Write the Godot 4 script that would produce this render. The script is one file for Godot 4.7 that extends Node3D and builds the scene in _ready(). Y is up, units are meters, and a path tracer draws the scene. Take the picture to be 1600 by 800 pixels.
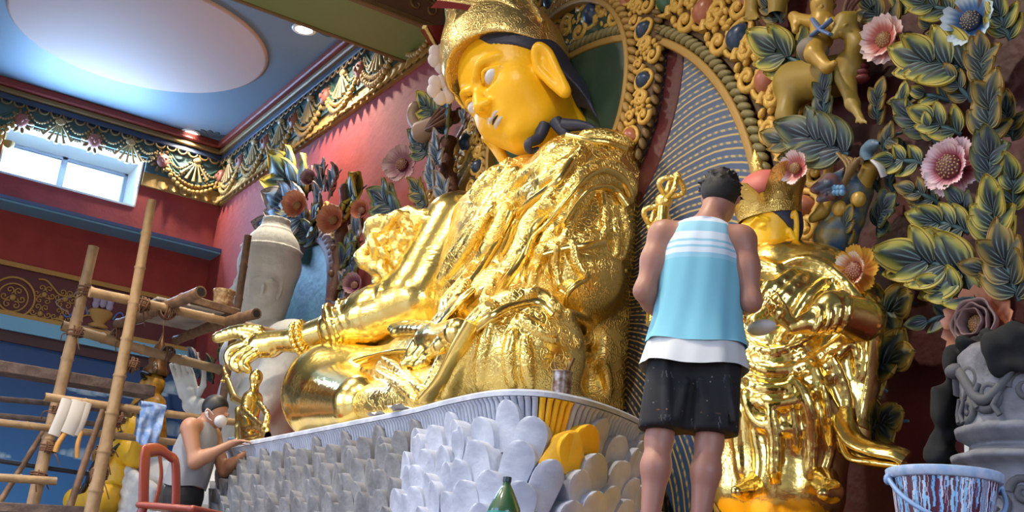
extends Node3D
# An altar hall under decoration: gold statues on a grey lotus base, carved wall relief, bamboo scaffold, two workers.

const FOC := 1805.0
const EYE := Vector3(0, 0.6, 4.5)
var RX := Vector3(0.54227, 0.09416, -0.83491)
var DN := Vector3(-0.20155, -0.95011, -0.23806)
var FW := Vector3(-0.81567, 0.29736, -0.49624)
var CEIL := 6.6
var LWX := -15.45
var rng := RandomNumberGenerator.new()
var M := {}

func _ready():
	rng.seed = 7
	# ---- camera, sky, lights, exposure
	var cam := Camera3D.new()
	cam.name = "camera"
	cam.transform = Transform3D(Basis(RX, -DN, -FW).orthonormalized(), EYE)
	cam.fov = rad_to_deg(2.0 * atan(400.0 / FOC))
	cam.near = 0.05
	cam.far = 100.0
	add_child(cam)
	cam.current = true
	var env := Environment.new()
	env.background_mode = Environment.BG_SKY
	var sm := ProceduralSkyMaterial.new()
	sm.sky_top_color = Color(0.45, 0.62, 0.9)
	sm.sky_horizon_color = Color(0.8, 0.88, 0.97)
	sm.ground_bottom_color = Color(0.3, 0.3, 0.28)
	sm.ground_horizon_color = Color(0.6, 0.62, 0.62)
	sm.sky_energy_multiplier = 2.3
	sm.ground_energy_multiplier = 1.2
	env.sky = Sky.new()
	env.sky.sky_material = sm
	env.tonemap_mode = Environment.TONE_MAPPER_LINEAR
	env.tonemap_exposure = 1.1
	env.sdfgi_enabled = true
	env.ssao_enabled = true
	env.ssil_enabled = true
	var we := WorldEnvironment.new()
	we.name = "world_environment"
	we.environment = env
	add_child(we)
	# daylight standing in the openings of the front and right wall (behind the camera) and the high window on the left
	area("daylight_front_door", Vector3(-9.6, 2.4, 7.75), Vector3(0, 0, -1), 3.4, 3.6, Color(1.0, 0.97, 0.93), 5.0)
	area("daylight_front_middle", Vector3(-4.4, 2.4, 7.75), Vector3(0, 0, -1), 3.4, 3.6, Color(1.0, 0.97, 0.93), 3.5)
	area("daylight_right", Vector3(3.25, 2.6, 3.6), Vector3(-1, 0, 0), 3.6, 3.2, Color(1.0, 0.98, 0.95), 9.0)
	area("daylight_high_window", Vector3(LWX - 0.12, 5.76, 2.04), Vector3(1, 0.25, 0), 1.6, 0.5, Color(0.62, 0.8, 1.0), 20.0)
	for l in [[475, 45, 13.0], [298, 207, 13.0]]:
		var p := at_y(l[0], l[1], CEIL)
		downlight(p, l[2])
	for p in [Vector3(-8.6, CEIL, 3.4), Vector3(-4.5, CEIL, 3.4), Vector3(-4.5, CEIL, 6.2), Vector3(-8.6, CEIL, 6.2)]:
		downlight(p, 26.0)
	materials()
	build_room()
	build_frieze()
	build_halos()
	build_base()
	build_big_statue()
	build_small_statue()
	build_worker_standing()
	build_worker_bent()
	build_foliage()
	build_white_statue()
	build_yellow_statues()
	build_scaffold()
	build_right_corner()
	build_small_things()

# ---------------------------------------------------------------- placing
func ray(px: float, py: float) -> Vector3:
	return RX * (px - 800.0) + DN * (py - 400.0) + FW * FOC
func at(px: float, py: float, z: float) -> Vector3:          # the point of the wall-parallel plane z that the photograph shows there
	var r := ray(px, py)
	return EYE + r * ((z - EYE.z) / r.z)
func at_x(px: float, py: float, x: float) -> Vector3:
	var r := ray(px, py)
	return EYE + r * ((x - EYE.x) / r.x)
func at_y(px: float, py: float, y: float) -> Vector3:
	var r := ray(px, py)
	return EYE + r * ((y - EYE.y) / r.y)

func area(called: String, p: Vector3, dir: Vector3, w: float, h: float, c: Color, e: float):
	var a := AreaLight3D.new()
	a.name = called
	a.area_size = Vector2(w, h)
	a.light_color = c
	a.light_energy = e
	a.area_range = 40.0
	a.area_attenuation = 2.0
	a.shadow_enabled = true
	a.transform = Transform3D(Basis.looking_at(dir, Vector3.UP), p)
	add_child(a)

func downlight(p: Vector3, e: float):
	var t := thing("ceiling_downlight", "", "ceiling light", p)
	var m := Mb.new()
	m.lathe([Vector2(0.13, 0.012), Vector2(0.135, -0.012), Vector2(0.10, -0.022), Vector2(0.095, 0.0)], 28)
	m.put("trim_ring", mat("white_trim", Color(0.9, 0.9, 0.88), 0.4), t)
	m = Mb.new()
	m.lathe([Vector2(0.0, -0.016), Vector2(0.06, -0.014), Vector2(0.095, -0.004)], 28)
	var g := mat("lamp_glow", Color(1, 1, 1), 0.5)
	g.emission_enabled = true
	g.emission = Color(1.0, 0.97, 0.9)
	g.emission_energy_multiplier = 12.0
	m.put("lamp_face", g, t)
	var s := SpotLight3D.new()
	s.name = "lamp_light"
	s.position = Vector3(0, -0.05, 0)
	s.rotation_degrees.x = -90
	s.spot_angle = 75
	s.spot_range = 30
	s.spot_attenuation = 2.0
	s.light_energy = e
	s.light_size = 0.09
	s.light_color = Color(1.0, 0.95, 0.86)
	s.shadow_enabled = true
	t.add_child(s)
	lamps += 1
	tag(t, ["bright round downlight in the blue ceiling nearer the green beam", "small round downlight in the far ceiling corner above the window frieze"][lamps - 1] if lamps < 3 else ["ceiling downlight of the second bay, above the big statue's knees", "ceiling downlight of the right bay, above the standing worker", "ceiling downlight nearest the right front doorway", "ceiling downlight nearest the left front doorway"][lamps - 3], "ceiling light", "round ceiling downlights")
var lamps := 0

# ---------------------------------------------------------------- things, parts
var taken := {}
func numbered(n: String) -> String:
	if not taken.has(n):
		taken[n] = 0
		return n
	taken[n] += 1
	return "%s_%03d" % [n, taken[n]]
func tag(o: Node, label: String, cat := "", group := "", kind := ""):
	if label: o.set_meta("label", label)
	if cat: o.set_meta("category", cat)
	if group: o.set_meta("group", group)
	if kind: o.set_meta("kind", kind)
func thing(called: String, label: String, cat: String, p := Vector3.ZERO, group := "") -> Node3D:
	var o := Node3D.new()
	o.name = numbered(called)
	add_child(o)
	o.position = p
	tag(o, label, cat, group)
	return o
func part(mesh: Mesh, called: String, m: Material, parent: Node, xf := Transform3D()) -> MeshInstance3D:
	var o := MeshInstance3D.new()
	o.mesh = mesh
	o.material_override = m
	o.transform = xf
	if parent == self:
		o.name = numbered(called)
	else:
		o.name = called
	parent.add_child(o, true)
	return o

func mat(key: String, c: Color, rough := 0.7, metal := 0.0) -> StandardMaterial3D:
	if M.has(key): return M[key]
	var m := StandardMaterial3D.new()
	m.resource_name = key
	m.albedo_color = c
	m.roughness = rough
	m.metallic = metal
	M[key] = m
	return m
func bumped(key: String, c: Color, rough: float, metal: float, nt: Texture2D, sc: float, strength: float, world := false) -> StandardMaterial3D:
	var m := mat(key, c, rough, metal)
	m.normal_enabled = true
	m.normal_texture = nt
	m.normal_scale = strength
	m.uv1_triplanar = true
	m.uv1_world_triplanar = world
	m.uv1_scale = Vector3.ONE * sc
	return m
func noise_tex(seed_: int, freq: float, octaves: int, n := 256, kind := FastNoiseLite.TYPE_SIMPLEX_SMOOTH) -> Image:
	var f := FastNoiseLite.new()
	f.seed = seed_
	f.noise_type = kind
	f.frequency = freq
	f.fractal_octaves = octaves
	return f.get_seamless_image(n, n)
func normal_of(im: Image, strength: float) -> ImageTexture:
	var c: Image = im.duplicate()
	c.bump_map_to_normal_map(strength)
	return ImageTexture.create_from_image(c)
func mottled(key: String, a: Color, b: Color, rough: float, seed_: int, sc: float, nstr := 0.4) -> StandardMaterial3D:
	# colour between a and b by noise, with fine relief
	var im := noise_tex(seed_, 0.012, 5)
	var out := Image.create(256, 256, false, Image.FORMAT_RGB8)
	for y in 256:
		for x in 256:
			out.set_pixel(x, y, a.lerp(b, clampf((im.get_pixel(x, y).r - 0.5) * 1.6 + 0.5, 0, 1)))
	var m := mat(key, Color.WHITE, rough)
	m.albedo_texture = ImageTexture.create_from_image(out)
	m.uv1_triplanar = true
	m.uv1_world_triplanar = true
	m.uv1_scale = Vector3.ONE * sc
	m.normal_enabled = true
	m.normal_texture = normal_of(noise_tex(seed_ + 1, 0.05, 4), 3.0)
	m.normal_scale = nstr
	return m

static func spline(p: Array, steps: int) -> PackedVector3Array:       # smooth curve through the points
	var out := PackedVector3Array()
	for i in p.size() - 1:
		var a: Vector3 = p[maxi(i - 1, 0)]
		var b: Vector3 = p[i]
		var c: Vector3 = p[i + 1]
		var d: Vector3 = p[mini(i + 2, p.size() - 1)]
		for k in steps:
			out.append(b.cubic_interpolate(c, a, d, float(k) / steps))
	out.append(p[p.size() - 1])
	return out

# ---------------------------------------------------------------- mesh collector
class Mb:
	var v := PackedVector3Array()
	var n := PackedVector3Array()
	var uv := PackedVector2Array()
	var ix := PackedInt32Array()
	var col := PackedColorArray()
	var tint := Color.WHITE
	func vert(p: Vector3, nn: Vector3, t := Vector2.ZERO) -> int:
		v.append(p)
		n.append(nn)
		uv.append(t)
		col.append(tint)
		return v.size() - 1
	func tri(a: Vector3, b: Vector3, c: Vector3):                    # counter-clockwise seen from outside
		var nn := (b - a).cross(c - a).normalized()
		var i := vert(a, nn)
		vert(b, nn)
		vert(c, nn)
		ix.append_array([i, i + 2, i + 1])
	func quad(a: Vector3, b: Vector3, c: Vector3, d: Vector3):
		var nn := (b - a).cross(c - a).normalized()
		var i := vert(a, nn, Vector2(0, 1))
		vert(b, nn, Vector2(1, 1))
		vert(c, nn, Vector2(1, 0))
		vert(d, nn, Vector2(0, 0))
		ix.append_array([i, i + 2, i + 1, i, i + 3, i + 2])
	func box(lo: Vector3, hi: Vector3, xf := Transform3D()):
		var p := []
		for k in 8:
			p.append(xf * Vector3(hi.x if k & 1 else lo.x, hi.y if k & 2 else lo.y, hi.z if k & 4 else lo.z))
		for f in [[4, 5, 7, 6], [1, 0, 2, 3], [5, 1, 3, 7], [0, 4, 6, 2], [6, 7, 3, 2], [0, 1, 5, 4]]:
			quad(p[f[0]], p[f[1]], p[f[2]], p[f[3]])
	func quad_from(o: Vector3, a: Vector3, b: Vector3, c: Vector3, d: Vector3):     # faces away from o
		if (b - a).cross(c - a).dot(a + b + c + d - o * 4.0) >= 0.0: quad(a, b, c, d)
		else: quad(d, c, b, a)
	func tri_from(o: Vector3, a: Vector3, b: Vector3, c: Vector3):
		if (b - a).cross(c - a).dot(a + b + c - o * 3.0) >= 0.0: tri(a, b, c)
		else: tri(a, c, b)
	func bevel_box(lo: Vector3, hi: Vector3, b: float, xf := Transform3D()):   # box with chamfered edges
		var c := (lo + hi) * 0.5
		var h := (hi - lo) * 0.5
		b = minf(b, minf(h.x, minf(h.y, h.z)) * 0.9)
		var i := h - Vector3.ONE * b
		var o := xf * c
		for s: float in [-1.0, 1.0]:
			quad_from(o, xf * (c + Vector3(h.x * s, -i.y, -i.z)), xf * (c + Vector3(h.x * s, i.y, -i.z)), xf * (c + Vector3(h.x * s, i.y, i.z)), xf * (c + Vector3(h.x * s, -i.y, i.z)))
			quad_from(o, xf * (c + Vector3(-i.x, h.y * s, -i.z)), xf * (c + Vector3(i.x, h.y * s, -i.z)), xf * (c + Vector3(i.x, h.y * s, i.z)), xf * (c + Vector3(-i.x, h.y * s, i.z)))
			quad_from(o, xf * (c + Vector3(-i.x, -i.y, h.z * s)), xf * (c + Vector3(i.x, -i.y, h.z * s)), xf * (c + Vector3(i.x, i.y, h.z * s)), xf * (c + Vector3(-i.x, i.y, h.z * s)))
			for t: float in [-1.0, 1.0]:
				quad_from(o, xf * (c + Vector3(-i.x, h.y * s, i.z * t)), xf * (c + Vector3(i.x, h.y * s, i.z * t)), xf * (c + Vector3(i.x, i.y * s, h.z * t)), xf * (c + Vector3(-i.x, i.y * s, h.z * t)))
				quad_from(o, xf * (c + Vector3(h.x * s, -i.y, i.z * t)), xf * (c + Vector3(h.x * s, i.y, i.z * t)), xf * (c + Vector3(i.x * s, i.y, h.z * t)), xf * (c + Vector3(i.x * s, -i.y, h.z * t)))
				quad_from(o, xf * (c + Vector3(h.x * s, i.y * t, -i.z)), xf * (c + Vector3(h.x * s, i.y * t, i.z)), xf * (c + Vector3(i.x * s, h.y * t, i.z)), xf * (c + Vector3(i.x * s, h.y * t, -i.z)))
				for u: float in [-1.0, 1.0]:
					tri_from(o, xf * (c + Vector3(h.x * s, i.y * t, i.z * u)), xf * (c + Vector3(i.x * s, h.y * t, i.z * u)), xf * (c + Vector3(i.x * s, i.y * t, h.z * u)))
	# a grid of points, rows x columns, smooth normals; wrap joins the last column to the first
	func grid(p: PackedVector3Array, rows: int, cols: int, wrap := false, flip := false, uvs := PackedVector2Array()):
		var b := v.size()
		var nn := PackedVector3Array()
		nn.resize(p.size())
		var cc := cols if wrap else cols - 1
		for r in rows - 1:
			for c in cc:
				var i0 := r * cols + c
				var i1 := r * cols + (c + 1) % cols
				var i2 := i0 + cols
				var i3 := i1 + cols
				var f := (p[i1] - p[i2]).cross(p[i3] - p[i0])
				if flip: f = -f
				nn[i0] += f
				nn[i1] += f
				nn[i2] += f
				nn[i3] += f
				if flip: ix.append_array([b + i0, b + i1, b + i2, b + i1, b + i3, b + i2])
				else: ix.append_array([b + i0, b + i2, b + i1, b + i1, b + i2, b + i3])
		for i in p.size():
			v.append(p[i])
			n.append(nn[i].normalized())
			uv.append(uvs[i] if uvs.size() else Vector2(float(i % cols) / maxf(1, cols - (0 if wrap else 1)), float(i / cols) / maxf(1, rows - 1)))
			col.append(tint)
	func tube(path: PackedVector3Array, radii, sides := 8, flat_ := 1.0, up := Vector3.ZERO, caps := true):
		var k := path.size()
		var p := PackedVector3Array()
		var t0 := (path[1] - path[0]).normalized()
		var a := up if up != Vector3.ZERO else (Vector3.UP if absf(t0.y) < 0.9 else Vector3.RIGHT)
		var x := a.cross(t0).normalized()
		for i in k:
			var t := (path[mini(i + 1, k - 1)] - path[maxi(i - 1, 0)]).normalized()
			x = (x - t * x.dot(t)).normalized()
			var y := t.cross(x)
			var r: float = radii if radii is float else radii[i]
			for s in sides:
				var an := TAU * s / sides
				p.append(path[i] + x * (cos(an) * r) + y * (sin(an) * r * flat_))
		grid(p, k, sides, true)
		if caps:
			for e in 2:
				var i: int = 0 if e == 0 else k - 1
				var nn := (path[0] - path[1]).normalized() if e == 0 else (path[k - 1] - path[k - 2]).normalized()
				var c := vert(path[i], nn)
				var r0 := v.size()
				for s in sides: vert(p[i * sides + s], nn)
				for s in sides:
					if e == 0: ix.append_array([c, r0 + s, r0 + (s + 1) % sides])
					else: ix.append_array([c, r0 + (s + 1) % sides, r0 + s])
	# profile of (radius, height) turned about the y axis, from bottom to top for an outward face
	func lathe(prof: Array, sides := 24, xf := Transform3D(), wob := 0.0, waves := 0):
		var p := PackedVector3Array()
		for q in prof:
			for s in sides:
				var an := -TAU * s / sides
				var r: float = q.x * (1.0 + wob * cos(an * waves))
				p.append(xf * Vector3(cos(an) * r, q.y, sin(an) * r))
		grid(p, prof.size(), sides, true, true)
	func ball(c: Vector3, r: Vector3, sides := 12, rows := 8, b := Basis.IDENTITY):
		var p := PackedVector3Array()
		for i in rows + 1:
			var th := PI * i / rows
			for s in sides:
				var an := -TAU * s / sides
				p.append(c + b * Vector3(sin(th) * cos(an) * r.x, -cos(th) * r.y, sin(th) * sin(an) * r.z))
		grid(p, rows + 1, sides, true, true)
	# flat outline (in x, y) given thickness from z0 to z1, with a bevel on the front rim
	func slab(poly: PackedVector2Array, z0: float, z1: float, bev := 0.0, xf := Transform3D()):
		var o := poly
		if Geometry2D.is_polygon_clockwise(o):
			o = o.duplicate()
			o.reverse()
		var inner := o
		if bev > 0.0:
			inner = PackedVector2Array()
			var m := o.size()
			for i in m:
				var d := ((o[i] - o[(i + m - 1) % m]).normalized() + (o[(i + 1) % m] - o[i]).normalized()).normalized()
				inner.append(o[i] + Vector2(-d.y, d.x) * bev)
		var id := Geometry2D.triangulate_polygon(inner)
		var nz := (xf.basis * Vector3.BACK).normalized()
		var b := v.size()
		for q in inner: vert(xf * Vector3(q.x, q.y, z1), nz, q)
		for t in range(0, id.size(), 3):
			var a2 := inner[id[t]]
			if (inner[id[t + 1]] - a2).cross(inner[id[t + 2]] - a2) > 0: ix.append_array([b + id[t], b + id[t + 2], b + id[t + 1]])
			else: ix.append_array([b + id[t], b + id[t + 1], b + id[t + 2]])
		var m2 := o.size()
		for i in m2:
			var j := (i + 1) % m2
			quad(xf * Vector3(o[i].x, o[i].y, z0), xf * Vector3(o[j].x, o[j].y, z0), xf * Vector3(o[j].x, o[j].y, z1 - bev), xf * Vector3(o[i].x, o[i].y, z1 - bev))
			if bev > 0.0: quad(xf * Vector3(o[i].x, o[i].y, z1 - bev), xf * Vector3(o[j].x, o[j].y, z1 - bev), xf * Vector3(inner[j].x, inner[j].y, z1), xf * Vector3(inner[i].x, inner[i].y, z1))
	func mesh() -> ArrayMesh:
		var a := []
		a.resize(Mesh.ARRAY_MAX)
		a[Mesh.ARRAY_VERTEX] = v
		a[Mesh.ARRAY_NORMAL] = n
		a[Mesh.ARRAY_TEX_UV] = uv
		a[Mesh.ARRAY_COLOR] = col
		a[Mesh.ARRAY_INDEX] = ix
		var m := ArrayMesh.new()
		m.add_surface_from_arrays(Mesh.PRIMITIVE_TRIANGLES, a)
		return m
	func put(called: String, m: Material, parent: Node, xf := Transform3D()) -> MeshInstance3D:
		var o := MeshInstance3D.new()
		o.mesh = mesh()
		o.material_override = m
		o.transform = xf
		o.name = parent.numbered(called) if parent.has_method("numbered") else called
		parent.add_child(o, true)
		return o

# ---------------------------------------------------------------- smooth solids: a distance field on a grid, meshed with surface nets
class Sdf:
	var lo: Vector3
	var c: float
	var nx: int
	var ny: int
	var nz: int
	var f := PackedFloat32Array()
	var k := 0.04
	func _init(a: Vector3, b: Vector3, cell: float):
		lo = a
		c = cell
		nx = int(ceil((b.x - a.x) / cell)) + 1
		ny = int(ceil((b.y - a.y) / cell)) + 1
		nz = int(ceil((b.z - a.z) / cell)) + 1
		f.resize(nx * ny * nz)
		f.fill(9.0)
	func span(a: Vector3, b: Vector3) -> Array:
		var p := (a - lo) / c
		var q := (b - lo) / c
		return [clampi(int(floor(p.x)), 0, nx), clampi(int(ceil(q.x)) + 1, 0, nx), clampi(int(floor(p.y)), 0, ny), clampi(int(ceil(q.y)) + 1, 0, ny), clampi(int(floor(p.z)), 0, nz), clampi(int(ceil(q.z)) + 1, 0, nz)]
	func cap(a: Vector3, b: Vector3, ra: float, rb: float, kk := -1.0):       # tapered capsule
		var s := k if kk < 0.0 else kk
		var m := maxf(ra, rb) + s + c * 2.0
		var w := span(a.min(b) - Vector3.ONE * m, a.max(b) + Vector3.ONE * m)
		var ab := b - a
		var l2 := maxf(ab.length_squared(), 1e-9)
		var dr := rb - ra
		for z in range(w[4], w[5]):
			for y in range(w[2], w[3]):
				var i: int = (z * ny + y) * nx + w[0]
				var p := lo + Vector3(w[0], y, z) * c - a
				for x in range(w[0], w[1]):
					var t := clampf(p.dot(ab) / l2, 0.0, 1.0)
					var d := (p - ab * t).length() - ra - dr * t
					var g := f[i]
					var h := s - absf(g - d)
					f[i] = minf(g, d) - (h * h / (s * 4.0) if h > 0.0 else 0.0)
					i += 1
					p.x += c
	func chain(pts, radii, kk := -1.0):
		for i in pts.size() - 1:
			var r0: float = radii if radii is float else radii[i]
			var r1: float = radii if radii is float else radii[i + 1]
			cap(pts[i], pts[i + 1], r0, r1, kk)
	func ell(o: Vector3, r: Vector3, b := Basis.IDENTITY, kk := -1.0, cut := false):   # ellipsoid
		var s := k if kk < 0.0 else kk
		var e := Vector3.ONE * (maxf(r.x, maxf(r.y, r.z)) + s + c * 2.0)
		var w := span(o - e, o + e)
		var bt := b.transposed()
		for z in range(w[4], w[5]):
			for y in range(w[2], w[3]):
				var i: int = (z * ny + y) * nx + w[0]
				for x in range(w[0], w[1]):
					var p := bt * (lo + Vector3(x, y, z) * c - o)
					var q := p / r
					var l := q.length()
					var l2 := (q / r).length()
					var d := l * (l - 1.0) / maxf(l2, 1e-5) if l > 1e-4 else -minf(r.x, minf(r.y, r.z))
					var g := f[i]
					if cut:
						var h := s - absf(-g - d)
						f[i] = -(minf(-g, d) - (h * h / (s * 4.0) if h > 0.0 else 0.0))
					else:
						var h := s - absf(g - d)
						f[i] = minf(g, d) - (h * h / (s * 4.0) if h > 0.0 else 0.0)
					i += 1
	func rbox(o: Vector3, hs: Vector3, r: float, b := Basis.IDENTITY, kk := -1.0, cut := false):   # rounded box
		var s := k if kk < 0.0 else kk
		var e := Vector3.ONE * (hs.length() + s + c * 2.0)
		var w := span(o - e, o + e)
		var bt := b.transposed()
		var hh := hs - Vector3.ONE * r
		for z in range(w[4], w[5]):
			for y in range(w[2], w[3]):
				var i: int = (z * ny + y) * nx + w[0]
				for x in range(w[0], w[1]):
					var q := (bt * (lo + Vector3(x, y, z) * c - o)).abs() - hh
					var d := q.max(Vector3.ZERO).length() + minf(maxf(q.x, maxf(q.y, q.z)), 0.0) - r
					var g := f[i]
					if cut:
						var h := s - absf(-g - d)
						f[i] = -(minf(-g, d) - (h * h / (s * 4.0) if h > 0.0 else 0.0))
					else:
						var h := s - absf(g - d)
						f[i] = minf(g, d) - (h * h / (s * 4.0) if h > 0.0 else 0.0)
					i += 1
	func plane_cut(o: Vector3, nn: Vector3):                       # removes what lies on the side nn points to
		nn = nn.normalized()
		var i := 0
		for z in nz:
			for y in ny:
				for x in nx:
					if f[i] < c * 4.0: f[i] = maxf(f[i], (lo + Vector3(x, y, z) * c - o).dot(nn))
					i += 1
	func warp(fn: Callable):                                       # adds fn(point) to the field near the surface
		var i := 0
		for z in nz:
			for y in ny:
				for x in nx:
					if absf(f[i]) < c * 3.0: f[i] += fn.call(lo + Vector3(x, y, z) * c)
					i += 1
	func value(p: Vector3) -> float:
		var q := (p - lo) / c
		var x := clampi(int(round(q.x)), 0, nx - 1)
		var y := clampi(int(round(q.y)), 0, ny - 1)
		var z := clampi(int(round(q.z)), 0, nz - 1)
		return f[(z * ny + y) * nx + x]
	func settle(p: Vector3, dir: Vector3, far := 0.6) -> Vector3:   # slides p along dir to the surface, coming from outside
		var d := dir.normalized()
		var q := p - d * far
		for i in 90:
			if value(q) < c * 0.3: return q
			q += d * c * 0.5
			if (q - p).dot(d) > far: break
		return p
	func hit(o: Vector3, dir: Vector3, start := 3.0, far := 16.0) -> Vector3:   # where a line first meets the surface
		var d := dir.normalized()
		var hi := lo + Vector3(nx, ny, nz) * c
		var t := start
		while t < far:
			var p := o + d * t
			if p.x > lo.x and p.y > lo.y and p.z > lo.z and p.x < hi.x and p.y < hi.y and p.z < hi.z and value(p) < c * 0.2: return p
			t += c * 0.5
		return Vector3.INF
	func mesh() -> ArrayMesh:
		var sx := 1
		var sy := nx
		var sz := nx * ny
		var id := PackedInt32Array()
		id.resize(f.size())
		id.fill(-1)
		var v := PackedVector3Array()
		var nrm := PackedVector3Array()
		var ix := PackedInt32Array()
		var off := [0, sx, sy, sx + sy, sz, sx + sz, sy + sz, sx + sy + sz]
		var co := []
		for q in 8: co.append(Vector3(q & 1, (q >> 1) & 1, (q >> 2) & 1))
		var edges := [[0, 1], [2, 3], [4, 5], [6, 7], [0, 2], [1, 3], [4, 6], [5, 7], [0, 4], [1, 5], [2, 6], [3, 7]]
		for z in nz - 1:
			for y in ny - 1:
				var i := (z * ny + y) * nx - 1
				for x in nx - 1:
					i += 1
					if absf(f[i]) > c * 3.0: continue
					var neg := 0
					for q in 8:
						if f[i + off[q]] < 0.0: neg += 1
					if neg == 0 or neg == 8: continue
					var p := Vector3.ZERO
					var m := 0
					for e in edges:
						var a := f[i + off[e[0]]]
						var b := f[i + off[e[1]]]
						if (a < 0.0) != (b < 0.0):
							p += co[e[0]].lerp(co[e[1]], a / (a - b))
							m += 1
					p /= m
					id[i] = v.size()
					var g := Vector3.ZERO
					g.x = lerpf(lerpf(f[i + sx] - f[i], f[i + sx + sy] - f[i + sy], p.y), lerpf(f[i + sx + sz] - f[i + sz], f[i + sx + sy + sz] - f[i + sy + sz], p.y), p.z)
					g.y = lerpf(lerpf(f[i + sy] - f[i], f[i + sx + sy] - f[i + sx], p.x), lerpf(f[i + sy + sz] - f[i + sz], f[i + sx + sy + sz] - f[i + sx + sz], p.x), p.z)
					g.z = lerpf(lerpf(f[i + sz] - f[i], f[i + sx + sz] - f[i + sx], p.x), lerpf(f[i + sy + sz] - f[i + sy], f[i + sx + sy + sz] - f[i + sx + sy], p.x), p.y)
					v.append(lo + (Vector3(x, y, z) + p) * c)
					nrm.append(g.normalized())
		for z in range(1, nz - 1):
			for y in range(1, ny - 1):
				var i := (z * ny + y) * nx
				for x in range(1, nx - 1):
					i += 1
					if absf(f[i]) > c * 3.0: continue
					var s := f[i] < 0.0
					if s != (f[i + sx] < 0.0): _face(ix, id, i, i - sy, i - sy - sz, i - sz, s)
					if s != (f[i + sy] < 0.0): _face(ix, id, i, i - sz, i - sx - sz, i - sx, s)
					if s != (f[i + sz] < 0.0): _face(ix, id, i, i - sx, i - sx - sy, i - sy, s)
		# smoother normals: average over neighbours through the faces
		var acc := PackedVector3Array()
		acc.resize(v.size())
		for t in range(0, ix.size(), 3):
			var fn := (v[ix[t + 2]] - v[ix[t]]).cross(v[ix[t + 1]] - v[ix[t]])
			acc[ix[t]] += fn
			acc[ix[t + 1]] += fn
			acc[ix[t + 2]] += fn
		for q in v.size(): nrm[q] = (nrm[q] + acc[q].normalized()).normalized()
		var a := []
		a.resize(Mesh.ARRAY_MAX)
		a[Mesh.ARRAY_VERTEX] = v
		a[Mesh.ARRAY_NORMAL] = nrm
		a[Mesh.ARRAY_INDEX] = ix
		var m2 := ArrayMesh.new()
		m2.add_surface_from_arrays(Mesh.PRIMITIVE_TRIANGLES, a)
		return m2
	func _face(ix: PackedInt32Array, id: PackedInt32Array, a: int, b: int, c2: int, d: int, s: bool):
		if id[a] < 0 or id[b] < 0 or id[c2] < 0 or id[d] < 0: return
		if s: ix.append_array([id[a], id[c2], id[b], id[a], id[d], id[c2]])
		else: ix.append_array([id[a], id[b], id[c2], id[a], id[c2], id[d]])

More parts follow.
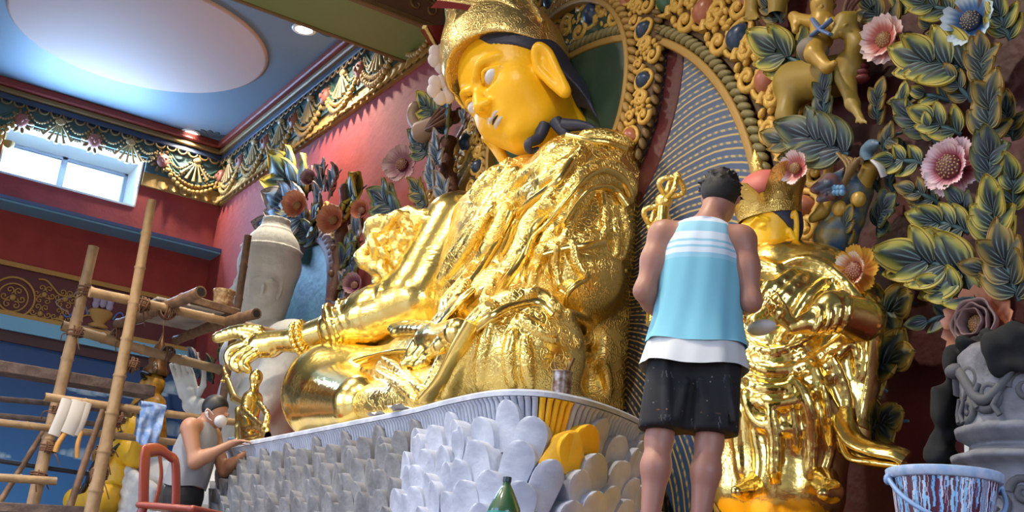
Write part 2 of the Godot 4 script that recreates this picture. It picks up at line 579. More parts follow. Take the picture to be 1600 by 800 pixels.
# ---------------------------------------------------------------- materials
func materials():
	var fine := normal_of(noise_tex(11, 0.04, 4), 4.0)
	var grain := normal_of(noise_tex(12, 0.09, 3), 5.0)
	var g := bumped("gold", Color(1.0, 0.88, 0.52), 0.2, 1.0, fine, 2.2, 0.22)
	g = bumped("gold_rough", Color(1.0, 0.88, 0.52), 0.3, 1.0, normal_of(noise_tex(21, 0.05, 3, 256, FastNoiseLite.TYPE_CELLULAR), 9.0), 5.0, 0.8)
	g = bumped("gold_brocade", Color(1.0, 0.88, 0.52), 0.25, 1.0, normal_of(scroll_relief(), 6.0), 1.7, 1.0)
	bumped("gold_hat", Color(0.93, 0.82, 0.55), 0.34, 1.0, M["gold_brocade"].normal_texture, 2.2, 1.0)
	bumped("gold_hat_small", Color(0.90, 0.76, 0.42), 0.34, 1.0, M["gold_brocade"].normal_texture, 1.1, 1.0)
	bumped("yellow_paint", Color(0.97, 0.74, 0.06), 0.42, 0.0, fine, 3.0, 0.25)
	bumped("yellow_matt", Color(0.90, 0.69, 0.12), 0.5, 0.0, fine, 3.0, 0.3)
	bumped("hair_blue", Color(0.17, 0.19, 0.28), 0.55, 0.0, fine, 4.0, 0.4)
	mottled("grey_clay", Color(0.40, 0.40, 0.41), Color(0.52, 0.52, 0.53), 0.85, 31, 1.4, 0.5)
	mottled("grey_pale", Color(0.60, 0.62, 0.68), Color(0.72, 0.74, 0.79), 0.75, 33, 1.6, 0.4)
	mottled("white_clay", Color(0.74, 0.73, 0.70), Color(0.84, 0.83, 0.80), 0.8, 35, 1.2, 0.45)
	mottled("red_wall", Color(0.55, 0.19, 0.18), Color(0.60, 0.22, 0.20), 0.75, 37, 0.7, 0.15)
	mottled("maroon", Color(0.26, 0.065, 0.075), Color(0.32, 0.085, 0.09), 0.55, 39, 0.9, 0.25)
	bumped("blue_ceiling", Color(0.43, 0.50, 0.56), 0.6, 0.0, fine, 0.6, 0.05)
	bumped("pink_white", Color(0.78, 0.68, 0.64), 0.75, 0.0, fine, 0.6, 0.05)
	bumped("green_paint", Color(0.50, 0.56, 0.34), 0.6, 0.0, fine, 0.6, 0.08)
	bumped("gilt_paint", Color(0.66, 0.52, 0.27), 0.55, 0.12, grain, 4.0, 0.5)
	bumped("gilt_dull", Color(0.47, 0.37, 0.21), 0.5, 0.2, grain, 4.0, 0.5)
	bumped("scroll_gold", Color(0.80, 0.64, 0.30), 0.45, 0.15, grain, 4.0, 0.4)
	bumped("pearl_gilt", Color(0.64, 0.55, 0.38), 0.5, 0.1, grain, 4.0, 0.3)
	bumped("frieze_green", Color(0.22, 0.33, 0.34), 0.6, 0.0, grain, 4.0, 0.5)
	bumped("frieze_red", Color(0.48, 0.16, 0.12), 0.55, 0.0, grain, 4.0, 0.3)
	bumped("frieze_blue", Color(0.15, 0.20, 0.30), 0.55, 0.0, grain, 4.0, 0.3)
	bumped("pink_paint", Color(0.58, 0.36, 0.32), 0.5, 0.0, grain, 4.0, 0.4)
	bumped("jewel_blue", Color(0.16, 0.24, 0.36), 0.35, 0.0, fine, 4.0, 0.2)
	bumped("jewel_pink", Color(0.66, 0.40, 0.30), 0.35, 0.0, fine, 4.0, 0.2)
	bumped("jewel_green", Color(0.22, 0.36, 0.27), 0.35, 0.0, fine, 4.0, 0.2)
	bumped("pale_blue", Color(0.42, 0.66, 0.80), 0.55, 0.0, fine, 1.0, 0.1)
	bumped("plaster", Color(0.82, 0.82, 0.80), 0.8, 0.0, fine, 1.0, 0.1)
	mottled("halo_green", Color(0.15, 0.24, 0.19), Color(0.24, 0.34, 0.27), 0.5, 41, 0.5, 0.12)
	mottled("niche_green", Color(0.16, 0.34, 0.36), Color(0.27, 0.45, 0.45), 0.5, 43, 0.6, 0.12)
	mottled("floor_stone", Color(0.45, 0.42, 0.40), Color(0.55, 0.52, 0.50), 0.35, 45, 0.6, 0.1)

# little spirals and dots, the raised pattern of brocade, as a height picture
func scroll_relief() -> Image:
	if scroll_im: return scroll_im
	var r := RandomNumberGenerator.new()
	r.seed = 5
	var n := 512
	var im := Image.create(n, n, false, Image.FORMAT_RF)
	im.fill(Color(0, 0, 0))
	for i in 92:
		var cx := r.randf() * n
		var cy := r.randf() * n
		var dir := 1.0 if r.randf() < 0.5 else -1.0
		var a0 := r.randf() * TAU
		var size := 16.0 + r.randf() * 26.0
		for s in 110:
			var t := s / 110.0
			var an := a0 + dir * t * 9.5
			var rad := size * (1.0 - t * 0.93)
			dab(im, cx + cos(an) * rad, cy + sin(an) * rad, 3.6 - t * 1.2, n)
		for s in 24:
			var t := s / 24.0
			var an := a0 - dir * t * 1.2
			dab(im, cx + cos(an) * size * (1.0 + t * 0.9), cy + sin(an) * size * (1.0 + t * 0.9), 3.4 * (1.0 - t * 0.6), n)
	for i in 260: dab(im, r.randf() * n, r.randf() * n, 2.0 + r.randf() * 3.5, n)
	scroll_im = im
	return im
var scroll_im: Image
func dab(im: Image, x: float, y: float, r: float, n: int):
	var q := int(ceil(r))
	for dy in range(-q, q + 1):
		for dx in range(-q, q + 1):
			var d := sqrt(float(dx * dx + dy * dy)) / r
			if d < 1.0:
				var px := posmod(int(x) + dx, n)
				var py := posmod(int(y) + dy, n)
				var h := sqrt(1.0 - d * d)
				if im.get_pixel(px, py).r < h: im.set_pixel(px, py, Color(h, 0, 0))

# ---------------------------------------------------------------- the hall
func struct(called: String, lo: Vector3, hi: Vector3, m: Material, parent: Node = self, bev := 0.0) -> MeshInstance3D:
	var b := Mb.new()
	if bev > 0.0: b.bevel_box(lo, hi, bev)
	else: b.box(lo, hi)
	var o := b.put(called, m, parent)
	if parent == self: o.set_meta("kind", "structure")
	return o

func build_room():
	var red: Material = M["red_wall"]
	struct("floor", Vector3(LWX, -0.3, -0.3), Vector3(3.6, 0.0, 8.2), M["floor_stone"])
	var wb := struct("wall_back", Vector3(LWX - 0.3, -0.3, -0.3), Vector3(3.6, CEIL + 0.3, 0.0), red)
	struct("relief_ground", Vector3(-5.6, 0.9, 0.0), Vector3(3.3, 5.6, 0.02), M["maroon"], wb)
	# left wall round the high window
	var wz := [1.16, 2.92]
	var wy := [5.42, 6.10]
	var wl := Mb.new()
	wl.box(Vector3(LWX - 0.85, 3.5, -0.3), Vector3(LWX, wy[0], 8.2))
	wl.box(Vector3(LWX - 0.85, wy[1], -0.3), Vector3(LWX, CEIL + 0.3, 8.2))
	wl.box(Vector3(LWX - 0.85, wy[0], -0.3), Vector3(LWX, wy[1], wz[0]))
	wl.box(Vector3(LWX - 0.85, wy[0], wz[1]), Vector3(LWX, wy[1], 8.2))
	wl.box(Vector3(LWX - 0.85, -0.3, -0.3), Vector3(LWX, 3.5, 8.2))
	var left := wl.put("wall_left", red, self)
	left.set_meta("kind", "structure")
	# mural panel: painted sky with clouds
	var mb := Mb.new()
	mb.quad(Vector3(LWX + 0.02, 0.0, 7.0), Vector3(LWX + 0.02, 0.0, 0.0), Vector3(LWX + 0.02, 3.45, 0.0), Vector3(LWX + 0.02, 3.45, 7.0))
	var mm := mat("mural", Color.WHITE, 0.6)
	mm.albedo_texture = mural()
	mb.put("painted_mural", mm, left)
	# painted maroon fascia, pale blue beam, gold lines and ledge on the left wall
	struct("fascia", Vector3(LWX, 3.62, 0.0), Vector3(LWX + 0.03, 4.25, 8.0), mat("fascia", Color(0.30, 0.06, 0.12), 0.5), left)
	struct("gold_line", Vector3(LWX, 4.23, 0.0), Vector3(LWX + 0.06, 4.29, 8.0), M["gilt_paint"], left)
	struct("gold_line", Vector3(LWX, 3.60, 0.0), Vector3(LWX + 0.07, 3.66, 8.0), M["gilt_paint"], left)
	struct("blue_beam", Vector3(LWX, 3.42, 0.0), Vector3(LWX + 0.10, 3.60, 8.0), M["pale_blue"], left)
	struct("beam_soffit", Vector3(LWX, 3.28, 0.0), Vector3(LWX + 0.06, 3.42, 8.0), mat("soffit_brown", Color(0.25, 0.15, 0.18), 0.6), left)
	struct("ledge", Vector3(LWX, 4.94, 0.0), Vector3(LWX + 0.42, 5.0, 8.0), M["pale_blue"], left)
	struct("ledge_lip", Vector3(LWX + 0.42, 4.965, 0.0), Vector3(LWX + 0.44, 5.01, 8.0), mat("ledge_blue", Color(0.30, 0.40, 0.58), 0.6), left)
	build_left_ornaments(left)
	# window: reveal in plaster, frame, two panes
	var w := thing("window_1", "", "", Vector3(LWX - 0.78, 0, 0))
	w.set_meta("kind", "structure")
	var white := mat("window_white", Color(0.86, 0.88, 0.9), 0.5)
	var rv := Mb.new()
	rv.box(Vector3(-0.02, wy[1] - 0.012, wz[0]), Vector3(0.80, wy[1] + 0.01, wz[1]))
	rv.box(Vector3(-0.02, wy[0] - 0.01, wz[0]), Vector3(0.80, wy[0] + 0.012, wz[1]))
	rv.box(Vector3(-0.02, wy[0], wz[0] - 0.01), Vector3(0.80, wy[1], wz[0] + 0.012))
	rv.box(Vector3(-0.02, wy[0], wz[1] - 0.012), Vector3(0.80, wy[1], wz[1] + 0.01))
	rv.put("window_reveal", M["plaster"], w)
	var zm: float = (wz[0] + wz[1]) * 0.5
	var fr := Mb.new()
	for zz in [[wz[0], wz[0] + 0.06], [zm - 0.04, zm + 0.04], [wz[1] - 0.06, wz[1]]]:
		fr.bevel_box(Vector3(0, wy[0], zz[0]), Vector3(0.07, wy[1], zz[1]), 0.008)
	fr.bevel_box(Vector3(0, wy[0], wz[0]), Vector3(0.07, wy[0] + 0.055, wz[1]), 0.008)
	fr.bevel_box(Vector3(0, wy[1] - 0.055, wz[0]), Vector3(0.07, wy[1], wz[1]), 0.008)
	fr.put("window_frame", mat("aluminium", Color(0.62, 0.66, 0.72), 0.4, 0.3), w)
	var glass := mat("window_glass", Color(0.95, 0.98, 1.0, 0.08), 0.05)
	glass.transparency = BaseMaterial3D.TRANSPARENCY_ALPHA
	for k in 2:
		var p := Mb.new()
		p.box(Vector3(0.03, wy[0] + 0.05, (wz[0] + 0.05) if k == 0 else zm + 0.03), Vector3(0.036, wy[1] - 0.05, (zm - 0.03) if k == 0 else wz[1] - 0.05))
		p.put("pane", glass, w)
	# ceiling with the round pale field and the beam
	var ce := struct("ceiling", Vector3(LWX - 0.3, CEIL, -0.3), Vector3(3.6, CEIL + 0.3, 8.2), M["blue_ceiling"])
	var d := Mb.new()
	d.lathe([Vector2(0, -0.03), Vector2(1.42, -0.03), Vector2(1.46, -0.012), Vector2(1.46, 0.01)], 72, Transform3D(Basis.IDENTITY, Vector3(-12.75, CEIL, 2.05)))
	d.put("round_field", M["pink_white"], ce)
	for q in [[325, 218], [525, 55]]:                                  # dark corner ornaments painted on the ceiling
		var o := Mb.new()
		var c := at_y(q[0], q[1], CEIL)
		for k in 5:
			var an := -0.5 + k * 0.42
			o.ball(Vector3(c.x + cos(an) * 0.16 + (0.1 if q[0] < 400 else -0.1), CEIL - 0.004, c.z + sin(an) * 0.16), Vector3(0.13, 0.006, 0.05), 10, 6, Basis(Vector3.UP, -an))
		o.put("painted_leaf_corner", mat("corner_blue", Color(0.20, 0.27, 0.33), 0.6), ce)
	var bm := struct("trim_1", Vector3(-9.78, 5.88, 0.0), Vector3(-9.0, CEIL, 8.0), M["green_paint"])
	struct("gilt_edge", Vector3(-9.03, 5.86, 0.0), Vector3(-8.96, 5.93, 8.0), M["gilt_dull"], bm, 0.01)
	struct("gilt_edge", Vector3(-9.81, 5.86, 0.0), Vector3(-9.76, 5.93, 8.0), M["gilt_dull"], bm, 0.01)
	struct("beam_face", Vector3(-9.0, 5.93, 0.0), Vector3(-8.975, CEIL - 0.1, 8.0), mat("beam_bronze", Color(0.42, 0.30, 0.20), 0.55), bm)
	for i in 7: scroll_flower(bm, Transform3D(Basis(Vector3.UP, PI / 2), Vector3(-8.98, 6.2, 0.3 + i * 0.62)), 0.26, M["gilt_dull"], "gilt_scroll")
	# altar platform (two levels) and the lower floor of the hall
	struct("trim_2", Vector3(-9.3, 0.0, 0.0), Vector3(3.3, 0.9, 1.62), M["maroon"])
	struct("trim_4", Vector3(-6.0, 0.0, 1.62), Vector3(3.3, 0.9, 2.0), M["maroon"])
	struct("trim_3", Vector3(LWX, 0.0, 0.0), Vector3(-9.3, 0.62, 1.62), M["floor_stone"])
	struct("trim_5", Vector3(LWX, 0.0, 1.62), Vector3(-6.0, 0.62, 3.0), M["floor_stone"])
	# right wall and front wall with tall openings; the light comes in there
	var wr := Mb.new()
	wr.box(Vector3(3.3, -0.3, -0.3), Vector3(3.6, CEIL + 0.3, 1.8))
	wr.box(Vector3(3.3, -0.3, 5.4), Vector3(3.6, CEIL + 0.3, 8.2))
	wr.box(Vector3(3.3, -0.3, 1.8), Vector3(3.6, 0.9, 5.4))
	wr.box(Vector3(3.3, 4.3, 1.8), Vector3(3.6, CEIL + 0.3, 5.4))
	wr.put("wall_right", M["plaster"], self).set_meta("kind", "structure")
	var wf := Mb.new()
	var xs := [LWX - 0.3, -11.4, -7.8, -6.2, -2.6, 3.6]
	for k in [0, 2, 4]: wf.box(Vector3(xs[k], -0.3, 7.9), Vector3(xs[k + 1], CEIL + 0.3, 8.2))
	for k in [1, 3]: wf.box(Vector3(xs[k], 4.3, 7.9), Vector3(xs[k + 1], CEIL + 0.3, 8.2))
	for k in [1, 3]: wf.box(Vector3(xs[k], -0.3, 7.9), Vector3(xs[k + 1], 0.05, 8.2))
	wf.put("wall_front", M["plaster"], self).set_meta("kind", "structure")

# spiral tendrils round a boss, used in friezes and panels; z is outward
func scroll_flower(parent: Node, xf: Transform3D, s: float, m: Material, called: String):
	var key := "sf%.3f" % s
	if not shared.has(key):
		var b := Mb.new()
		for k in 6:
			var a0 := TAU * k / 6
			var pts := PackedVector3Array()
			var rr := PackedFloat32Array()
			var d := 1.0 if k % 2 == 0 else -1.0
			for i in 15:
				var t := i / 14.0
				var an := t * 7.5 * d
				var rad := s * 0.30 * (1.0 - t * 0.85)
				pts.append(Vector3(cos(a0), sin(a0), 0) * s * 0.62 + Vector3(cos(a0 + PI + an), sin(a0 + PI + an), 0) * rad + Vector3(0, 0, s * 0.05))
				rr.append(s * 0.055)
			b.tube(pts, rr, 6)
		b.ball(Vector3.ZERO, Vector3(s * 0.24, s * 0.24, s * 0.16), 12, 8)
		shared[key] = b.mesh()
	part(shared[key], called, m, parent, xf)
var shared := {}

func mural() -> ImageTexture:
	var w := 640
	var h := 360
	var im := Image.create(w, h, false, Image.FORMAT_RGB8)
	var no := FastNoiseLite.new()
	no.seed = 3
	no.frequency = 0.011
	no.fractal_octaves = 4
	for y in h:
		for x in w:
			var t := float(y) / h
			var c := Color(0.12, 0.27, 0.47).lerp(Color(0.25, 0.50, 0.74), smoothstep(0.05, 0.62, t)).lerp(Color(0.52, 0.70, 0.78), smoothstep(0.6, 0.85, t)).lerp(Color(0.45, 0.57, 0.55), smoothstep(0.84, 0.98, t))
			var m := no.get_noise_2d(x, y * 1.6)
			c = c.lerp(Color(0.6, 0.72, 0.78), smoothstep(0.16, 0.5, m) * smoothstep(0.55, 0.8, t) * 0.7)
			im.set_pixel(x, y, c)
	var r := RandomNumberGenerator.new()
	r.seed = 9
	for i in 46:                                                      # rows of little curled clouds
		var cx := r.randf() * w
		var cy := 30 + r.randf() * 290
		var s := 7.0 + r.randf() * 9.0
		for k in 5:
			var px := cx + (k - 2) * s * 0.9
			var pr := s * (1.0 - absf(k - 2) * 0.24)
			for dy in range(-int(pr), int(pr * 0.55)):
				for dx in range(-int(pr), int(pr) + 1):
					var q := Vector2(dx, dy).length() / pr
					var x := int(px) + dx
					var y := int(cy) + dy
					if q < 1.0 and x >= 0 and y >= 0 and x < w and y < h:
						var sh := Color(0.72, 0.80, 0.86).lerp(Color(0.35, 0.52, 0.68), smoothstep(0.2, 0.95, q) * 0.8)
						im.set_pixel(x, y, im.get_pixel(x, y).lerp(sh, 0.85 * (1.0 - smoothstep(0.8, 1.0, q))))
	return ImageTexture.create_from_image(im)

func build_left_ornaments(left: Node3D):
	# gold scroll panel on the fascia, the lotus emblem in its cloud frame
	var c := at_x(20, 465, LWX + 0.03)
	var b := Mb.new()
	for ring in [[0.26, 0.016], [0.18, 0.012]]:
		var pts := PackedVector3Array()
		for i in 33: pts.append(c + Vector3(0.01, sin(TAU * i / 32) * ring[0], cos(TAU * i / 32) * ring[0]))
		b.tube(pts, ring[1], 6)
	b.put("gold_ring", M["gilt_paint"], left)
	for k in 4: scroll_flower(left, Transform3D(Basis(Vector3.UP, PI / 2), c + Vector3(0.0, (0.12 if k % 2 else -0.13), -0.42 + 0.26 * (k / 2) * (-1.0) + 0.06)), 0.15, M["gilt_paint"], "gold_scroll")
	scroll_flower(left, Transform3D(Basis(Vector3.UP, PI / 2), c), 0.17, M["gilt_paint"], "gold_scroll")
	for s: float in [-1.0, 1.0]:
		var e := Mb.new()
		var pts := []
		for i in 9:
			var t := i / 8.0
			pts.append(c + Vector3(0.01, s * (0.30 - 0.26 * t + 0.04 * sin(t * 12)), -0.25 - t * 0.75))
		e.tube(spline(pts, 4), 0.013, 6)
		e.put("gold_border", M["gilt_paint"], left)
	# emblem: a small gold vase of jewels with blue scarves in a thin outline
	var q := at_x(158, 487, LWX + 0.03)
	var o := Mb.new()
	var pts2 := PackedVector3Array()
	for i in 49:
		var an := TAU * i / 48
		pts2.append(q + Vector3(0.006, sin(an) * (0.24 + 0.03 * cos(an * 6)), cos(an) * (0.52 + 0.06 * cos(an * 6))))
	o.tube(pts2, 0.008, 6)
	o.put("cloud_outline", mat("pale_line", Color(0.62, 0.58, 0.6), 0.6), left)
	o = Mb.new()
	var vx := Transform3D(Basis.IDENTITY.scaled(Vector3(0.4, 1, 1)), q + Vector3(0.0, -0.22, 0))
	o.lathe([Vector2(0.0, 0), Vector2(0.12, 0.0), Vector2(0.13, 0.03), Vector2(0.07, 0.07), Vector2(0.15, 0.16), Vector2(0.16, 0.22), Vector2(0.12, 0.25), Vector2(0, 0.25)], 20, vx)
	o.put("gold_bowl", M["gilt_paint"], left)
	o = Mb.new()
	for k in 6: o.ball(q + Vector3(0.02, 0.08 + 0.07 * (1 if k < 3 else 0) + (0.03 if k == 4 else 0.0), (k % 3 - 1) * 0.09), Vector3(0.03, 0.06, 0.05), 10, 6)
	o.put("jewels", mat("emblem_pale", Color(0.6, 0.58, 0.7), 0.5), left)
	for s: float in [-1.0, 1.0]:
		o = Mb.new()
		var sp := []
		for i in 8:
			var t := i / 7.0
			sp.append(q + Vector3(0.012, -0.08 + 0.13 * sin(t * 5.5) * (1 - t * 0.4), s * (0.16 + t * 0.30)))
		o.tube(spline(sp, 4), 0.016, 6)
		o.put("scarf", mat("emblem_blue", Color(0.32, 0.38, 0.62), 0.5), left)

# ---------------------------------------------------------------- the frieze below the ceiling
func build_frieze():
	var L := 0.93
	var n_back := 7
	var n_left := 5
	for side in 2:
		var tr := Node3D.new()
		tr.name = "trim_back" if side == 0 else "trim_left"
		tr.set_meta("kind", "structure")
		add_child(tr)
		# local x along the wall, z outward
		tr.transform = Transform3D(Basis.IDENTITY, Vector3(LWX, 0, 0)) if side == 0 else Transform3D(Basis(Vector3.UP, PI / 2), Vector3(LWX, 0, L * n_left))
		var n := n_back if side == 0 else n_left
		var len := L * n
		if side == 0: len = 6.5
		struct("cornice_ledge", Vector3(0, CEIL - 0.10, 0), Vector3(len, CEIL, 0.26), M["frieze_red"], tr, 0.015)
		struct("cornice_step", Vector3(0, CEIL - 0.17, 0), Vector3(len, CEIL - 0.10, 0.20), M["gilt_dull"], tr, 0.015)
		struct("cornice_band", Vector3(0, CEIL - 0.25, 0), Vector3(len, CEIL - 0.17, 0.15), M["frieze_blue"], tr, 0.01)
		struct("frieze_ground", Vector3(0, 6.125, 0), Vector3(len, CEIL - 0.25, 0.07), M["frieze_green"], tr)
		for q in ([[0.0, len]] if side == 0 else [[0.0, L * n - 2.95], [L * n - 1.13, L * n]]):    # the window cuts the lower part
			struct("frieze_ground", Vector3(q[0], 5.93, 0), Vector3(q[1], 6.125, 0.07), M["frieze_green"], tr)
			struct("gilt_board", Vector3(q[0], 5.74, 0), Vector3(q[1], 5.98, 0.045), M["gilt_paint"], tr)
		# scalloped fringe under the cornice
		var sc := Mb.new()
		for i in int(len / 0.155):
			var pts := PackedVector3Array()
			for k in 9: pts.append(Vector3((i + 0.5) * 0.155 + cos(PI * k / 8) * 0.062, CEIL - 0.25 - sin(PI * k / 8) * 0.055, 0.13))
			sc.tube(pts, 0.014, 6)
		sc.put("scallops", M["gilt_dull"], tr)
		for i in n:
			var x := (i + 0.5) * L
			var xl := x - L * 0.5
			var cut := side == 1 and (i == 2 or i == 3)
			put_shared("fr_boss", "medallion", M["pink_paint"], tr, Vector3(xl + (0.12 if i == 0 else 0.0), 6.14, 0.07), frieze_boss)
			put_shared("fr_bossrim", "medallion_petals", M["gilt_dull"], tr, Vector3(xl + (0.12 if i == 0 else 0.0), 6.14, 0.06), frieze_boss_rim)
			put_shared("fr_pearl", "pearl_garland", M["pearl_gilt"], tr, Vector3(x, 6.14 if not cut else 6.22, 0.06), frieze_pearls)
			put_shared("fr_fan", "tassel_fan", M["pearl_gilt"], tr, Vector3(x, 6.25, 0.07), frieze_fan)
			if cut: continue
			put_shared("fr_big", "bead_swag", M["gilt_paint"], tr, Vector3(x, 6.14, 0.06), frieze_beads)
			put_shared("fr_drape", "green_drapery", mat("drape_green", Color(0.20, 0.34, 0.30), 0.55), tr, Vector3(x, 6.14, 0.06), frieze_drape)
			for k in 6: put_shared("fr_leaf", "valance_leaf", M["gilt_paint"], tr, Vector3(xl + (k + 0.5) * L / 6, 5.78, 0.04), frieze_leaf)

func put_shared(key: String, called: String, m: Material, parent: Node, p: Vector3, make: Callable, b := Basis.IDENTITY):
	if not shared.has(key):
		var mb := Mb.new()
		make.call(mb)
		shared[key] = mb.mesh()
	return part(shared[key], called, m, parent, Transform3D(b, p))
func frieze_boss(b: Mb):
	b.ball(Vector3(0, 0, 0.03), Vector3(0.085, 0.10, 0.06), 16, 10)
	for s in [-1, 1]: b.ball(Vector3(s * 0.035, 0.02, 0.085), Vector3(0.02, 0.014, 0.014), 8, 6)
	b.ball(Vector3(0, -0.015, 0.09), Vector3(0.018, 0.03, 0.022), 8, 6)
func frieze_boss_rim(b: Mb):
	for k in 10:
		var an := TAU * k / 10
		b.ball(Vector3(cos(an) * 0.12, sin(an) * 0.13, 0.01), Vector3(0.05, 0.026, 0.03), 10, 6, Basis(Vector3.BACK, an))
func sag(b: Mb, x0: float, y0: float, x1: float, y1: float, drop: float, r: float, n: int, z: float):
	for i in n:
		var t := (i + 0.5) / n
		b.ball(Vector3(lerpf(x0, x1, t), lerpf(y0, y1, t) - drop * 4.0 * t * (1 - t), z), Vector3.ONE * r, 8, 5)
func frieze_pearls(b: Mb):
	for s: float in [-1.0, 1.0]:
		sag(b, s * 0.42, 0.10, s * 0.04, 0.16, 0.17, 0.017, 12, 0.03)
		sag(b, s * 0.42, 0.04, s * 0.04, 0.12, 0.24, 0.015, 13, 0.035)
func frieze_beads(b: Mb):
	sag(b, -0.40, -0.04, 0.40, -0.04, 0.20, 0.026, 17, 0.03)
	sag(b, -0.41, -0.08, 0.41, -0.08, 0.25, 0.034, 14, 0.035)
func frieze_fan(b: Mb):
	b.ball(Vector3(0, 0.02, 0.03), Vector3(0.07, 0.05, 0.045), 12, 8)
	for k in 5:
		var an := (k - 2) * 0.36
		var d := Vector3(sin(an), -cos(an), 0)
		var pts := PackedVector3Array()
		var rr := PackedFloat32Array()
		for i in 8:
			var t := i / 7.0
			pts.append(d * (0.04 + t * 0.25) + Vector3(0, 0, 0.05 - t * 0.02))
			rr.append(0.010 + 0.018 * t * t)
		b.tube(pts, rr, 7)
func frieze_drape(b: Mb):
	for s: float in [-1.0, 1.0]:
		for k in 4:
			var pts := []
			for i in 6:
				var t := i / 5.0
				pts.append(Vector3(s * (0.40 - t * (0.30 - k * 0.05)), 0.17 - k * 0.045 - 0.20 * sin(t * PI * 0.55), 0.015))
			b.tube(spline(pts, 3), 0.018, 6)
func frieze_leaf(b: Mb):
	var p := PackedVector3Array()
	for r in 7:
		var t := r / 6.0
		var w := 0.072 * sqrt(maxf(0.0, 1.0 - t * t * t))
		for c in 7:
			var u := c / 3.0 - 1.0
			p.append(Vector3(u * w, -t * 0.115 + 0.06, 0.012 + 0.035 * (1 - u * u) + 0.035 * t * t))
	b.grid(p, 7, 7)

# ---------------------------------------------------------------- halos on the back wall
func ring_mesh(c: Vector3, r0: float, r1: float, z0: float, z1: float, a0: float, a1: float, n: int, egg := 0.0) -> Mb:
	# a raised band with softly rounded rims
	var p := PackedVector3Array()
	var prof := [[r1, z0], [r1, z1 - 0.012], [r1 - 0.012, z1], [r0 + 0.012, z1], [r0, z1 - 0.012], [r0, z0]]
	for i in n + 1:
		var an := lerpf(a0, a1, float(i) / n)
		for q in prof: p.append(c + Vector3(cos(an) * q[0], sin(an) * q[0] * (1.0 + egg), q[1]))
	var m := Mb.new()
	m.grid(p, n + 1, prof.size(), false, true)
	return m

func jewel_mesh(b: Mb):      # teardrop boss in a curled gilt setting; y points outward from the halo's centre
	var p := PackedVector3Array()
	for i in 9:
		var th := PI * i / 8
		for s in 14:
			var an := -TAU * s / 14
			var y := -cos(th) * 0.085
			p.append(Vector3(sin(th) * cos(an) * 0.075 * (1.0 - 0.25 * cos(th) * -1.0), y, maxf(0.0, sin(th) * sin(-an)) * 0.075 + 0.01))
	b.grid(p, 9, 14, true, true)
func setting_mesh(b: Mb):
	for s: float in [-1.0, 1.0]:
		var pts := []
		for i in 9:
			var t := i / 8.0
			var an := -PI / 2 + t * PI * 1.25
			pts.append(Vector3(s * cos(an) * (0.10 - t * 0.035), sin(an) * 0.11, 0.02))
		b.tube(spline(pts, 2), 0.018, 6)
func curl_mesh(b: Mb):       # an S of leaf scroll with thick curled ends
	for s: float in [-1.0, 1.0]:
		var pts := PackedVector3Array()
		var rr := PackedFloat32Array()
		for i in 20:
			var t := i / 19.0
			var an := s * t * 7.6 + PI * 0.5
			var rad := 0.082 * (1.0 - t * 0.82)
			pts.append(Vector3(s * 0.085 + cos(an) * rad * -s * s, sin(an) * rad * s, 0.022 + 0.012 * t))
			rr.append(0.026 * (1.0 - t * 0.45))
		b.tube(pts, rr, 6)
		b.ball(Vector3(s * 0.085, 0, 0.03), Vector3.ONE * 0.024, 8, 6)
	for s: float in [-1.0, 1.0]:
		for k in 3: b.ball(Vector3(s * 0.03, (k - 1) * 0.07, 0.015), Vector3(0.034, 0.02, 0.024), 8, 6, Basis(Vector3.BACK, s * (0.5 + k * 0.3)))

func halo_band(t: Node3D, c: Vector3, r0: float, r1: float, a0: float, a1: float, z: float, jewels: int, first := 0, sc := 1.0):
	var mid := (r0 + r1) * 0.5
	var cols := ["jewel_blue", "jewel_pink", "jewel_green", "jewel_pink"]
	for i in jewels:
		var an := lerpf(a0, a1, (i + 0.5) / jewels)
		var b := Basis(Vector3.BACK, an - PI / 2).scaled(Vector3.ONE * sc)
		var p := c + Vector3(cos(an) * mid, sin(an) * mid, z)
		put_shared("jewel", "jewel", M[cols[(i + first) % 4]], t, p, jewel_mesh, b)
		put_shared("setting", "jewel_setting", M["scroll_gold"], t, p, setting_mesh, b)
		var an2 := lerpf(a0, a1, (i + 1.0) / jewels)
		for k in 2:
			var r2 := lerpf(r0, r1, 0.30 + 0.44 * k)
			put_shared("curl", "leaf_scroll", M["scroll_gold"], t, c + Vector3(cos(an2) * r2, sin(an2) * r2, z), curl_mesh, Basis(Vector3.BACK, an2 - PI / 2 + (0.5 if k else -0.4)).scaled(Vector3.ONE * sc))

func rope(t: Node3D, c: Vector3, r: float, a0: float, a1: float, n: int, size: float, m: Material, called: String, z: float):
	var b := Mb.new()
	for i in n:
		var an := lerpf(a0, a1, (i + 0.5) / n)
		b.ball(c + Vector3(cos(an) * r, sin(an) * r, z), Vector3(size * 0.62, size * 1.15, size * 0.8), 8, 6, Basis(Vector3.BACK, an + 0.75))
	b.put(called, m, t)

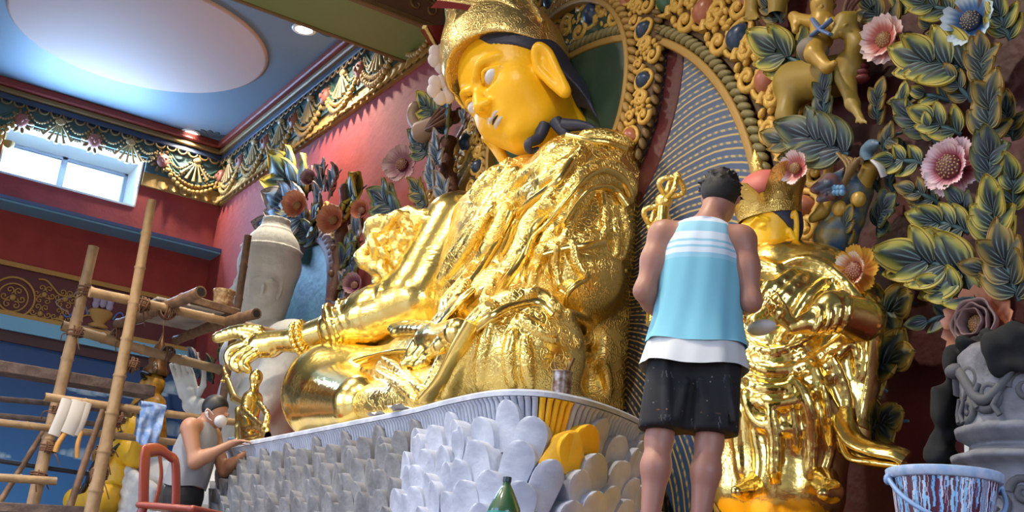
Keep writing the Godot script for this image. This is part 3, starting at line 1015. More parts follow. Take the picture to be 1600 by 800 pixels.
func build_halos():
	# the great halo: blue disc with fine gold rays
	var c := Vector3(-6.657, 2.59, 0.022)
	var t := thing("body_halo", "great dark blue halo with fine gold rays and wide gilt border behind the big statue", "halo", c)
	var im := Image.create(64, 256, false, Image.FORMAT_RGB8)
	for y in 256:
		for x in 64:
			var u := x / 64.0
			var v := y / 256.0
			var base := Color(0.10, 0.13, 0.20).lerp(Color(0.20, 0.30, 0.46), smoothstep(0.25, 1.0, v))
			var ln := smoothstep(0.10, 0.045, absf(u - 0.28))
			var dots := smoothstep(0.12, 0.06, absf(u - 0.72)) * (0.35 + 0.65 * float(fmod(v * 40.0, 1.0) < 0.55))
			im.set_pixel(x, y, base.lerp(Color(0.80, 0.66, 0.36), maxf(ln * 0.85, dots * 0.8)))
	var rm := mat("halo_rays", Color.WHITE, 0.5)
	rm.albedo_texture = ImageTexture.create_from_image(im)
	var p := PackedVector3Array()
	var uvs := PackedVector2Array()
	for i in 25:
		var f := i / 24.0
		var r := 0.1 + 2.0 * f
		for s in 241:
			var an := TAU * s / 240
			var tw := an - 0.55 * f * f + 0.3 * f + 0.002 * sin(f * 30.0)
			p.append(Vector3(cos(tw) * r, sin(tw) * r, 0.034))
			uvs.append(Vector2(s / 240.0 * 110.0, f))
	var b := Mb.new()
	b.grid(p, 25, 241, false, true, uvs)
	b.put("ray_field", rm, t)
	var o := Vector3.ZERO
	var a0 := -0.75
	var a1 := PI + 0.75
	ring_mesh(o, 2.10, 2.16, 0.0, 0.10, a0, a1, 96).put("inner_fillet", M["gilt_paint"], t)
	rope(t, o, 2.20, a0, a1, 150, 0.048, bumped("rope_gilt", Color(0.50, 0.46, 0.30), 0.5, 0.1, M["gilt_paint"].normal_texture, 4.0, 0.4), "twisted_rope", 0.075)
	ring_mesh(o, 2.24, 2.60, 0.0, 0.055, a0, a1, 96).put("scroll_ground", mat("scroll_ground", Color(0.30, 0.20, 0.09), 0.6), t)
	ring_mesh(o, 2.58, 2.635, 0.0, 0.09, a0, a1, 96).put("outer_fillet", M["pink_paint"], t)
	halo_band(t, o, 2.24, 2.60, a0, a1, 0.05, 24, 1, 1.15)
	# the head halo: green egg with gilt border and a maroon outer band
	var c2 := Vector3(-6.766, 4.25, 0.022)
	t = thing("head_halo", "dark green oval halo with narrow gilt border behind the big gold statue's head", "halo", c2)
	b = Mb.new()
	b.lathe([Vector2(0, 0.085), Vector2(0.90, 0.085), Vector2(0.92, 0.0)].map(func(q): return q), 64, Transform3D(Basis(Vector3.RIGHT, PI / 2), Vector3.ZERO))
	b.put("green_field", M["halo_green"], t)
	ring_mesh(o, 0.885, 0.935, 0.0, 0.15, 0, TAU, 80).put("inner_fillet", M["gilt_paint"], t)
	rope(t, o, 0.965, 0, TAU, 84, 0.045, M["gilt_paint"], "twisted_rope", 0.125)
	ring_mesh(o, 0.99, 1.20, 0.0, 0.11, 0, TAU, 80).put("scroll_ground", M["scroll_ground"] , t)
	halo_band(t, o, 0.99, 1.20, 0.1, TAU + 0.1, 0.105, 17, 0, 0.8)
	rope(t, o, 1.215, 0, TAU, 100, 0.04, M["gilt_dull"], "edge_beads", 0.09)
	ring_mesh(o, 1.22, 1.40, 0.0, 0.045, 0, TAU, 80).put("maroon_band", M["maroon"], t)
	# the small niche of the white statue
	var c3 := Vector3(-11.5, 3.45, 0.022)
	t = thing("niche_halo", "small blue-green arched halo with a beaded rim behind the white unfinished statue", "halo", c3)
	b = Mb.new()
	var arch := PackedVector2Array()
	for i in 33:
		var an := -0.6 + (PI + 1.2) * i / 32
		arch.append(Vector2(cos(an) * 0.78, sin(an) * 0.82))
	arch.append(Vector2(-0.62, -1.6))
	arch.append(Vector2(0.62, -1.6))
	b.slab(arch, 0.0, 0.05)
	b.put("blue_green_field", M["niche_green"], t)
	ring_mesh(o, 0.79, 0.88, 0.0, 0.13, -0.75, PI + 0.75, 60, 0.05).put("rim", mat("rim_violet", Color(0.45, 0.40, 0.46), 0.6), t)
	rope(t, o, 0.93, -0.75, PI + 0.75, 44, 0.075, mat("rim_bead", Color(0.56, 0.50, 0.55), 0.55), "rim_beads", 0.09)
	ring_mesh(o, 0.98, 1.22, 0.0, 0.06, -0.4, PI + 0.4, 60, 0.05).put("scroll_ground", M["scroll_ground"], t)
	halo_band(t, o, 1.0, 1.22, -0.3, PI + 0.3, 0.06, 9, 1, 0.9)

# ---------------------------------------------------------------- the lotus base
func base_outline(off: float) -> PackedVector3Array:       # plan of the base, offset outward; runs from the back left corner round the front to the back right
	var pts := [Vector3(-9.25, 0, 0.05), Vector3(-9.25, 0, 0.6), Vector3(-9.25, 0, 1.2), Vector3(-9.12, 0, 1.45), Vector3(-8.7, 0, 1.48), Vector3(-7.8, 0, 1.48), Vector3(-6.9, 0, 1.48), Vector3(-5.95, 0, 1.485), Vector3(-5.42, 0, 1.52), Vector3(-5.02, 0, 1.52), Vector3(-4.80, 0, 1.44), Vector3(-4.70, 0, 1.28), Vector3(-4.73, 0, 0.98), Vector3(-4.92, 0, 0.58), Vector3(-5.22, 0, 0.28), Vector3(-5.5, 0, 0.05)]
	var c := spline(pts, 5)
	var out := PackedVector3Array()
	for i in c.size():
		var t := (c[mini(i + 1, c.size() - 1)] - c[maxi(i - 1, 0)]).normalized()
		out.append(c[i] + Vector3(-t.z, 0, t.x) * off)
	return out

const BASE_TOP := 1.69
var petals_grey := []
func petal_mesh(w: float, h: float, th: float, lean: float) -> ArrayMesh:
	# a carved lotus lobe: tongue with a round tip that leans out a little, gently domed face, thick edge
	var b := Mb.new()
	var rows := 10
	var cols := 9
	for side in 2:
		var p := PackedVector3Array()
		for r in rows:
			var t := 1.0 - pow(1.0 - float(r) / (rows - 1), 1.7)
			var ww := w * 0.5 * (0.80 + 0.28 * t) * sqrt(maxf(0.0, 1.0 - pow(maxf(0.0, (t - 0.55) / 0.45), 2.0)))
			for ci in cols:
				var u := ci / (cols - 1.0) * 2.0 - 1.0
				var zb := lean * t * t + 0.05 * w * (1.0 - u * u * u * u)
				p.append(Vector3(u * ww, t * h, zb - (0.0 if side == 0 else th)))
		b.grid(p, rows, cols, false, side == 0)
	var rim := PackedVector3Array()
	var order := []
	for r in rows: order.append(r * cols)
	for r in range(rows - 1, -1, -1): order.append(r * cols + cols - 1)
	for side in 2:
		for i in order: rim.append(b.v[side * rows * cols + i])
	b.grid(rim, 2, order.size(), false, true)
	return b.mesh()

func walk(path: PackedVector3Array, d: float) -> Array:     # point and outward direction at a distance along the path
	for i in path.size() - 1:
		var l := path[i].distance_to(path[i + 1])
		if d <= l or i == path.size() - 2:
			var t := (path[i + 1] - path[i]) / maxf(l, 1e-5)
			return [path[i] + t * d, Vector3(-t.z, 0, t.x)]
		d -= l
	return [path[0], Vector3.BACK]
func length_of(path: PackedVector3Array) -> float:
	var s := 0.0
	for i in path.size() - 1: s += path[i].distance_to(path[i + 1])
	return s

func build_base():
	var t := thing("lotus_base", "long grey lotus base of carved petals under the big gold statue, partly painted yellow", "pedestal", Vector3.ZERO)
	var grey: Material = M["grey_clay"]
	var core := base_outline(-0.20)
	var flat_ := PackedVector2Array()
	for q in core: flat_.append(Vector2(q.x, -q.z))
	var up := Transform3D(Basis(Vector3.RIGHT, -PI / 2), Vector3.ZERO)
	var b := Mb.new()
	b.slab(flat_, 0.9, BASE_TOP - 0.02, 0.0, up)
	b.put("core", grey, t)
	b = Mb.new()
	var top := PackedVector2Array()
	for q in base_outline(0.0): top.append(Vector2(q.x, -q.z))
	b.slab(top, BASE_TOP - 0.035, BASE_TOP, 0.012, up)
	b.put("top_slab", M["grey_pale"], t)
	# the band of stamens: upright flutes below the top edge
	var path := base_outline(-0.035)
	var len := length_of(path)
	var n := int(len / 0.036)
	var fl := Mb.new()
	var yl := Mb.new()
	for i in n:
		var q := walk(path, (i + 0.5) * len / n)
		var yellow: bool = q[0].x > -4.98 and q[0].z > 1.19 and q[0].z < 1.345
		var m := yl if yellow else fl
		var pts := PackedVector3Array([q[0] + Vector3(0, BASE_TOP - 0.215, 0) - q[1] * 0.05, q[0] + Vector3(0, BASE_TOP - 0.06, 0), q[0] + Vector3(0, BASE_TOP - 0.032, 0) + q[1] * 0.022])
		m.tube(pts, PackedFloat32Array([0.0155, 0.0165, 0.0185]), 7)
	var fo := fl.put("stamen_flutes", M["grey_pale"], t)
	tag(fo, "row of pale grey upright flutes below the top edge", "", "", "stuff")
	var yo := yl.put("yellow_flutes", M["yellow_matt"], t)
	yo.set_meta("label", "short stretch of flutes painted yellow")
	# petals: lobed clusters, overlapping upwards like scales, lower ones further out
	var lobe := petal_mesh(0.160, 0.26, 0.12, 0.045)
	var wide := petal_mesh(0.178, 0.24, 0.12, 0.04)
	var r := RandomNumberGenerator.new()
	r.seed = 21
	var pa := base_outline(-0.09)
	var l := length_of(pa)
	var step := 0.475
	var cnt := int(l / step)
	# along, top below the slab, turn, out, wide
	var plan := [[0.0, 0.065, 0.0, 0.0, 0], [-0.115, 0.135, 0.22, 0.035, 1], [0.115, 0.135, -0.22, 0.035, 1], [-0.205, 0.20, 0.55, 0.06, 0], [0.205, 0.20, -0.55, 0.06, 0],
		[-0.085, 0.275, 0.34, 0.075, 1], [0.085, 0.275, -0.34, 0.075, 1], [-0.165, 0.36, 0.30, 0.085, 0], [0.165, 0.36, -0.30, 0.085, 0], [0.0, 0.42, 0.0, 0.095, 1], [-0.10, 0.47, 0.25, 0.11, 1], [0.10, 0.47, -0.25, 0.11, 1],
		[-0.21, 0.52, 0.2, 0.10, 0], [0.0, 0.585, 0.0, 0.115, 1], [-0.12, 0.64, 0.2, 0.12, 1], [0.12, 0.64, -0.2, 0.12, 1]]
	for i in cnt:
		for q in plan:
			var d: float = (i + 0.62) * step + q[0]
			if d < 0.8 or d > l - 0.55: continue
			var at_: Array = walk(pa, d)
			var nrm: Vector3 = at_[1]
			var tang := Vector3(nrm.z, 0, -nrm.x)
			var pos: Vector3 = at_[0] + nrm * (q[3] + 0.045)
			var bs := Basis(tang, Vector3.UP, nrm) * Basis(Vector3.BACK, q[2] + r.randf_range(-0.05, 0.05)) * Basis(Vector3.UP, r.randf_range(-0.10, 0.10))
			var h: float = (0.26 if q[4] == 0 else 0.24) * cos(q[2])
			pos.y = BASE_TOP - q[1] - h + r.randf_range(-0.012, 0.012)
			pos -= tang * sin(q[2]) * -0.12
			var front: bool = at_[0].x > -5.85
			var yel: bool = at_[0].x > -5.0 and at_[0].z > 1.02 and at_[0].z < 1.30 and q[1] < 0.25
			var o := part(lobe if q[4] == 0 else wide, "petal", M["yellow_matt"] if yel else (M["grey_pale"] if front else grey), t, Transform3D(bs, pos))
			if yel: o.set_meta("label", "petal painted yellow")

# ---------------------------------------------------------------- the big gold statue
# raises a fold of cloth along a line, on the surface that is there
func fold(s: Sdf, line: Array, r: float, kk := 0.03, lift := 0.2):
	var pts := []
	for q in line:
		var p: Vector3 = s.hit(EYE, ray(q[0], q[1]))
		if p != Vector3.INF: pts.append(p + (ray(q[0], q[1]).normalized()) * (r * (1.0 - lift) - s.c * 0.3))
	if pts.size() < 2: return
	var c := spline(pts, 4)
	var n := c.size()
	var rr := PackedFloat32Array()
	for i in n: rr.append(r * (0.55 + 0.45 * sin(PI * (0.12 + 0.76 * i / (n - 1.0)))))
	s.chain(c, rr, kk)

# the pixel's point on plane x, moved out in front of the cloth if it would lie inside it
func over(s: Sdf, px: float, py: float, x: float, out: float) -> Vector3:
	var p := at_x(px, py, x)
	var h := s.hit(EYE, ray(px, py))
	if h != Vector3.INF and h.distance_to(EYE) < p.distance_to(EYE) + out: return h + (EYE - h).normalized() * out
	return p

func build_big_statue():
	var t := thing("gold_statue", "huge gilded seated statue with yellow painted face and hat on the grey lotus base", "statue")
	# --- robe
	var s := Sdf.new(Vector3(-8.35, 1.62, -0.02), Vector3(-5.0, 4.02, 1.66), 0.020)
	s.k = 0.10
	s.ell(Vector3(-6.77, 2.80, 0.44), Vector3(0.66, 0.94, 0.41))
	s.cap(Vector3(-7.36, 3.36, 0.42), Vector3(-6.12, 3.46, 0.32), 0.28, 0.31)
	s.cap(Vector3(-6.75, 3.50, 0.40), Vector3(-6.60, 3.55, 0.36), 0.26, 0.24)
	s.cap(Vector3(-6.06, 3.45, 0.36), Vector3(-5.86, 2.72, 0.46), 0.33, 0.32)
	s.cap(Vector3(-5.86, 2.70, 0.48), Vector3(-6.25, 2.42, 0.92), 0.30, 0.25)
	s.rbox(Vector3(-6.60, 2.70, 0.16), Vector3(0.86, 1.06, 0.15), 0.10)
	s.ell(Vector3(-6.77, 2.05, 0.62), Vector3(1.05, 0.50, 0.62))
	s.cap(Vector3(-6.35, 2.05, 0.55), Vector3(-5.55, 2.05, 1.00), 0.40, 0.38)
	s.cap(Vector3(-5.55, 1.93, 1.02), Vector3(-6.6, 1.80, 1.20), 0.26, 0.15)
	s.cap(Vector3(-7.1, 2.0, 0.6), Vector3(-7.55, 2.05, 0.95), 0.38, 0.34)
	s.ell(Vector3(-6.3, 1.80, 0.75), Vector3(0.95, 0.22, 0.62))
	s.ell(Vector3(-6.75, 1.84, 1.05), Vector3(0.75, 0.20, 0.36))
	s.k = 0.03
	# the wide cuff of the left sleeve hanging below the elbow
	for line in [
		[[852, 208], [810, 237], [774, 267], [741, 306]], [[828, 237], [804, 267], [780, 300], [747, 351], [729, 378]],
		[[882, 255], [852, 282], [810, 312], [789, 330], [780, 366], [759, 402]], [[909, 234], [885, 270], [870, 306], [828, 348], [816, 378], [792, 420]],
		[[987, 300], [978, 276], [948, 261], [918, 270], [888, 297], [852, 342], [828, 366], [816, 396]], [[982, 312], [960, 285], [924, 285], [897, 306], [870, 348], [852, 390], [830, 430]],
		[[880, 206], [915, 212], [950, 216], [982, 226]], [[845, 392], [882, 381], [915, 377], [948, 370]],
		[[858, 320], [828, 350], [810, 398], [780, 440], [760, 470]], [[792, 326], [768, 380], [744, 419], [708, 464]], [[750, 347], [726, 383], [708, 407], [690, 440]],
		[[732, 512], [762, 488], [798, 470], [840, 464], [868, 484]], [[720, 520], [700, 560], [680, 600], [665, 625]], [[740, 520], [722, 560], [708, 600], [700, 618]]]:
		fold(s, line, 0.062, 0.014, 1.05)
	for line in [
		[[835, 215], [795, 250], [762, 285]], [[865, 225], [835, 262], [805, 285], [770, 330], [748, 370]], [[840, 300], [815, 330], [800, 370], [775, 410]], [[900, 250], [870, 290], [842, 325]],
		[[951, 309], [960, 348], [963, 396]], [[972, 321], [978, 360], [972, 402]], [[940, 300], [945, 335], [946, 365]], [[925, 300], [900, 330], [882, 372]],
		[[888, 489], [916, 503], [919, 526], [902, 538]], [[888, 561], [922, 558], [945, 578], [951, 615]], [[813, 495], [839, 515], [867, 526]], [[770, 500], [758, 530], [752, 570], [750, 605]],
		[[800, 520], [795, 560], [800, 600]], [[820, 530], [822, 570], [828, 605]], [[850, 390], [838, 420], [830, 455]], [[870, 385], [868, 415], [872, 450]], [[895, 380], [900, 408], [915, 430]],
		[[715, 470], [690, 495], [668, 520]], [[730, 440], [712, 470], [690, 500]], [[600, 560], [630, 580], [660, 610]], [[590, 580], [625, 600], [650, 625]], [[770, 320], [745, 360], [722, 400], [700, 430]],
		[[770, 440], [742, 470], [720, 500], [700, 540]], [[790, 450], [770, 480], [744, 505]]]:
		fold(s, line, 0.036, 0.010, 1.05)
	s.plane_cut(Vector3(0, BASE_TOP + 0.004, 0), Vector3.DOWN)
	# smooth hem bands lying on the cloth
	for q in [[0.034, [[861, 205], [818, 235], [782, 266], [748, 306]]], [0.028, [[895, 250], [866, 288], [826, 318], [806, 345], [792, 380], [772, 414]]], [0.034, [[984, 306], [972, 282], [946, 268], [920, 277], [894, 303], [858, 348], [834, 372], [822, 402]]],
		[0.026, [[980, 322], [958, 296], [926, 296], [904, 316], [880, 352]]], [0.030, [[866, 322], [836, 352], [818, 400], [788, 444], [764, 476]]], [0.026, [[736, 520], [765, 496], [800, 478], [840, 472], [866, 490]]], [0.028, [[798, 330], [776, 380], [752, 420], [716, 466]]],
		[0.024, [[884, 212], [916, 219], [950, 223], [980, 233]]], [0.024, [[848, 398], [884, 388], [917, 384], [946, 378]]]]:
		var pts := []
		var up := Vector3.ZERO
		for w in q[1]:
			var h := s.hit(EYE, ray(w[0], w[1]))
			if h != Vector3.INF:
				pts.append(h)
				up += (EYE - h).normalized()
		if pts.size() > 2:
			var hb0 := Mb.new()
			hb0.tube(spline(pts, 6), q[0], 10, 0.55, up.normalized())
			hb0.put("hem_band", M["gold"], t)
	var robe_field := s
	var robe := part(s.mesh(), "brocade_robe", M["gold_brocade"], t)
	robe.set_meta("label", "gilded robe with raised brocade pattern")
	# loose hem of the left sleeve: a smooth curved flange
	var hem := []
	for q in [[882, 486, -5.70], [884, 462, -5.60], [905, 441, -5.56], [939, 430, -5.60], [976, 424, -5.68]]: hem.append(at_x(q[0], q[1], q[2]))
	var hp := spline(hem, 6)
	var hb := Mb.new()
	var gp := PackedVector3Array()
	for i in hp.size():
		for k in 6:
			var f := k / 5.0
			gp.append(hp[i] + Vector3(-0.10 * f - 0.05 * f * f, 0.16 * f - 0.30 * f * (1.0 - float(i) / hp.size()) * 0.4, 0.05 * f))
	var gp2 := PackedVector3Array()
	for q in gp: gp2.append(q + Vector3(-0.02, -0.012, -0.01))
	hb.grid(gp, hp.size(), 6)
	hb.grid(gp2, hp.size(), 6, false, true)
	hb.tube(hp, 0.022, 8)
	hb.put("sleeve_hem", M["gold"], t)
	# --- smooth right leg and right arm
	s = Sdf.new(Vector3(-8.75, 1.62, 0.3), Vector3(-6.4, 3.75, 1.75), 0.022)
	s.k = 0.08
	s.cap(Vector3(-7.45, 2.02, 0.82), Vector3(-7.92, 2.06, 1.10), 0.36, 0.385)
	s.cap(Vector3(-7.90, 2.00, 1.15), Vector3(-7.05, 1.86, 1.28), 0.31, 0.20)
	s.plane_cut(Vector3(0, BASE_TOP + 0.004, 0), Vector3.DOWN)
	part(s.mesh(), "right_leg", M["gold"], t)
	s = Sdf.new(Vector3(-8.75, 2.0, 0.2), Vector3(-6.6, 3.9, 1.75), 0.022)
	s.k = 0.06
	var sh := Vector3(-7.38, 3.38, 0.50)
	var el := at_x(652, 470, -7.42)
	var bd := at_x(527, 512, -7.93)
	var wr := at_x(462, 531, -8.28)
	s.cap(sh, el, 0.30, 0.27)
	s.cap(el, at_x(585, 494, -7.66), 0.27, 0.215)
	s.cap(at_x(585, 494, -7.66), bd, 0.215, 0.155)
	var ax := (bd - el).normalized()
	for k in 5:                                                    # tight ruffles round the sleeve
		var c := el.lerp(bd, 0.30 + k * 0.172)
		var side := ax.cross(Vector3.UP).normalized()
		var r0 := lerpf(0.262, 0.165, clampf(0.30 + k * 0.172, 0, 1))
		var pts := PackedVector3Array()
		for i in 25:
			var an := TAU * i / 24
			pts.append(c + (side * cos(an) + side.cross(ax) * sin(an)) * r0 * (1.0 + 0.03 * sin(an * 5 + k)) + ax * 0.03 * sin(an * 2 + k))
		s.chain(pts, 0.020 if k < 4 else 0.034, 0.015)
	part(s.mesh(), "right_sleeve", M["gold"], t)
	# rosette of folded cloth on the upper right arm
	var rc := at_x(640, 392, -7.52)
	s = Sdf.new(rc - Vector3(0.50, 0.55, 0.45), rc + Vector3(0.55, 0.5, 0.55), 0.016)
	s.k = 0.03
	var nrm := (EYE - rc).normalized().lerp(Vector3(-0.3, 0.5, 0.7), 0.35).normalized()
	var rb := Basis.looking_at(-nrm, Vector3.UP)
	s.ell(rc - nrm * 0.08, Vector3(0.36, 0.31, 0.14), rb)
	for k in 5:
		var pts := PackedVector3Array()
		var rad: float = [0.36, 0.29, 0.225, 0.16, 0.09][k]
		for i in 41:
			var an := TAU * i / 40
			var w := 1.0 + 0.10 * sin(an * (8 - k) + k * 1.3) + 0.05 * sin(an * 3 + k)
			pts.append(rc + rb * Vector3(cos(an) * rad * w, sin(an) * rad * 0.86 * w, [-0.02, 0.05, 0.02, 0.065, 0.03][k] + 0.045 * sin(an * 6 + k * 2)))
		s.chain(pts, [0.055, 0.035, 0.03, 0.028, 0.035][k], 0.02)
	part(s.mesh(), "cloth_rosette", M["gold_rough"], t)
	# forearm and right hand, one surface
	s = Sdf.new(Vector3(-9.2, 2.05, 0.95), Vector3(-7.75, 2.85, 2.0), 0.013)
	s.k = 0.03
	s.cap(bd - ax * 0.05, wr, 0.135, 0.095)
	var palm := at_x(408, 535, -8.55)
	s.cap(wr, palm, 0.092, 0.085)
	s.cap(at_x(425, 543, -8.46), at_x(385, 545, -8.66), 0.08, 0.075)
	var fingers := [
		[[405, 517, -8.56], [385, 514, -8.66], [362, 517, -8.80], [336, 527, -8.94]],
		[[392, 527, -8.62], [372, 521, -8.74], [352, 526, -8.86], [338, 530, -8.93]],
		[[385, 538, -8.62], [365, 545, -8.72], [357, 558, -8.74], [362, 573, -8.70]],
		[[388, 548, -8.58], [370, 558, -8.64], [366, 570, -8.64], [374, 578, -8.60]],
		[[398, 552, -8.52], [384, 562, -8.54], [380, 572, -8.54], [388, 578, -8.52]],
	]
	for i in 5:
		var pts := []
		for q in fingers[i]: pts.append(at_x(q[0], q[1], q[2]))
		s.chain(spline(pts, 3), PackedFloat32Array([0.046, 0.044, 0.043, 0.042, 0.041, 0.039, 0.038, 0.036, 0.034, 0.03]), 0.012)
	part(s.mesh(), "right_forearm_and_hand", M["gold"], t)
	var bb := Mb.new()
	for k in 2:
		var c := bd.lerp(wr, 0.78 + k * 0.14)
		var side := ax.cross(Vector3.UP).normalized()
		for i in 18:
			var an := TAU * i / 18
			bb.ball(c + (side * cos(an) + side.cross(ax) * sin(an)) * 0.118, Vector3.ONE * 0.026, 8, 6)
	bb.put("bracelet", M["gold"], t)
	# left hand in the lap
	s = Sdf.new(Vector3(-7.3, 1.85, 0.7), Vector3(-5.2, 2.65, 1.75), 0.015)
	s.k = 0.04
	s.cap(over(robe_field, 716, 520, -6.40, 0.0), over(robe_field, 692, 528, -6.55, 0.05), 0.085, 0.10)
	s.cap(over(robe_field, 692, 528, -6.55, 0.05), over(robe_field, 668, 530, -6.65, 0.05), 0.10, 0.085)
	for f in [
		[[678, 514, -6.62], [650, 510, -6.76], [632, 510, -6.86], [612, 514, -6.95]], [[676, 520, -6.60], [650, 516, -6.72], [630, 516, -6.82], [616, 520, -6.90]],
		[[670, 530, -6.58], [655, 536, -6.64], [645, 550, -6.66], [640, 566, -6.66]], [[680, 540, -6.54], [662, 548, -6.58], [650, 562, -6.60], [632, 570, -6.62]], [[690, 540, -6.50], [676, 552, -6.52], [662, 566, -6.54], [650, 572, -6.56]]]:
		var pts := []
		for q in f: pts.append(over(robe_field, q[0], q[1], q[2], 0.05))
		s.chain(spline(pts, 3), PackedFloat32Array([0.052, 0.05, 0.048, 0.047, 0.046, 0.044, 0.042, 0.04, 0.037, 0.032]), 0.014)
	part(s.mesh(), "left_hand", M["gold"], t)
	# sashes hanging over the lap
	for q in [[[[735, 455, -6.30], [710, 478, -6.42], [690, 500, -6.52], [668, 520, -6.62]], 0.075], [[[740, 505, -6.28], [718, 545, -6.30], [695, 590, -6.32], [668, 622, -6.40]], 0.07], [[[560, 565, -7.55], [590, 556, -7.35], [620, 550, -7.15], [650, 548, -6.95]], 0.05]]:
		var pts := []
		for p in q[0]: pts.append(over(robe_field, p[0], p[1], p[2], 0.03))
		var b := Mb.new()
		b.tube(spline(pts, 6), q[1], 12, 0.35)
		b.put("sash", M["gold"], t)
	big_head(t)

func big_head(t: Node3D):
	var hd := Transform3D(Basis(Vector3(0.951, 0.257, 0.143), Vector3(-0.297, 0.863, 0.42), Vector3(-0.019, -0.441, 0.896)).orthonormalized(), Vector3.ZERO)
	hd.basis = Basis(hd.basis.z, 0.16) * Basis(hd.basis.y, 0.08) * hd.basis
	hd.basis = hd.basis.scaled_local(Vector3.ONE * 1.1)
	hd.origin = at_x(813, 139, -6.74)
	# head and neck, one surface; x to the statue's left, y up, z out of the face
	var s := Sdf.new(Vector3(-0.52, -0.80, -0.55), Vector3(0.56, 0.62, 0.56), 0.0125)
	s.k = 0.10
	s.ell(Vector3(0, 0.10, 0.0), Vector3(0.37, 0.43, 0.36))
	s.ell(Vector3(0, -0.17, 0.06), Vector3(0.305, 0.33, 0.31))
	s.ell(Vector3(0, -0.36, 0.15), Vector3(0.15, 0.10, 0.13), Basis.IDENTITY, 0.12)
	for q: float in [-1.0, 1.0]:
		s.ell(Vector3(q * 0.17, -0.14, 0.20), Vector3(0.12, 0.13, 0.12), Basis.IDENTITY, 0.09)
		s.ell(Vector3(q * 0.138, 0.015, 0.345), Vector3(0.09, 0.05, 0.05), Basis(Vector3.BACK, q * 0.12), 0.04, true)   # eye hollow
		s.ell(Vector3(q * 0.138, 0.005, 0.285), Vector3(0.085, 0.055, 0.06), Basis.IDENTITY, 0.02)
		s.chain(spline([Vector3(q * 0.05, 0.075, 0.365), Vector3(q * 0.14, 0.125, 0.345), Vector3(q * 0.24, 0.085, 0.26)], 4), 0.018, 0.03)
		s.chain(spline([Vector3(q * 0.075, 0.02, 0.345), Vector3(q * 0.145, 0.055, 0.350), Vector3(q * 0.225, 0.01, 0.29)], 4), 0.012, 0.012)
		# ears: long lobes
		s.chain(spline([Vector3(q * 0.345, -0.16, 0.135), Vector3(q * 0.385, -0.07, 0.125), Vector3(q * 0.425, -0.035, 0.10), Vector3(q * 0.44, -0.11, 0.075), Vector3(q * 0.425, -0.25, 0.09), Vector3(q * 0.405, -0.39, 0.10), Vector3(q * 0.385, -0.41, 0.11), Vector3(q * 0.365, -0.30, 0.13), Vector3(q * 0.345, -0.16, 0.135)], 4), 0.027, 0.02)
		s.ell(Vector3(q * 0.385, -0.15, 0.10), Vector3(0.03, 0.11, 0.025), Basis.IDENTITY, 0.02)
		s.ell(Vector3(q * 0.045, -0.135, 0.385), Vector3(0.035, 0.028, 0.035), Basis.IDENTITY, 0.02)
	s.chain([Vector3(0, 0.06, 0.335), Vector3(0, -0.05, 0.385), Vector3(0, -0.125, 0.425)], [0.028, 0.036, 0.046], 0.04)
	for q: float in [-1.0, 1.0]: s.ell(Vector3(q * 0.025, -0.165, 0.43), Vector3(0.013, 0.012, 0.02), Basis.IDENTITY, 0.006, true)
	s.ell(Vector3(0, -0.235, 0.32), Vector3(0.095, 0.055, 0.055), Basis.IDENTITY, 0.04)
	s.ell(Vector3(0, -0.375, 0.285), Vector3(0.07, 0.045, 0.05), Basis.IDENTITY, 0.05)
	s.cap(Vector3(0, -0.25, -0.08), Vector3(-0.10, -0.72, -0.20), 0.20, 0.20, 0.05)
	part(s.mesh(), "face", M["yellow_paint"], t, hd).set_meta("label", "bright yellow painted face with ears and neck")
	for q: float in [-1.0, 1.0]:
		var e := Mb.new()
		e.ball(Vector3(q * 0.138, 0.008, 0.306), Vector3(0.068, 0.046, 0.056), 18, 10, Basis(Vector3.BACK, q * 0.15))
		e.put("eye", mat("eye_white", Color(0.82, 0.83, 0.90), 0.4), t, hd)
	var lip := Mb.new()
	lip.tube(spline([Vector3(-0.085, -0.232, 0.338), Vector3(-0.035, -0.218, 0.372), Vector3(0, -0.226, 0.378), Vector3(0.035, -0.218, 0.372), Vector3(0.085, -0.232, 0.338)], 5), 0.015, 8)
	lip.tube(spline([Vector3(-0.06, -0.262, 0.345), Vector3(0, -0.272, 0.370), Vector3(0.06, -0.262, 0.345)], 5), 0.016, 8)
	lip.put("lips", mat("lip_white", Color(0.80, 0.78, 0.80), 0.5), t, hd)
	lip = Mb.new()
	lip.tube(spline([Vector3(-0.07, -0.245, 0.352), Vector3(0, -0.246, 0.383), Vector3(0.075, -0.243, 0.350)], 5), 0.007, 6)
	lip.put("mouth_line", mat("dark_line", Color(0.12, 0.08, 0.06), 0.6), t, hd)
	# hair: cap below the hat, mass at the back of the neck, locks on the shoulders
	s = Sdf.new(Vector3(-0.55, -0.95, -0.75), Vector3(0.65, 0.62, 0.45), 0.018)
	s.k = 0.08
	s.ell(Vector3(0, 0.12, -0.02), Vector3(0.405, 0.43, 0.36))
	s.ell(Vector3(-0.02, -0.28, -0.20), Vector3(0.33, 0.48, 0.15))
	s.chain([Vector3(0.08, -0.45, -0.24), Vector3(0.14, -0.66, -0.24), Vector3(0.16, -0.80, -0.20)], [0.13, 0.10, 0.06])
	var inv := hd.affine_inverse()
	s.ell(Vector3(0.20, -0.36, -0.06), Vector3(0.15, 0.42, 0.13))
	s.plane_cut(inv * Vector3(0, 0, 0.16), inv.basis * Vector3(0, 0, -1))
	var cutb := Basis(Vector3.RIGHT, 0.0)
	s.ell(Vector3(0, -0.42, 0.36), Vector3(0.60, 0.66, 0.55), cutb, 0.02, true)
	part(s.mesh(), "hair", M["hair_blue"], t, hd)
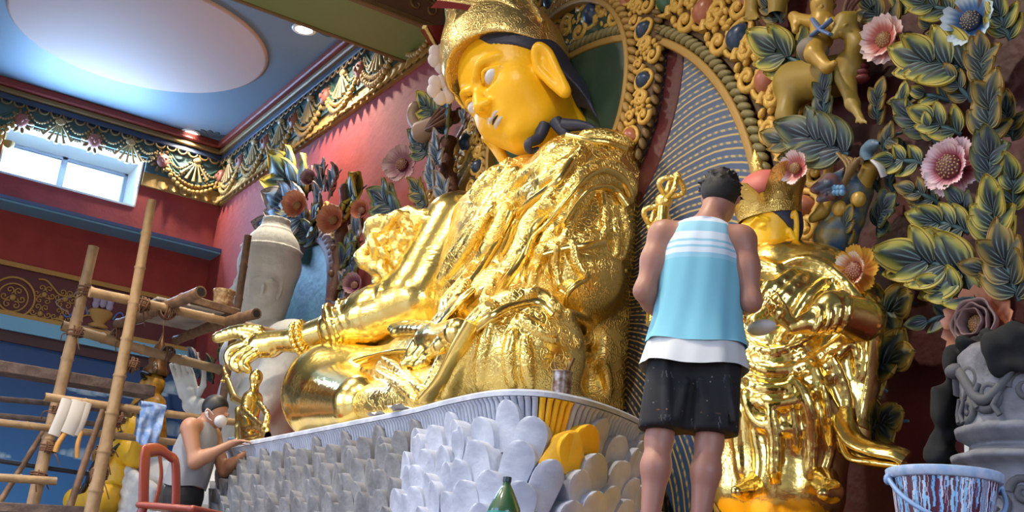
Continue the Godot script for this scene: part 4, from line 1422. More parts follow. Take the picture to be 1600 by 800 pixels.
	for q in [[[850, 195, -6.38], [842, 215, -6.38], [826, 224, -6.38], [828, 236, -6.40], [842, 232, -6.38]], [[868, 190, -6.28], [880, 206, -6.22], [892, 216, -6.18], [905, 228, -6.15]], [[880, 196, -6.22], [905, 196, -6.12], [924, 200, -6.05], [934, 208, -6.0]]]:
		var pts := []
		for p in q: pts.append(at_x(p[0], p[1], p[2]))
		var b := Mb.new()
		var sp := spline(pts, 5)
		var rr := PackedFloat32Array()
		for i in sp.size(): rr.append(0.052 * (1.0 - 0.75 * i / sp.size()))
		b.tube(sp, rr, 9)
		b.put("hair_lock", M["hair_blue"], t)
	# hat: domed cap cut along the brow, upturned lappets lined with red
	s = Sdf.new(Vector3(-0.62, -0.2, -0.75), Vector3(0.62, 1.30, 0.62), 0.02)
	s.k = 0.06
	s.ell(Vector3(0, 0.24, -0.02), Vector3(0.43, 0.50, 0.43))
	s.cap(Vector3(0, 0.45, -0.06), Vector3(0, 0.95, -0.14), 0.34, 0.20, 0.12)
	s.cap(Vector3(0, 0.95, -0.14), Vector3(0, 1.15, -0.16), 0.10, 0.06, 0.05)
	s.ell(Vector3(0, -0.15, 0.34), Vector3(0.50, 0.50, 0.62), Basis.IDENTITY, 0.02, true)
	part(s.mesh(), "hat_crown", M["gold_hat"], t, hd)
	for q: float in [-1.0, 1.0]:
		# lappet: sheet that flares from above the ear upward and forward
		var g := PackedVector3Array()
		var rows := 12
		var cols := 9
		for i in rows:
			var f := float(i) / (rows - 1)
			for k in cols:
				var w := k / (cols - 1.0)
				var a := Vector3(q * 0.405, 0.16, -0.02).lerp(Vector3(q * 0.13, 0.76, 0.31), f)       # front edge
				var c := Vector3(q * 0.43, 0.18, -0.08).lerp(Vector3(q * 0.42, 1.05, -0.22), f)      # back edge
				var p := a.lerp(c, w)
				p += Vector3(q * 0.075 * sin(PI * f) * sin(PI * minf(1.0, w + 0.2)), 0, 0.05 * sin(PI * w))
				g.append(p)
		var g2 := PackedVector3Array()
		for p in g: g2.append(p + Vector3(-q * 0.025, 0, -0.012))
		var lb := Mb.new()
		lb.grid(g, rows, cols, false, q > 0)
		lb.tube(PackedVector3Array(range(rows).map(func(i): return g[i * cols])), 0.02, 7)
		lb.tube(PackedVector3Array(range(rows).map(func(i): return g[i * cols + cols - 1])), 0.02, 7)
		lb.tube(PackedVector3Array(range(cols).map(func(k): return g[(rows - 1) * cols + k])), 0.02, 7)
		var lp := lb.put("hat_lappet", M["gold_hat"], t, hd)
		lb = Mb.new()
		var fac := PackedVector3Array()
		for i in rows:
			var f := float(i) / (rows - 1)
			var a0 := g[i * cols]
			fac.append(a0 + Vector3(q * 0.005, 0.0, 0.0))
			fac.append(a0 + Vector3(-q * 0.03 * f, -0.05 * f, 0.08 * f))
		lb.grid(g2, rows, cols, false, q < 0)
		lb.grid(fac, rows, 2, false, q > 0)
		lb.put("red_lining", mat("lining_red", Color(0.45, 0.07, 0.09), 0.5), lp)
	for q in [[691, 92, 0.0], [690, 140, 1.0]]:                       # white flower at the far side of the hat
		var b := Mb.new()
		var p := at_x(q[0], q[1], -7.15)
		for k in 6:
			var an: float = TAU * k / 6 + q[2]
			b.ball(p + Vector3(0, cos(an), sin(an)) * 0.07, Vector3(0.03, 0.06, 0.06), 10, 6)
		b.put("hat_flower", mat("flower_white", Color(0.80, 0.76, 0.80), 0.6), t)

# ---------------------------------------------------------------- people
# adds a hand to a field: a palm, four bent fingers, a thumb from the side of the palm
func hand(s: Sdf, wrist: Vector3, dir: Vector3, palm_down: Vector3, thumb_side: Vector3, size: float, curl: float):
	var d := dir.normalized()
	var pn := palm_down.normalized()
	var sd := thumb_side.normalized()
	s.cap(wrist, wrist + d * size * 0.25, size * 0.15, size * 0.16, 0.01)
	s.rbox(wrist + d * size * 0.36, Vector3(size * 0.20, size * 0.075, size * 0.22), size * 0.07, Basis(sd, pn, sd.cross(pn).normalized()), 0.012)
	var lens := [0.40, 0.46, 0.42, 0.33]
	for i in 4:
		var o := wrist + d * size * 0.52 + sd * size * (0.155 - 0.103 * i)
		var pts := [o]
		var a := 0.15
		for k in 3:
			a += curl * (0.5 + 0.3 * k)
			pts.append(pts[k] + (d * cos(a) + pn * sin(a)) * size * lens[i] * [0.45, 0.32, 0.23][k])
		s.chain(pts, [size * 0.052, size * 0.048, size * 0.045, size * 0.038], 0.003)
	var b := wrist + d * size * 0.16 + sd * size * 0.17
	s.chain([b, b + (d * 0.6 + sd * 0.65 + pn * 0.15) * size * 0.22, b + (d * 1.1 + sd * 0.75 + pn * 0.45) * size * 0.36], [size * 0.065, size * 0.056, size * 0.042], 0.008)

# a cloth surface through rings: [centre, half width x, half depth z, turn]
func loft(b: Mb, rings: Array, sides := 40, wob := 0.0, waves := 7, seed_ := 0):
	var p := PackedVector3Array()
	for i in rings.size():
		var q = rings[i]
		for k in sides:
			var an := TAU * k / sides
			var w: float = 1.0 + wob * (1.0 - float(i) / rings.size()) * sin(an * waves + seed_ + i * 0.25) + wob * 0.5 * sin(an * (waves * 2 + 1) + i * 0.6)
			p.append(q[0] + Vector3(cos(an) * q[1] * w, 0.012 * wob * 30.0 * sin(an * 3) if i == 0 else 0.0, sin(an) * q[2] * w))
	b.grid(p, rings.size(), sides, true)

func build_worker_standing():
	var root := at(1072, 872, 1.3)
	root.y = 0.9
	var t := thing("person", "person seen from behind in light blue tank top and black shorts standing before gold statues", "person", root)
	var fwd := Vector3(-0.74, 0, -0.67)
	t.basis = Basis(Vector3(-fwd.z, 0, fwd.x) * -1.0 * -1.0, Vector3.UP, -fwd)
	t.basis = Basis(Vector3.UP.cross(-fwd).normalized(), Vector3.UP, -fwd.normalized())
	var skin := bumped("skin", Color(0.62, 0.43, 0.36), 0.5, 0.0, normal_of(noise_tex(61, 0.06, 3), 3.0), 5.0, 0.15)
	# body: x right, y up, z to the back
	var s := Sdf.new(Vector3(-0.36, -0.02, -0.52), Vector3(0.38, 1.78, 0.22), 0.0125)
	s.k = 0.04
	s.ell(Vector3(0, 0.93, 0), Vector3(0.165, 0.15, 0.115))
	s.ell(Vector3(0.0, 1.20, 0.0), Vector3(0.155, 0.24, 0.105))
	s.cap(Vector3(-0.155, 1.375, 0.005), Vector3(0.16, 1.365, 0.005), 0.062, 0.062, 0.06)
	s.cap(Vector3(0.01, 1.38, 0.015), Vector3(0.045, 1.50, -0.02), 0.062, 0.056, 0.05)
	s.ell(Vector3(0.075, 1.585, -0.055), Vector3(0.074, 0.10, 0.09), Basis(Vector3.RIGHT, -0.35) * Basis(Vector3.BACK, -0.15), 0.03)
	s.ell(Vector3(0.08, 1.53, -0.105), Vector3(0.055, 0.062, 0.055), Basis.IDENTITY, 0.03)
	s.ell(Vector3(0.082, 1.565, -0.152), Vector3(0.013, 0.022, 0.018), Basis.IDENTITY, 0.012)
	for q: float in [-1.0, 1.0]: s.ell(Vector3(0.075 + q * 0.076, 1.575, -0.04), Vector3(0.012, 0.032, 0.02), Basis.IDENTITY, 0.008)
	for a in [[Vector3(-0.175, 1.37, 0.0), Vector3(-0.232, 1.10, 0.035), Vector3(-0.150, 1.03, -0.19)], [Vector3(0.18, 1.36, 0.0), Vector3(0.222, 1.08, 0.02), Vector3(0.170, 1.12, -0.235)]]:
		s.cap(a[0], a[0].lerp(a[1], 0.45), 0.060, 0.053)
		s.cap(a[0].lerp(a[1], 0.45), a[1], 0.053, 0.041)
		s.cap(a[1], a[1].lerp(a[2], 0.35), 0.043, 0.041)
		s.cap(a[1].lerp(a[2], 0.35), a[2], 0.041, 0.027)
	for a in [[Vector3(-0.095, 0.88, 0), Vector3(-0.135, 0.47, -0.01), Vector3(-0.155, 0.07, 0.02)], [Vector3(0.095, 0.88, 0), Vector3(0.072, 0.47, -0.015), Vector3(0.045, 0.07, 0.015)]]:
		s.cap(a[0], a[1], 0.085, 0.054)
		s.cap(a[1], a[1].lerp(a[2], 0.30) + Vector3(0, 0, 0.018), 0.052, 0.058)
		s.cap(a[1].lerp(a[2], 0.30) + Vector3(0, 0, 0.018), a[2], 0.057, 0.034)
		s.cap(a[2] + Vector3(0, -0.03, 0.03), a[2] + Vector3(0, -0.04, -0.13), 0.034, 0.03)
	hand(s, Vector3(-0.150, 1.03, -0.19), Vector3(0.35, 0.1, -1), Vector3(0.8, -0.5, 0.2), Vector3(0.4, 0.9, 0.2), 0.17, 0.45)
	hand(s, Vector3(0.170, 1.12, -0.235), Vector3(-0.3, 0.25, -1), Vector3(-0.8, -0.5, 0.2), Vector3(-0.4, 0.9, 0.2), 0.17, 0.45)
	part(s.mesh(), "body", skin, t)
	# hair
	s = Sdf.new(Vector3(-0.06, 1.46, -0.19), Vector3(0.21, 1.76, 0.12), 0.007)
	s.k = 0.012
	var hb := Basis(Vector3.RIGHT, -0.35) * Basis(Vector3.BACK, -0.15)
	s.ell(Vector3(0.074, 1.608, -0.045), Vector3(0.088, 0.098, 0.102), hb)
	s.ell(Vector3(0.085, 1.50, -0.17), Vector3(0.10, 0.105, 0.10), hb, 0.01, true)
	s.ell(Vector3(0.05, 1.46, 0.02), Vector3(0.09, 0.06, 0.09), hb, 0.01, true)
	var r := RandomNumberGenerator.new()
	r.seed = 4
	for i in 150:
		var v := Vector3(r.randf_range(-1, 1), r.randf_range(-0.1, 1), r.randf_range(-0.7, 1)).normalized()
		var p := Vector3(0.074, 1.608, -0.045) + hb * (v * Vector3(0.086, 0.096, 0.10))
		s.cap(p, p + (v * 0.012 + Vector3(r.randf_range(-1, 1), -0.3, r.randf_range(-1, 1)) * 0.014), 0.007, 0.004, 0.006)
	part(s.mesh(), "hair", bumped("dark_hair", Color(0.075, 0.06, 0.055), 0.55, 0.0, normal_of(noise_tex(62, 0.12, 3), 7.0), 9.0, 0.8), t)
	# tank top with white stripes over the shoulder blades
	var im := Image.create(64, 256, false, Image.FORMAT_RGB8)
	for y in 256:
		for x in 64:
			var v := 1.0 - y / 255.0                                   # 0 hem .. 1 neck
			var c := Color(0.47, 0.72, 0.80)
			if v > 0.64: c = Color(0.56, 0.76, 0.84)
			if (v > 0.68 and v < 0.725) or (v > 0.745 and v < 0.775) or (v > 0.795 and v < 0.86): c = Color(0.80, 0.85, 0.90)
			if v > 0.955: c = Color(0.85, 0.88, 0.92)
			im.set_pixel(x, y, c)
	var tm := mat("tank_blue", Color.WHITE, 0.85)
	tm.albedo_texture = ImageTexture.create_from_image(im)
	var b := Mb.new()
	var rings := [[Vector3(-0.005, 0.875, 0.0), 0.216, 0.166], [Vector3(-0.005, 0.93, 0.0), 0.204, 0.150], [Vector3(-0.003, 1.0, 0.0), 0.190, 0.136], [Vector3(0, 1.10, 0.003), 0.181, 0.130], [Vector3(0, 1.19, 0.005), 0.176, 0.127], [Vector3(0, 1.27, 0.008), 0.168, 0.122], [Vector3(0.0, 1.33, 0.010), 0.155, 0.112], [Vector3(0.0, 1.38, 0.012), 0.142, 0.096], [Vector3(0.004, 1.415, 0.014), 0.125, 0.078], [Vector3(0.008, 1.432, 0.016), 0.100, 0.068], [Vector3(0.012, 1.438, 0.02), 0.076, 0.066]]
	loft(b, rings, 56, 0.030, 6)
	# the loft runs hem to neck: v from 0 to 1 downward in the picture
	for i in b.uv.size(): b.uv[i] = Vector2(b.uv[i].x, 1.0 - clampf((b.v[i].y - 0.875) / 0.565, 0, 1))
	b.put("tank_top", tm, t)
	b = Mb.new()
	loft(b, [[Vector3(-0.008, 0.775, 0.005), 0.224, 0.184], [Vector3(-0.006, 0.82, 0.003), 0.216, 0.172], [Vector3(-0.005, 0.90, 0.0), 0.198, 0.146]], 56, 0.035, 6, 1)
	b.put("undershirt_hem", mat("white_cloth", Color(0.78, 0.79, 0.80), 0.85), t)
	# shorts
	s = Sdf.new(Vector3(-0.34, 0.42, -0.24), Vector3(0.33, 1.02, 0.24), 0.0125)
	s.k = 0.035
	s.ell(Vector3(0, 0.86, 0), Vector3(0.18, 0.15, 0.135))
	s.cap(Vector3(-0.090, 0.83, 0), Vector3(-0.125, 0.44, 0.0), 0.108, 0.108)
	s.cap(Vector3(0.085, 0.83, 0), Vector3(0.080, 0.44, -0.005), 0.108, 0.112)
	s.plane_cut(Vector3(0, 0.505, 0), Vector3(0, -1, 0.05))
	s.plane_cut(Vector3(0, 0.97, 0), Vector3.UP)
	for q in [[-0.12, 0.78, -0.10, 0.54, 0.115], [0.12, 0.82, 0.17, 0.55, 0.11], [0.02, 0.72, 0.06, 0.56, 0.10], [-0.03, 0.70, -0.06, 0.55, 0.10]]:
		s.cap(Vector3(q[0], q[1], q[4]), Vector3(q[2], q[3], q[4]), 0.010, 0.016, 0.03)
	var sm := mat("shorts_black", Color.WHITE, 0.85)
	var si := Image.create(256, 256, false, Image.FORMAT_RGB8)
	si.fill(Color(0.085, 0.085, 0.10))
	for i in 130:
		var cc := Color(0.5, 0.5, 0.52) if r.randf() < 0.8 else Color(0.62, 0.40, 0.18)
		var x0 := r.randi() % 256
		var y0 := r.randi() % 256
		var n := 1 + r.randi() % 2
		if r.randf() < 0.10:
			for k in 9: si.set_pixel((x0 + k / 4) % 256, (y0 + k) % 256, cc)
		for dx in n:
			for dy in n: si.set_pixel((x0 + dx) % 256, (y0 + dy) % 256, cc)
	sm.albedo_texture = ImageTexture.create_from_image(si)
	sm.uv1_triplanar = true
	sm.uv1_scale = Vector3.ONE * 1.3
	part(s.mesh(), "shorts", sm, t)

func build_worker_bent():
	# local: x forward (towards the statue's base), y up, z to the camera side; origin at the feet
	var hip := at(288, 768, 1.80)
	var t := thing("person", "person in grey tank top and white face mask leaning over left end of lotus base", "person", Vector3(hip.x, 0.62, hip.z))
	var f := Vector3(0.70, 0, -0.71)
	t.basis = Basis(f, Vector3.UP, f.cross(Vector3.UP).normalized())
	var H := hip.y - 0.62
	var skin := bumped("skin_left", Color(0.60, 0.42, 0.32), 0.5, 0.0, normal_of(noise_tex(61, 0.06, 3), 3.0), 5.0, 0.15)
	var s := Sdf.new(Vector3(-0.32, H - 0.25, -0.40), Vector3(0.62, H + 0.90, 0.40), 0.0125)
	s.k = 0.04
	s.ell(Vector3(0.0, H, 0), Vector3(0.13, 0.14, 0.165))
	s.cap(Vector3(0.0, H + 0.10, 0), Vector3(0.04, H + 0.42, 0), 0.135, 0.13)
	s.cap(Vector3(0.05, H + 0.47, -0.17), Vector3(0.05, H + 0.47, 0.17), 0.07, 0.07)
	s.cap(Vector3(0.06, H + 0.48, 0), Vector3(0.105, H + 0.58, 0), 0.065, 0.06)
	s.ell(Vector3(0.145, H + 0.620, 0), Vector3(0.085, 0.115, 0.078), Basis(Vector3.BACK, -0.35))
	s.ell(Vector3(0.185, H + 0.555, 0), Vector3(0.05, 0.055, 0.055), Basis.IDENTITY, 0.03)
	s.ell(Vector3(0.242, H + 0.600, 0), Vector3(0.02, 0.022, 0.015), Basis.IDENTITY, 0.015)
	for q: float in [-1.0, 1.0]: s.ell(Vector3(0.115, H + 0.610, q * 0.08), Vector3(0.02, 0.034, 0.012), Basis.IDENTITY, 0.008)
	# near arm, far arm
	for a in [[Vector3(0.06, H + 0.44, 0.20), Vector3(0.17, H + 0.20, 0.235), Vector3(0.375, H + 0.36, 0.14)], [Vector3(0.06, H + 0.44, -0.20), Vector3(0.20, H + 0.20, -0.20), Vector3(0.41, H + 0.33, -0.10)]]:
		s.cap(a[0], a[1], 0.068, 0.048)
		s.cap(a[1], a[1].lerp(a[2], 0.35), 0.050, 0.046)
		s.cap(a[1].lerp(a[2], 0.35), a[2], 0.046, 0.029)
		hand(s, a[2], Vector3(0.9, 0.35, -a[2].z * 0.8), Vector3(0.2, -1, 0), Vector3(0, 0.1, -signf(a[2].z)), 0.18, 0.35)
	part(s.mesh(), "body", skin, t)
	s = Sdf.new(Vector3(-0.020, H + 0.465, -0.14), Vector3(0.310, H + 0.805, 0.14), 0.008)
	s.k = 0.012
	s.ell(Vector3(0.135, H + 0.650, 0), Vector3(0.105, 0.105, 0.090), Basis(Vector3.BACK, -0.35))
	s.ell(Vector3(0.235, H + 0.545, 0), Vector3(0.13, 0.115, 0.14), Basis(Vector3.BACK, -0.2), 0.01, true)
	s.ell(Vector3(0.110, H + 0.565, 0.09), Vector3(0.03, 0.06, 0.03), Basis.IDENTITY, 0.01, true)
	part(s.mesh(), "hair", mat("black_hair", Color(0.045, 0.042, 0.045), 0.5), t)
	# mask with ear loops
	s = Sdf.new(Vector3(0.100, H + 0.445, -0.12), Vector3(0.310, H + 0.645, 0.12), 0.007)
	s.k = 0.01
	s.ell(Vector3(0.195, H + 0.555, 0), Vector3(0.050, 0.056, 0.066), Basis(Vector3.BACK, -0.3))
	s.plane_cut(Vector3(0.155, H + 0.565, 0), Vector3(-1, 0.2, 0))
	part(s.mesh(), "face_mask", mat("mask_white", Color(0.80, 0.80, 0.82), 0.8), t)
	for q: float in [-1.0, 1.0]:
		var eb := Mb.new()
		eb.tube(spline([Vector3(0.165, H + 0.585, q * 0.07), Vector3(0.130, H + 0.620, q * 0.088), Vector3(0.105, H + 0.605, q * 0.094), Vector3(0.125, H + 0.565, q * 0.088), Vector3(0.160, H + 0.540, q * 0.07)], 4), 0.003, 5)
		eb.put("ear_loop", M["mask_white"], t)
	var ear := Mb.new()
	ear.ball(Vector3(0.122, H + 0.593, 0.092), Vector3(0.010, 0.012, 0.010), 8, 6)
	ear.tube(PackedVector3Array([Vector3(0.125, H + 0.590, 0.096), Vector3(0.135, H + 0.560, 0.094)]), 0.004, 6)
	ear.put("earbud", M["mask_white"], t)
	var b := Mb.new()
	loft(b, [[Vector3(0.0, H + 0.03, 0), 0.150, 0.19], [Vector3(0.008, H + 0.10, 0), 0.158, 0.19], [Vector3(0.02, H + 0.2, 0), 0.160, 0.185], [Vector3(0.03, H + 0.32, 0), 0.160, 0.180], [Vector3(0.045, H + 0.42, 0), 0.142, 0.165], [Vector3(0.055, H + 0.48, 0), 0.112, 0.135], [Vector3(0.065, H + 0.525, 0), 0.085, 0.10]], 48, 0.025, 5)
	b.put("tank_top", mat("tank_grey", Color(0.50, 0.50, 0.52), 0.85), t)
	# trousers and shoes
	s = Sdf.new(Vector3(-0.26, -0.01, -0.28), Vector3(0.32, H + 0.15, 0.28), 0.018)
	s.k = 0.04
	s.ell(Vector3(0, H - 0.02, 0), Vector3(0.142, 0.15, 0.18))
	for q: float in [-1.0, 1.0]:
		s.cap(Vector3(0, H - 0.06, q * 0.09), Vector3(0.03, H * 0.52, q * 0.11), 0.095, 0.07)
		s.cap(Vector3(0.03, H * 0.52, q * 0.11), Vector3(0.0, 0.08, q * 0.12), 0.068, 0.055)
		s.cap(Vector3(-0.03, 0.045, q * 0.12), Vector3(0.13, 0.035, q * 0.13), 0.045, 0.035)
	part(s.mesh(), "trousers", mat("trousers_dark", Color(0.09, 0.085, 0.10), 0.8), t)

# ---------------------------------------------------------------- the smaller gold statue at the right
func build_small_statue():
	var zc := 0.50
	var t := thing("gold_statue", "smaller standing gilded statue with yellow face and tall brocade hat at right, behind the worker", "statue")
	var g := func(x, y, z): return at(x, y, z)
	var s := Sdf.new(Vector3(-4.9, 0.98, 0.03), Vector3(-2.85, 2.75, 1.25), 0.0155)
	s.k = 0.07
	var neck: Vector3 = at(1208, 410, 0.50)
	# trunk under the robe, wide to the feet
	s.cap(at(1215, 440, 0.48), at(1240, 520, 0.50), 0.22, 0.30)
	s.cap(at(1240, 520, 0.50), at(1245, 640, 0.52), 0.30, 0.30)
	s.cap(at(1235, 640, 0.52), at(1235, 765, 0.52), 0.28, 0.25)
	s.cap(at(1165, 650, 0.60), at(1165, 765, 0.60), 0.17, 0.16)
	s.cap(at(1165, 440, 0.55), at(1262, 432, 0.42), 0.13, 0.17)
	s.cap(at(1290, 440, 0.42), at(1330, 500, 0.42), 0.17, 0.15)          # left shoulder and hanging sleeve
	s.cap(at(1330, 500, 0.42), at(1345, 600, 0.40), 0.14, 0.07)
	s.cap(at(1345, 600, 0.40), at(1335, 680, 0.42), 0.06, 0.075)
	s.cap(at(1150, 470, 0.62), at(1140, 540, 0.72), 0.13, 0.12)
	s.k = 0.02
	for line in [
		[[1150, 420], [1185, 412], [1215, 420]], [[1225, 415], [1260, 408], [1300, 425], [1335, 460], [1358, 510]],
		[[1150, 545], [1190, 575], [1240, 575], [1290, 545], [1320, 520]], [[1148, 570], [1190, 605], [1245, 600], [1300, 560], [1330, 530]], [[1150, 600], [1195, 630], [1250, 622], [1300, 585]],
		[[1165, 480], [1200, 455], [1240, 425]], [[1175, 500], [1215, 470], [1255, 432]], [[1210, 560], [1235, 510], [1262, 465], [1290, 440]], [[1225, 565], [1260, 520], [1290, 480], [1310, 460]],
		[[1240, 590], [1262, 630], [1270, 680], [1268, 740]], [[1270, 570], [1290, 620], [1310, 660], [1320, 700]], [[1300, 560], [1318, 610], [1322, 650]],
		[[1165, 615], [1178, 650], [1205, 668], [1250, 672]], [[1150, 640], [1155, 690], [1160, 740]], [[1205, 640], [1212, 690], [1210, 745]], [[1180, 670], [1190, 715], [1186, 760]]]:
		fold(s, line, 0.030, 0.015, 0.9)
	for line in [[[1340, 470], [1352, 530], [1350, 590]], [[1325, 480], [1335, 540], [1340, 590]], [[1230, 600], [1240, 650], [1245, 700]], [[1160, 520], [1180, 540], [1215, 548], [1260, 530]], [[1155, 535], [1190, 560], [1240, 556], [1280, 530]],
		[[1185, 440], [1172, 470], [1160, 500]], [[1200, 440], [1190, 470], [1180, 510]], [[1285, 600], [1295, 650], [1298, 700], [1290, 740]]]:
		fold(s, line, 0.019, 0.01, 0.9)
	s.plane_cut(Vector3(0, 1.035, 0), Vector3.DOWN)
	part(s.mesh(), "robe", M["gold"], t)
	# right sleeve and arm across the chest
	s = Sdf.new(Vector3(-4.6, 1.4, 0.2), Vector3(-2.8, 2.5, 1.35), 0.012)
	s.k = 0.03
	s.cap(at(1345, 500, 0.58), at(1300, 485, 0.75), 0.10, 0.085)
	s.cap(at(1300, 485, 0.75), at(1262, 505, 0.86), 0.075, 0.045)
	s.cap(at(1262, 505, 0.86), at(1240, 512, 0.90), 0.036, 0.034)
	for k in 4:
		var c := at(1310 - k * 13, 488 + k * 4, 0.72 + k * 0.04)
		var pts := PackedVector3Array()
		for i in 17: pts.append(c + (RX * 0.25 - DN).normalized() * cos(TAU * i / 16) * (0.088 - k * 0.010) + FW.cross(RX * 0.25 - DN).normalized().lerp(-FW, 0.8).normalized() * sin(TAU * i / 16) * (0.088 - k * 0.010))
		s.chain(pts, 0.012, 0.012)
	hand(s, at(1240, 512, 0.90), at(1215, 488, 0.93) - at(1240, 512, 0.90), -FW * -1.0, -DN, 0.20, 0.35)
	part(s.mesh(), "arm_and_hand", M["gold"], t)
	# hanging scarf ends at the right: curling cloth
	var b := Mb.new()
	for q in [[[[1318, 640, 0.55], [1322, 668, 0.58], [1338, 690, 0.60], [1368, 702, 0.60], [1400, 708, 0.58], [1416, 716, 0.56]], 0.055], [[[1322, 688, 0.56], [1335, 715, 0.58], [1368, 722, 0.58], [1412, 728, 0.55]], 0.045], [[[1352, 470, 0.50], [1368, 520, 0.45], [1362, 580, 0.42], [1352, 640, 0.42], [1348, 670, 0.44]], 0.04]]:
		var pts := []
		for p in q[0]: pts.append(at(p[0], p[1], p[2]))
		b.tube(spline(pts, 6), q[1], 12, 0.45)
	b.put("scarf_end", M["gold"], t)
	# raised right arm holding the vajra staff
	s = Sdf.new(Vector3(-5.6, 1.9, 0.2), Vector3(-4.2, 3.0, 1.1), 0.013)
	s.k = 0.03
	s.cap(at(1152, 448, 0.58), at(1090, 470, 0.70), 0.10, 0.075)
	s.cap(at(1090, 470, 0.70), at(1050, 400, 0.66), 0.065, 0.04)
	hand(s, at(1050, 400, 0.66), at(1040, 360, 0.64) - at(1050, 400, 0.66), -FW, RX, 0.19, 0.5)
	part(s.mesh(), "raised_arm", M["gold"], t)
	# boots
	s = Sdf.new(Vector3(-4.9, 1.0, 0.2), Vector3(-3.2, 1.35, 1.35), 0.014)
	s.k = 0.03
	for q in [[1195, 748, 1165, 765, 0.85], [1285, 748, 1300, 768, 0.72]]:
		s.cap(at(q[0], q[1], q[4] - 0.18), at(q[2], q[3], q[4]), 0.07, 0.045)
		s.cap(at(q[2], q[3], q[4]), at(q[2] - 14, q[3] + 3, q[4] + 0.10), 0.045, 0.028)
	s.plane_cut(Vector3(0, 1.035, 0), Vector3.DOWN)
	part(s.mesh(), "boots", M["gold"], t)
	# head
	var hc := at(1202, 360, 0.52)
	var hd := Transform3D(Basis(Vector3.UP, -0.02) * Basis(Vector3.RIGHT, 0.22) * Basis(Vector3.BACK, 0.06), hc)
	var k := 0.36
	s = Sdf.new(Vector3(-0.5, -0.72, -0.5), Vector3(0.5, 0.62, 0.56), 0.018)
	s.k = 0.09
	s.ell(Vector3(0, 0.10, -0.06), Vector3(0.37, 0.43, 0.42))
	s.ell(Vector3(0, -0.17, 0.06), Vector3(0.32, 0.32, 0.31))
	s.ell(Vector3(0, -0.36, 0.15), Vector3(0.16, 0.10, 0.13), Basis.IDENTITY, 0.12)
	for q: float in [-1.0, 1.0]:
		s.ell(Vector3(q * 0.145, 0.0, 0.37), Vector3(0.10, 0.035, 0.05), Basis.IDENTITY, 0.03, true)
		s.ell(Vector3(q * 0.145, 0.0, 0.285), Vector3(0.085, 0.045, 0.06), Basis.IDENTITY, 0.02)
		s.chain([Vector3(q * 0.04, 0.075, 0.365), Vector3(q * 0.14, 0.12, 0.345), Vector3(q * 0.25, 0.07, 0.25)], 0.022, 0.03)
		s.chain(spline([Vector3(q * 0.36, 0.05, -0.04), Vector3(q * 0.41, 0.14, -0.12), Vector3(q * 0.40, -0.05, -0.12), Vector3(q * 0.385, -0.27, -0.05), Vector3(q * 0.36, -0.1, -0.01)], 4), 0.036, 0.025)
		s.ell(Vector3(q * 0.05, -0.13, 0.38), Vector3(0.04, 0.03, 0.035), Basis.IDENTITY, 0.02)
	s.chain([Vector3(0, 0.06, 0.335), Vector3(0, -0.05, 0.385), Vector3(0, -0.125, 0.42)], [0.03, 0.038, 0.05], 0.04)
	s.chain([Vector3(-0.1, -0.24, 0.34), Vector3(0, -0.235, 0.375), Vector3(0.1, -0.24, 0.34)], 0.022, 0.01)
	s.chain([Vector3(-0.07, -0.285, 0.335), Vector3(0, -0.29, 0.36), Vector3(0.07, -0.285, 0.335)], 0.024, 0.01)
	s.cap(Vector3(0, -0.25, -0.08), Vector3(0, -0.70, -0.14), 0.20, 0.22, 0.05)
	part(s.mesh(), "face", M["yellow_paint"], t, hd.scaled_local(Vector3.ONE * k)).set_meta("label", "yellow painted face with closed eyes")
	s = Sdf.new(Vector3(-0.55, -0.5, -0.65), Vector3(0.55, 0.62, 0.45), 0.025)
	s.k = 0.05
	s.ell(Vector3(0, 0.10, -0.10), Vector3(0.41, 0.46, 0.43))
	s.ell(Vector3(0, -0.28, 0.38), Vector3(0.60, 0.55, 0.55), Basis.IDENTITY, 0.02, true)
	part(s.mesh(), "hair", M["hair_blue"], t, hd.scaled_local(Vector3.ONE * k))
	# hat: band rising to peaks, red lining between
	b = Mb.new()
	var p := PackedVector3Array()
	for i in 9:
		for c in 49:
			var an := TAU * c / 48
			var f := i / 8.0
			var peak := 0.46 + 0.22 * pow(absf(cos(an)), 3.0) - 0.30 * pow(absf(cos(an - 0.85)), 40.0)
			var r := 0.43 + 0.15 * f - 0.03 * sin(f * PI)
			p.append(Vector3(cos(an) * r, 0.17 + f * peak, -0.06 + sin(an) * r * 1.08))
	b.grid(p, 9, 49, false, false)
	for i in p.size(): p[i] = Vector3(p[i].x * 0.93, p[i].y, -0.06 + (p[i].z + 0.06) * 0.93)
	b.put("hat_band", M["gold_hat_small"], t, hd.scaled_local(Vector3.ONE * k))
	b = Mb.new()
	b.grid(p, 9, 49, false, true)
	b.put("hat_lining", M["lining_red"], t, hd.scaled_local(Vector3.ONE * k))
	b = Mb.new()
	b.ball(Vector3(0, 0.55, -0.08), Vector3(0.42, 0.34, 0.44), 20, 12)
	b.put("hat_dome", mat("hat_pink", Color(0.76, 0.40, 0.35), 0.55), t, hd.scaled_local(Vector3.ONE * k))
	b = Mb.new()
	b.lathe([Vector2(0.0, 0.85), Vector2(0.10, 0.86), Vector2(0.07, 0.95), Vector2(0.09, 1.02), Vector2(0.05, 1.10), Vector2(0.0, 1.22)], 14)
	b.put("hat_finial", M["gold_hat_small"], t, hd.scaled_local(Vector3.ONE * k))
	# vajra on a staff in the raised right hand
	var vj := thing("vajra_staff", "gold double-ended vajra ornament held up at left of the standing worker's head", "ornament", at(1037, 315, 0.62))
	b = Mb.new()
	b.ball(Vector3.ZERO, Vector3.ONE * 0.05, 14, 10)
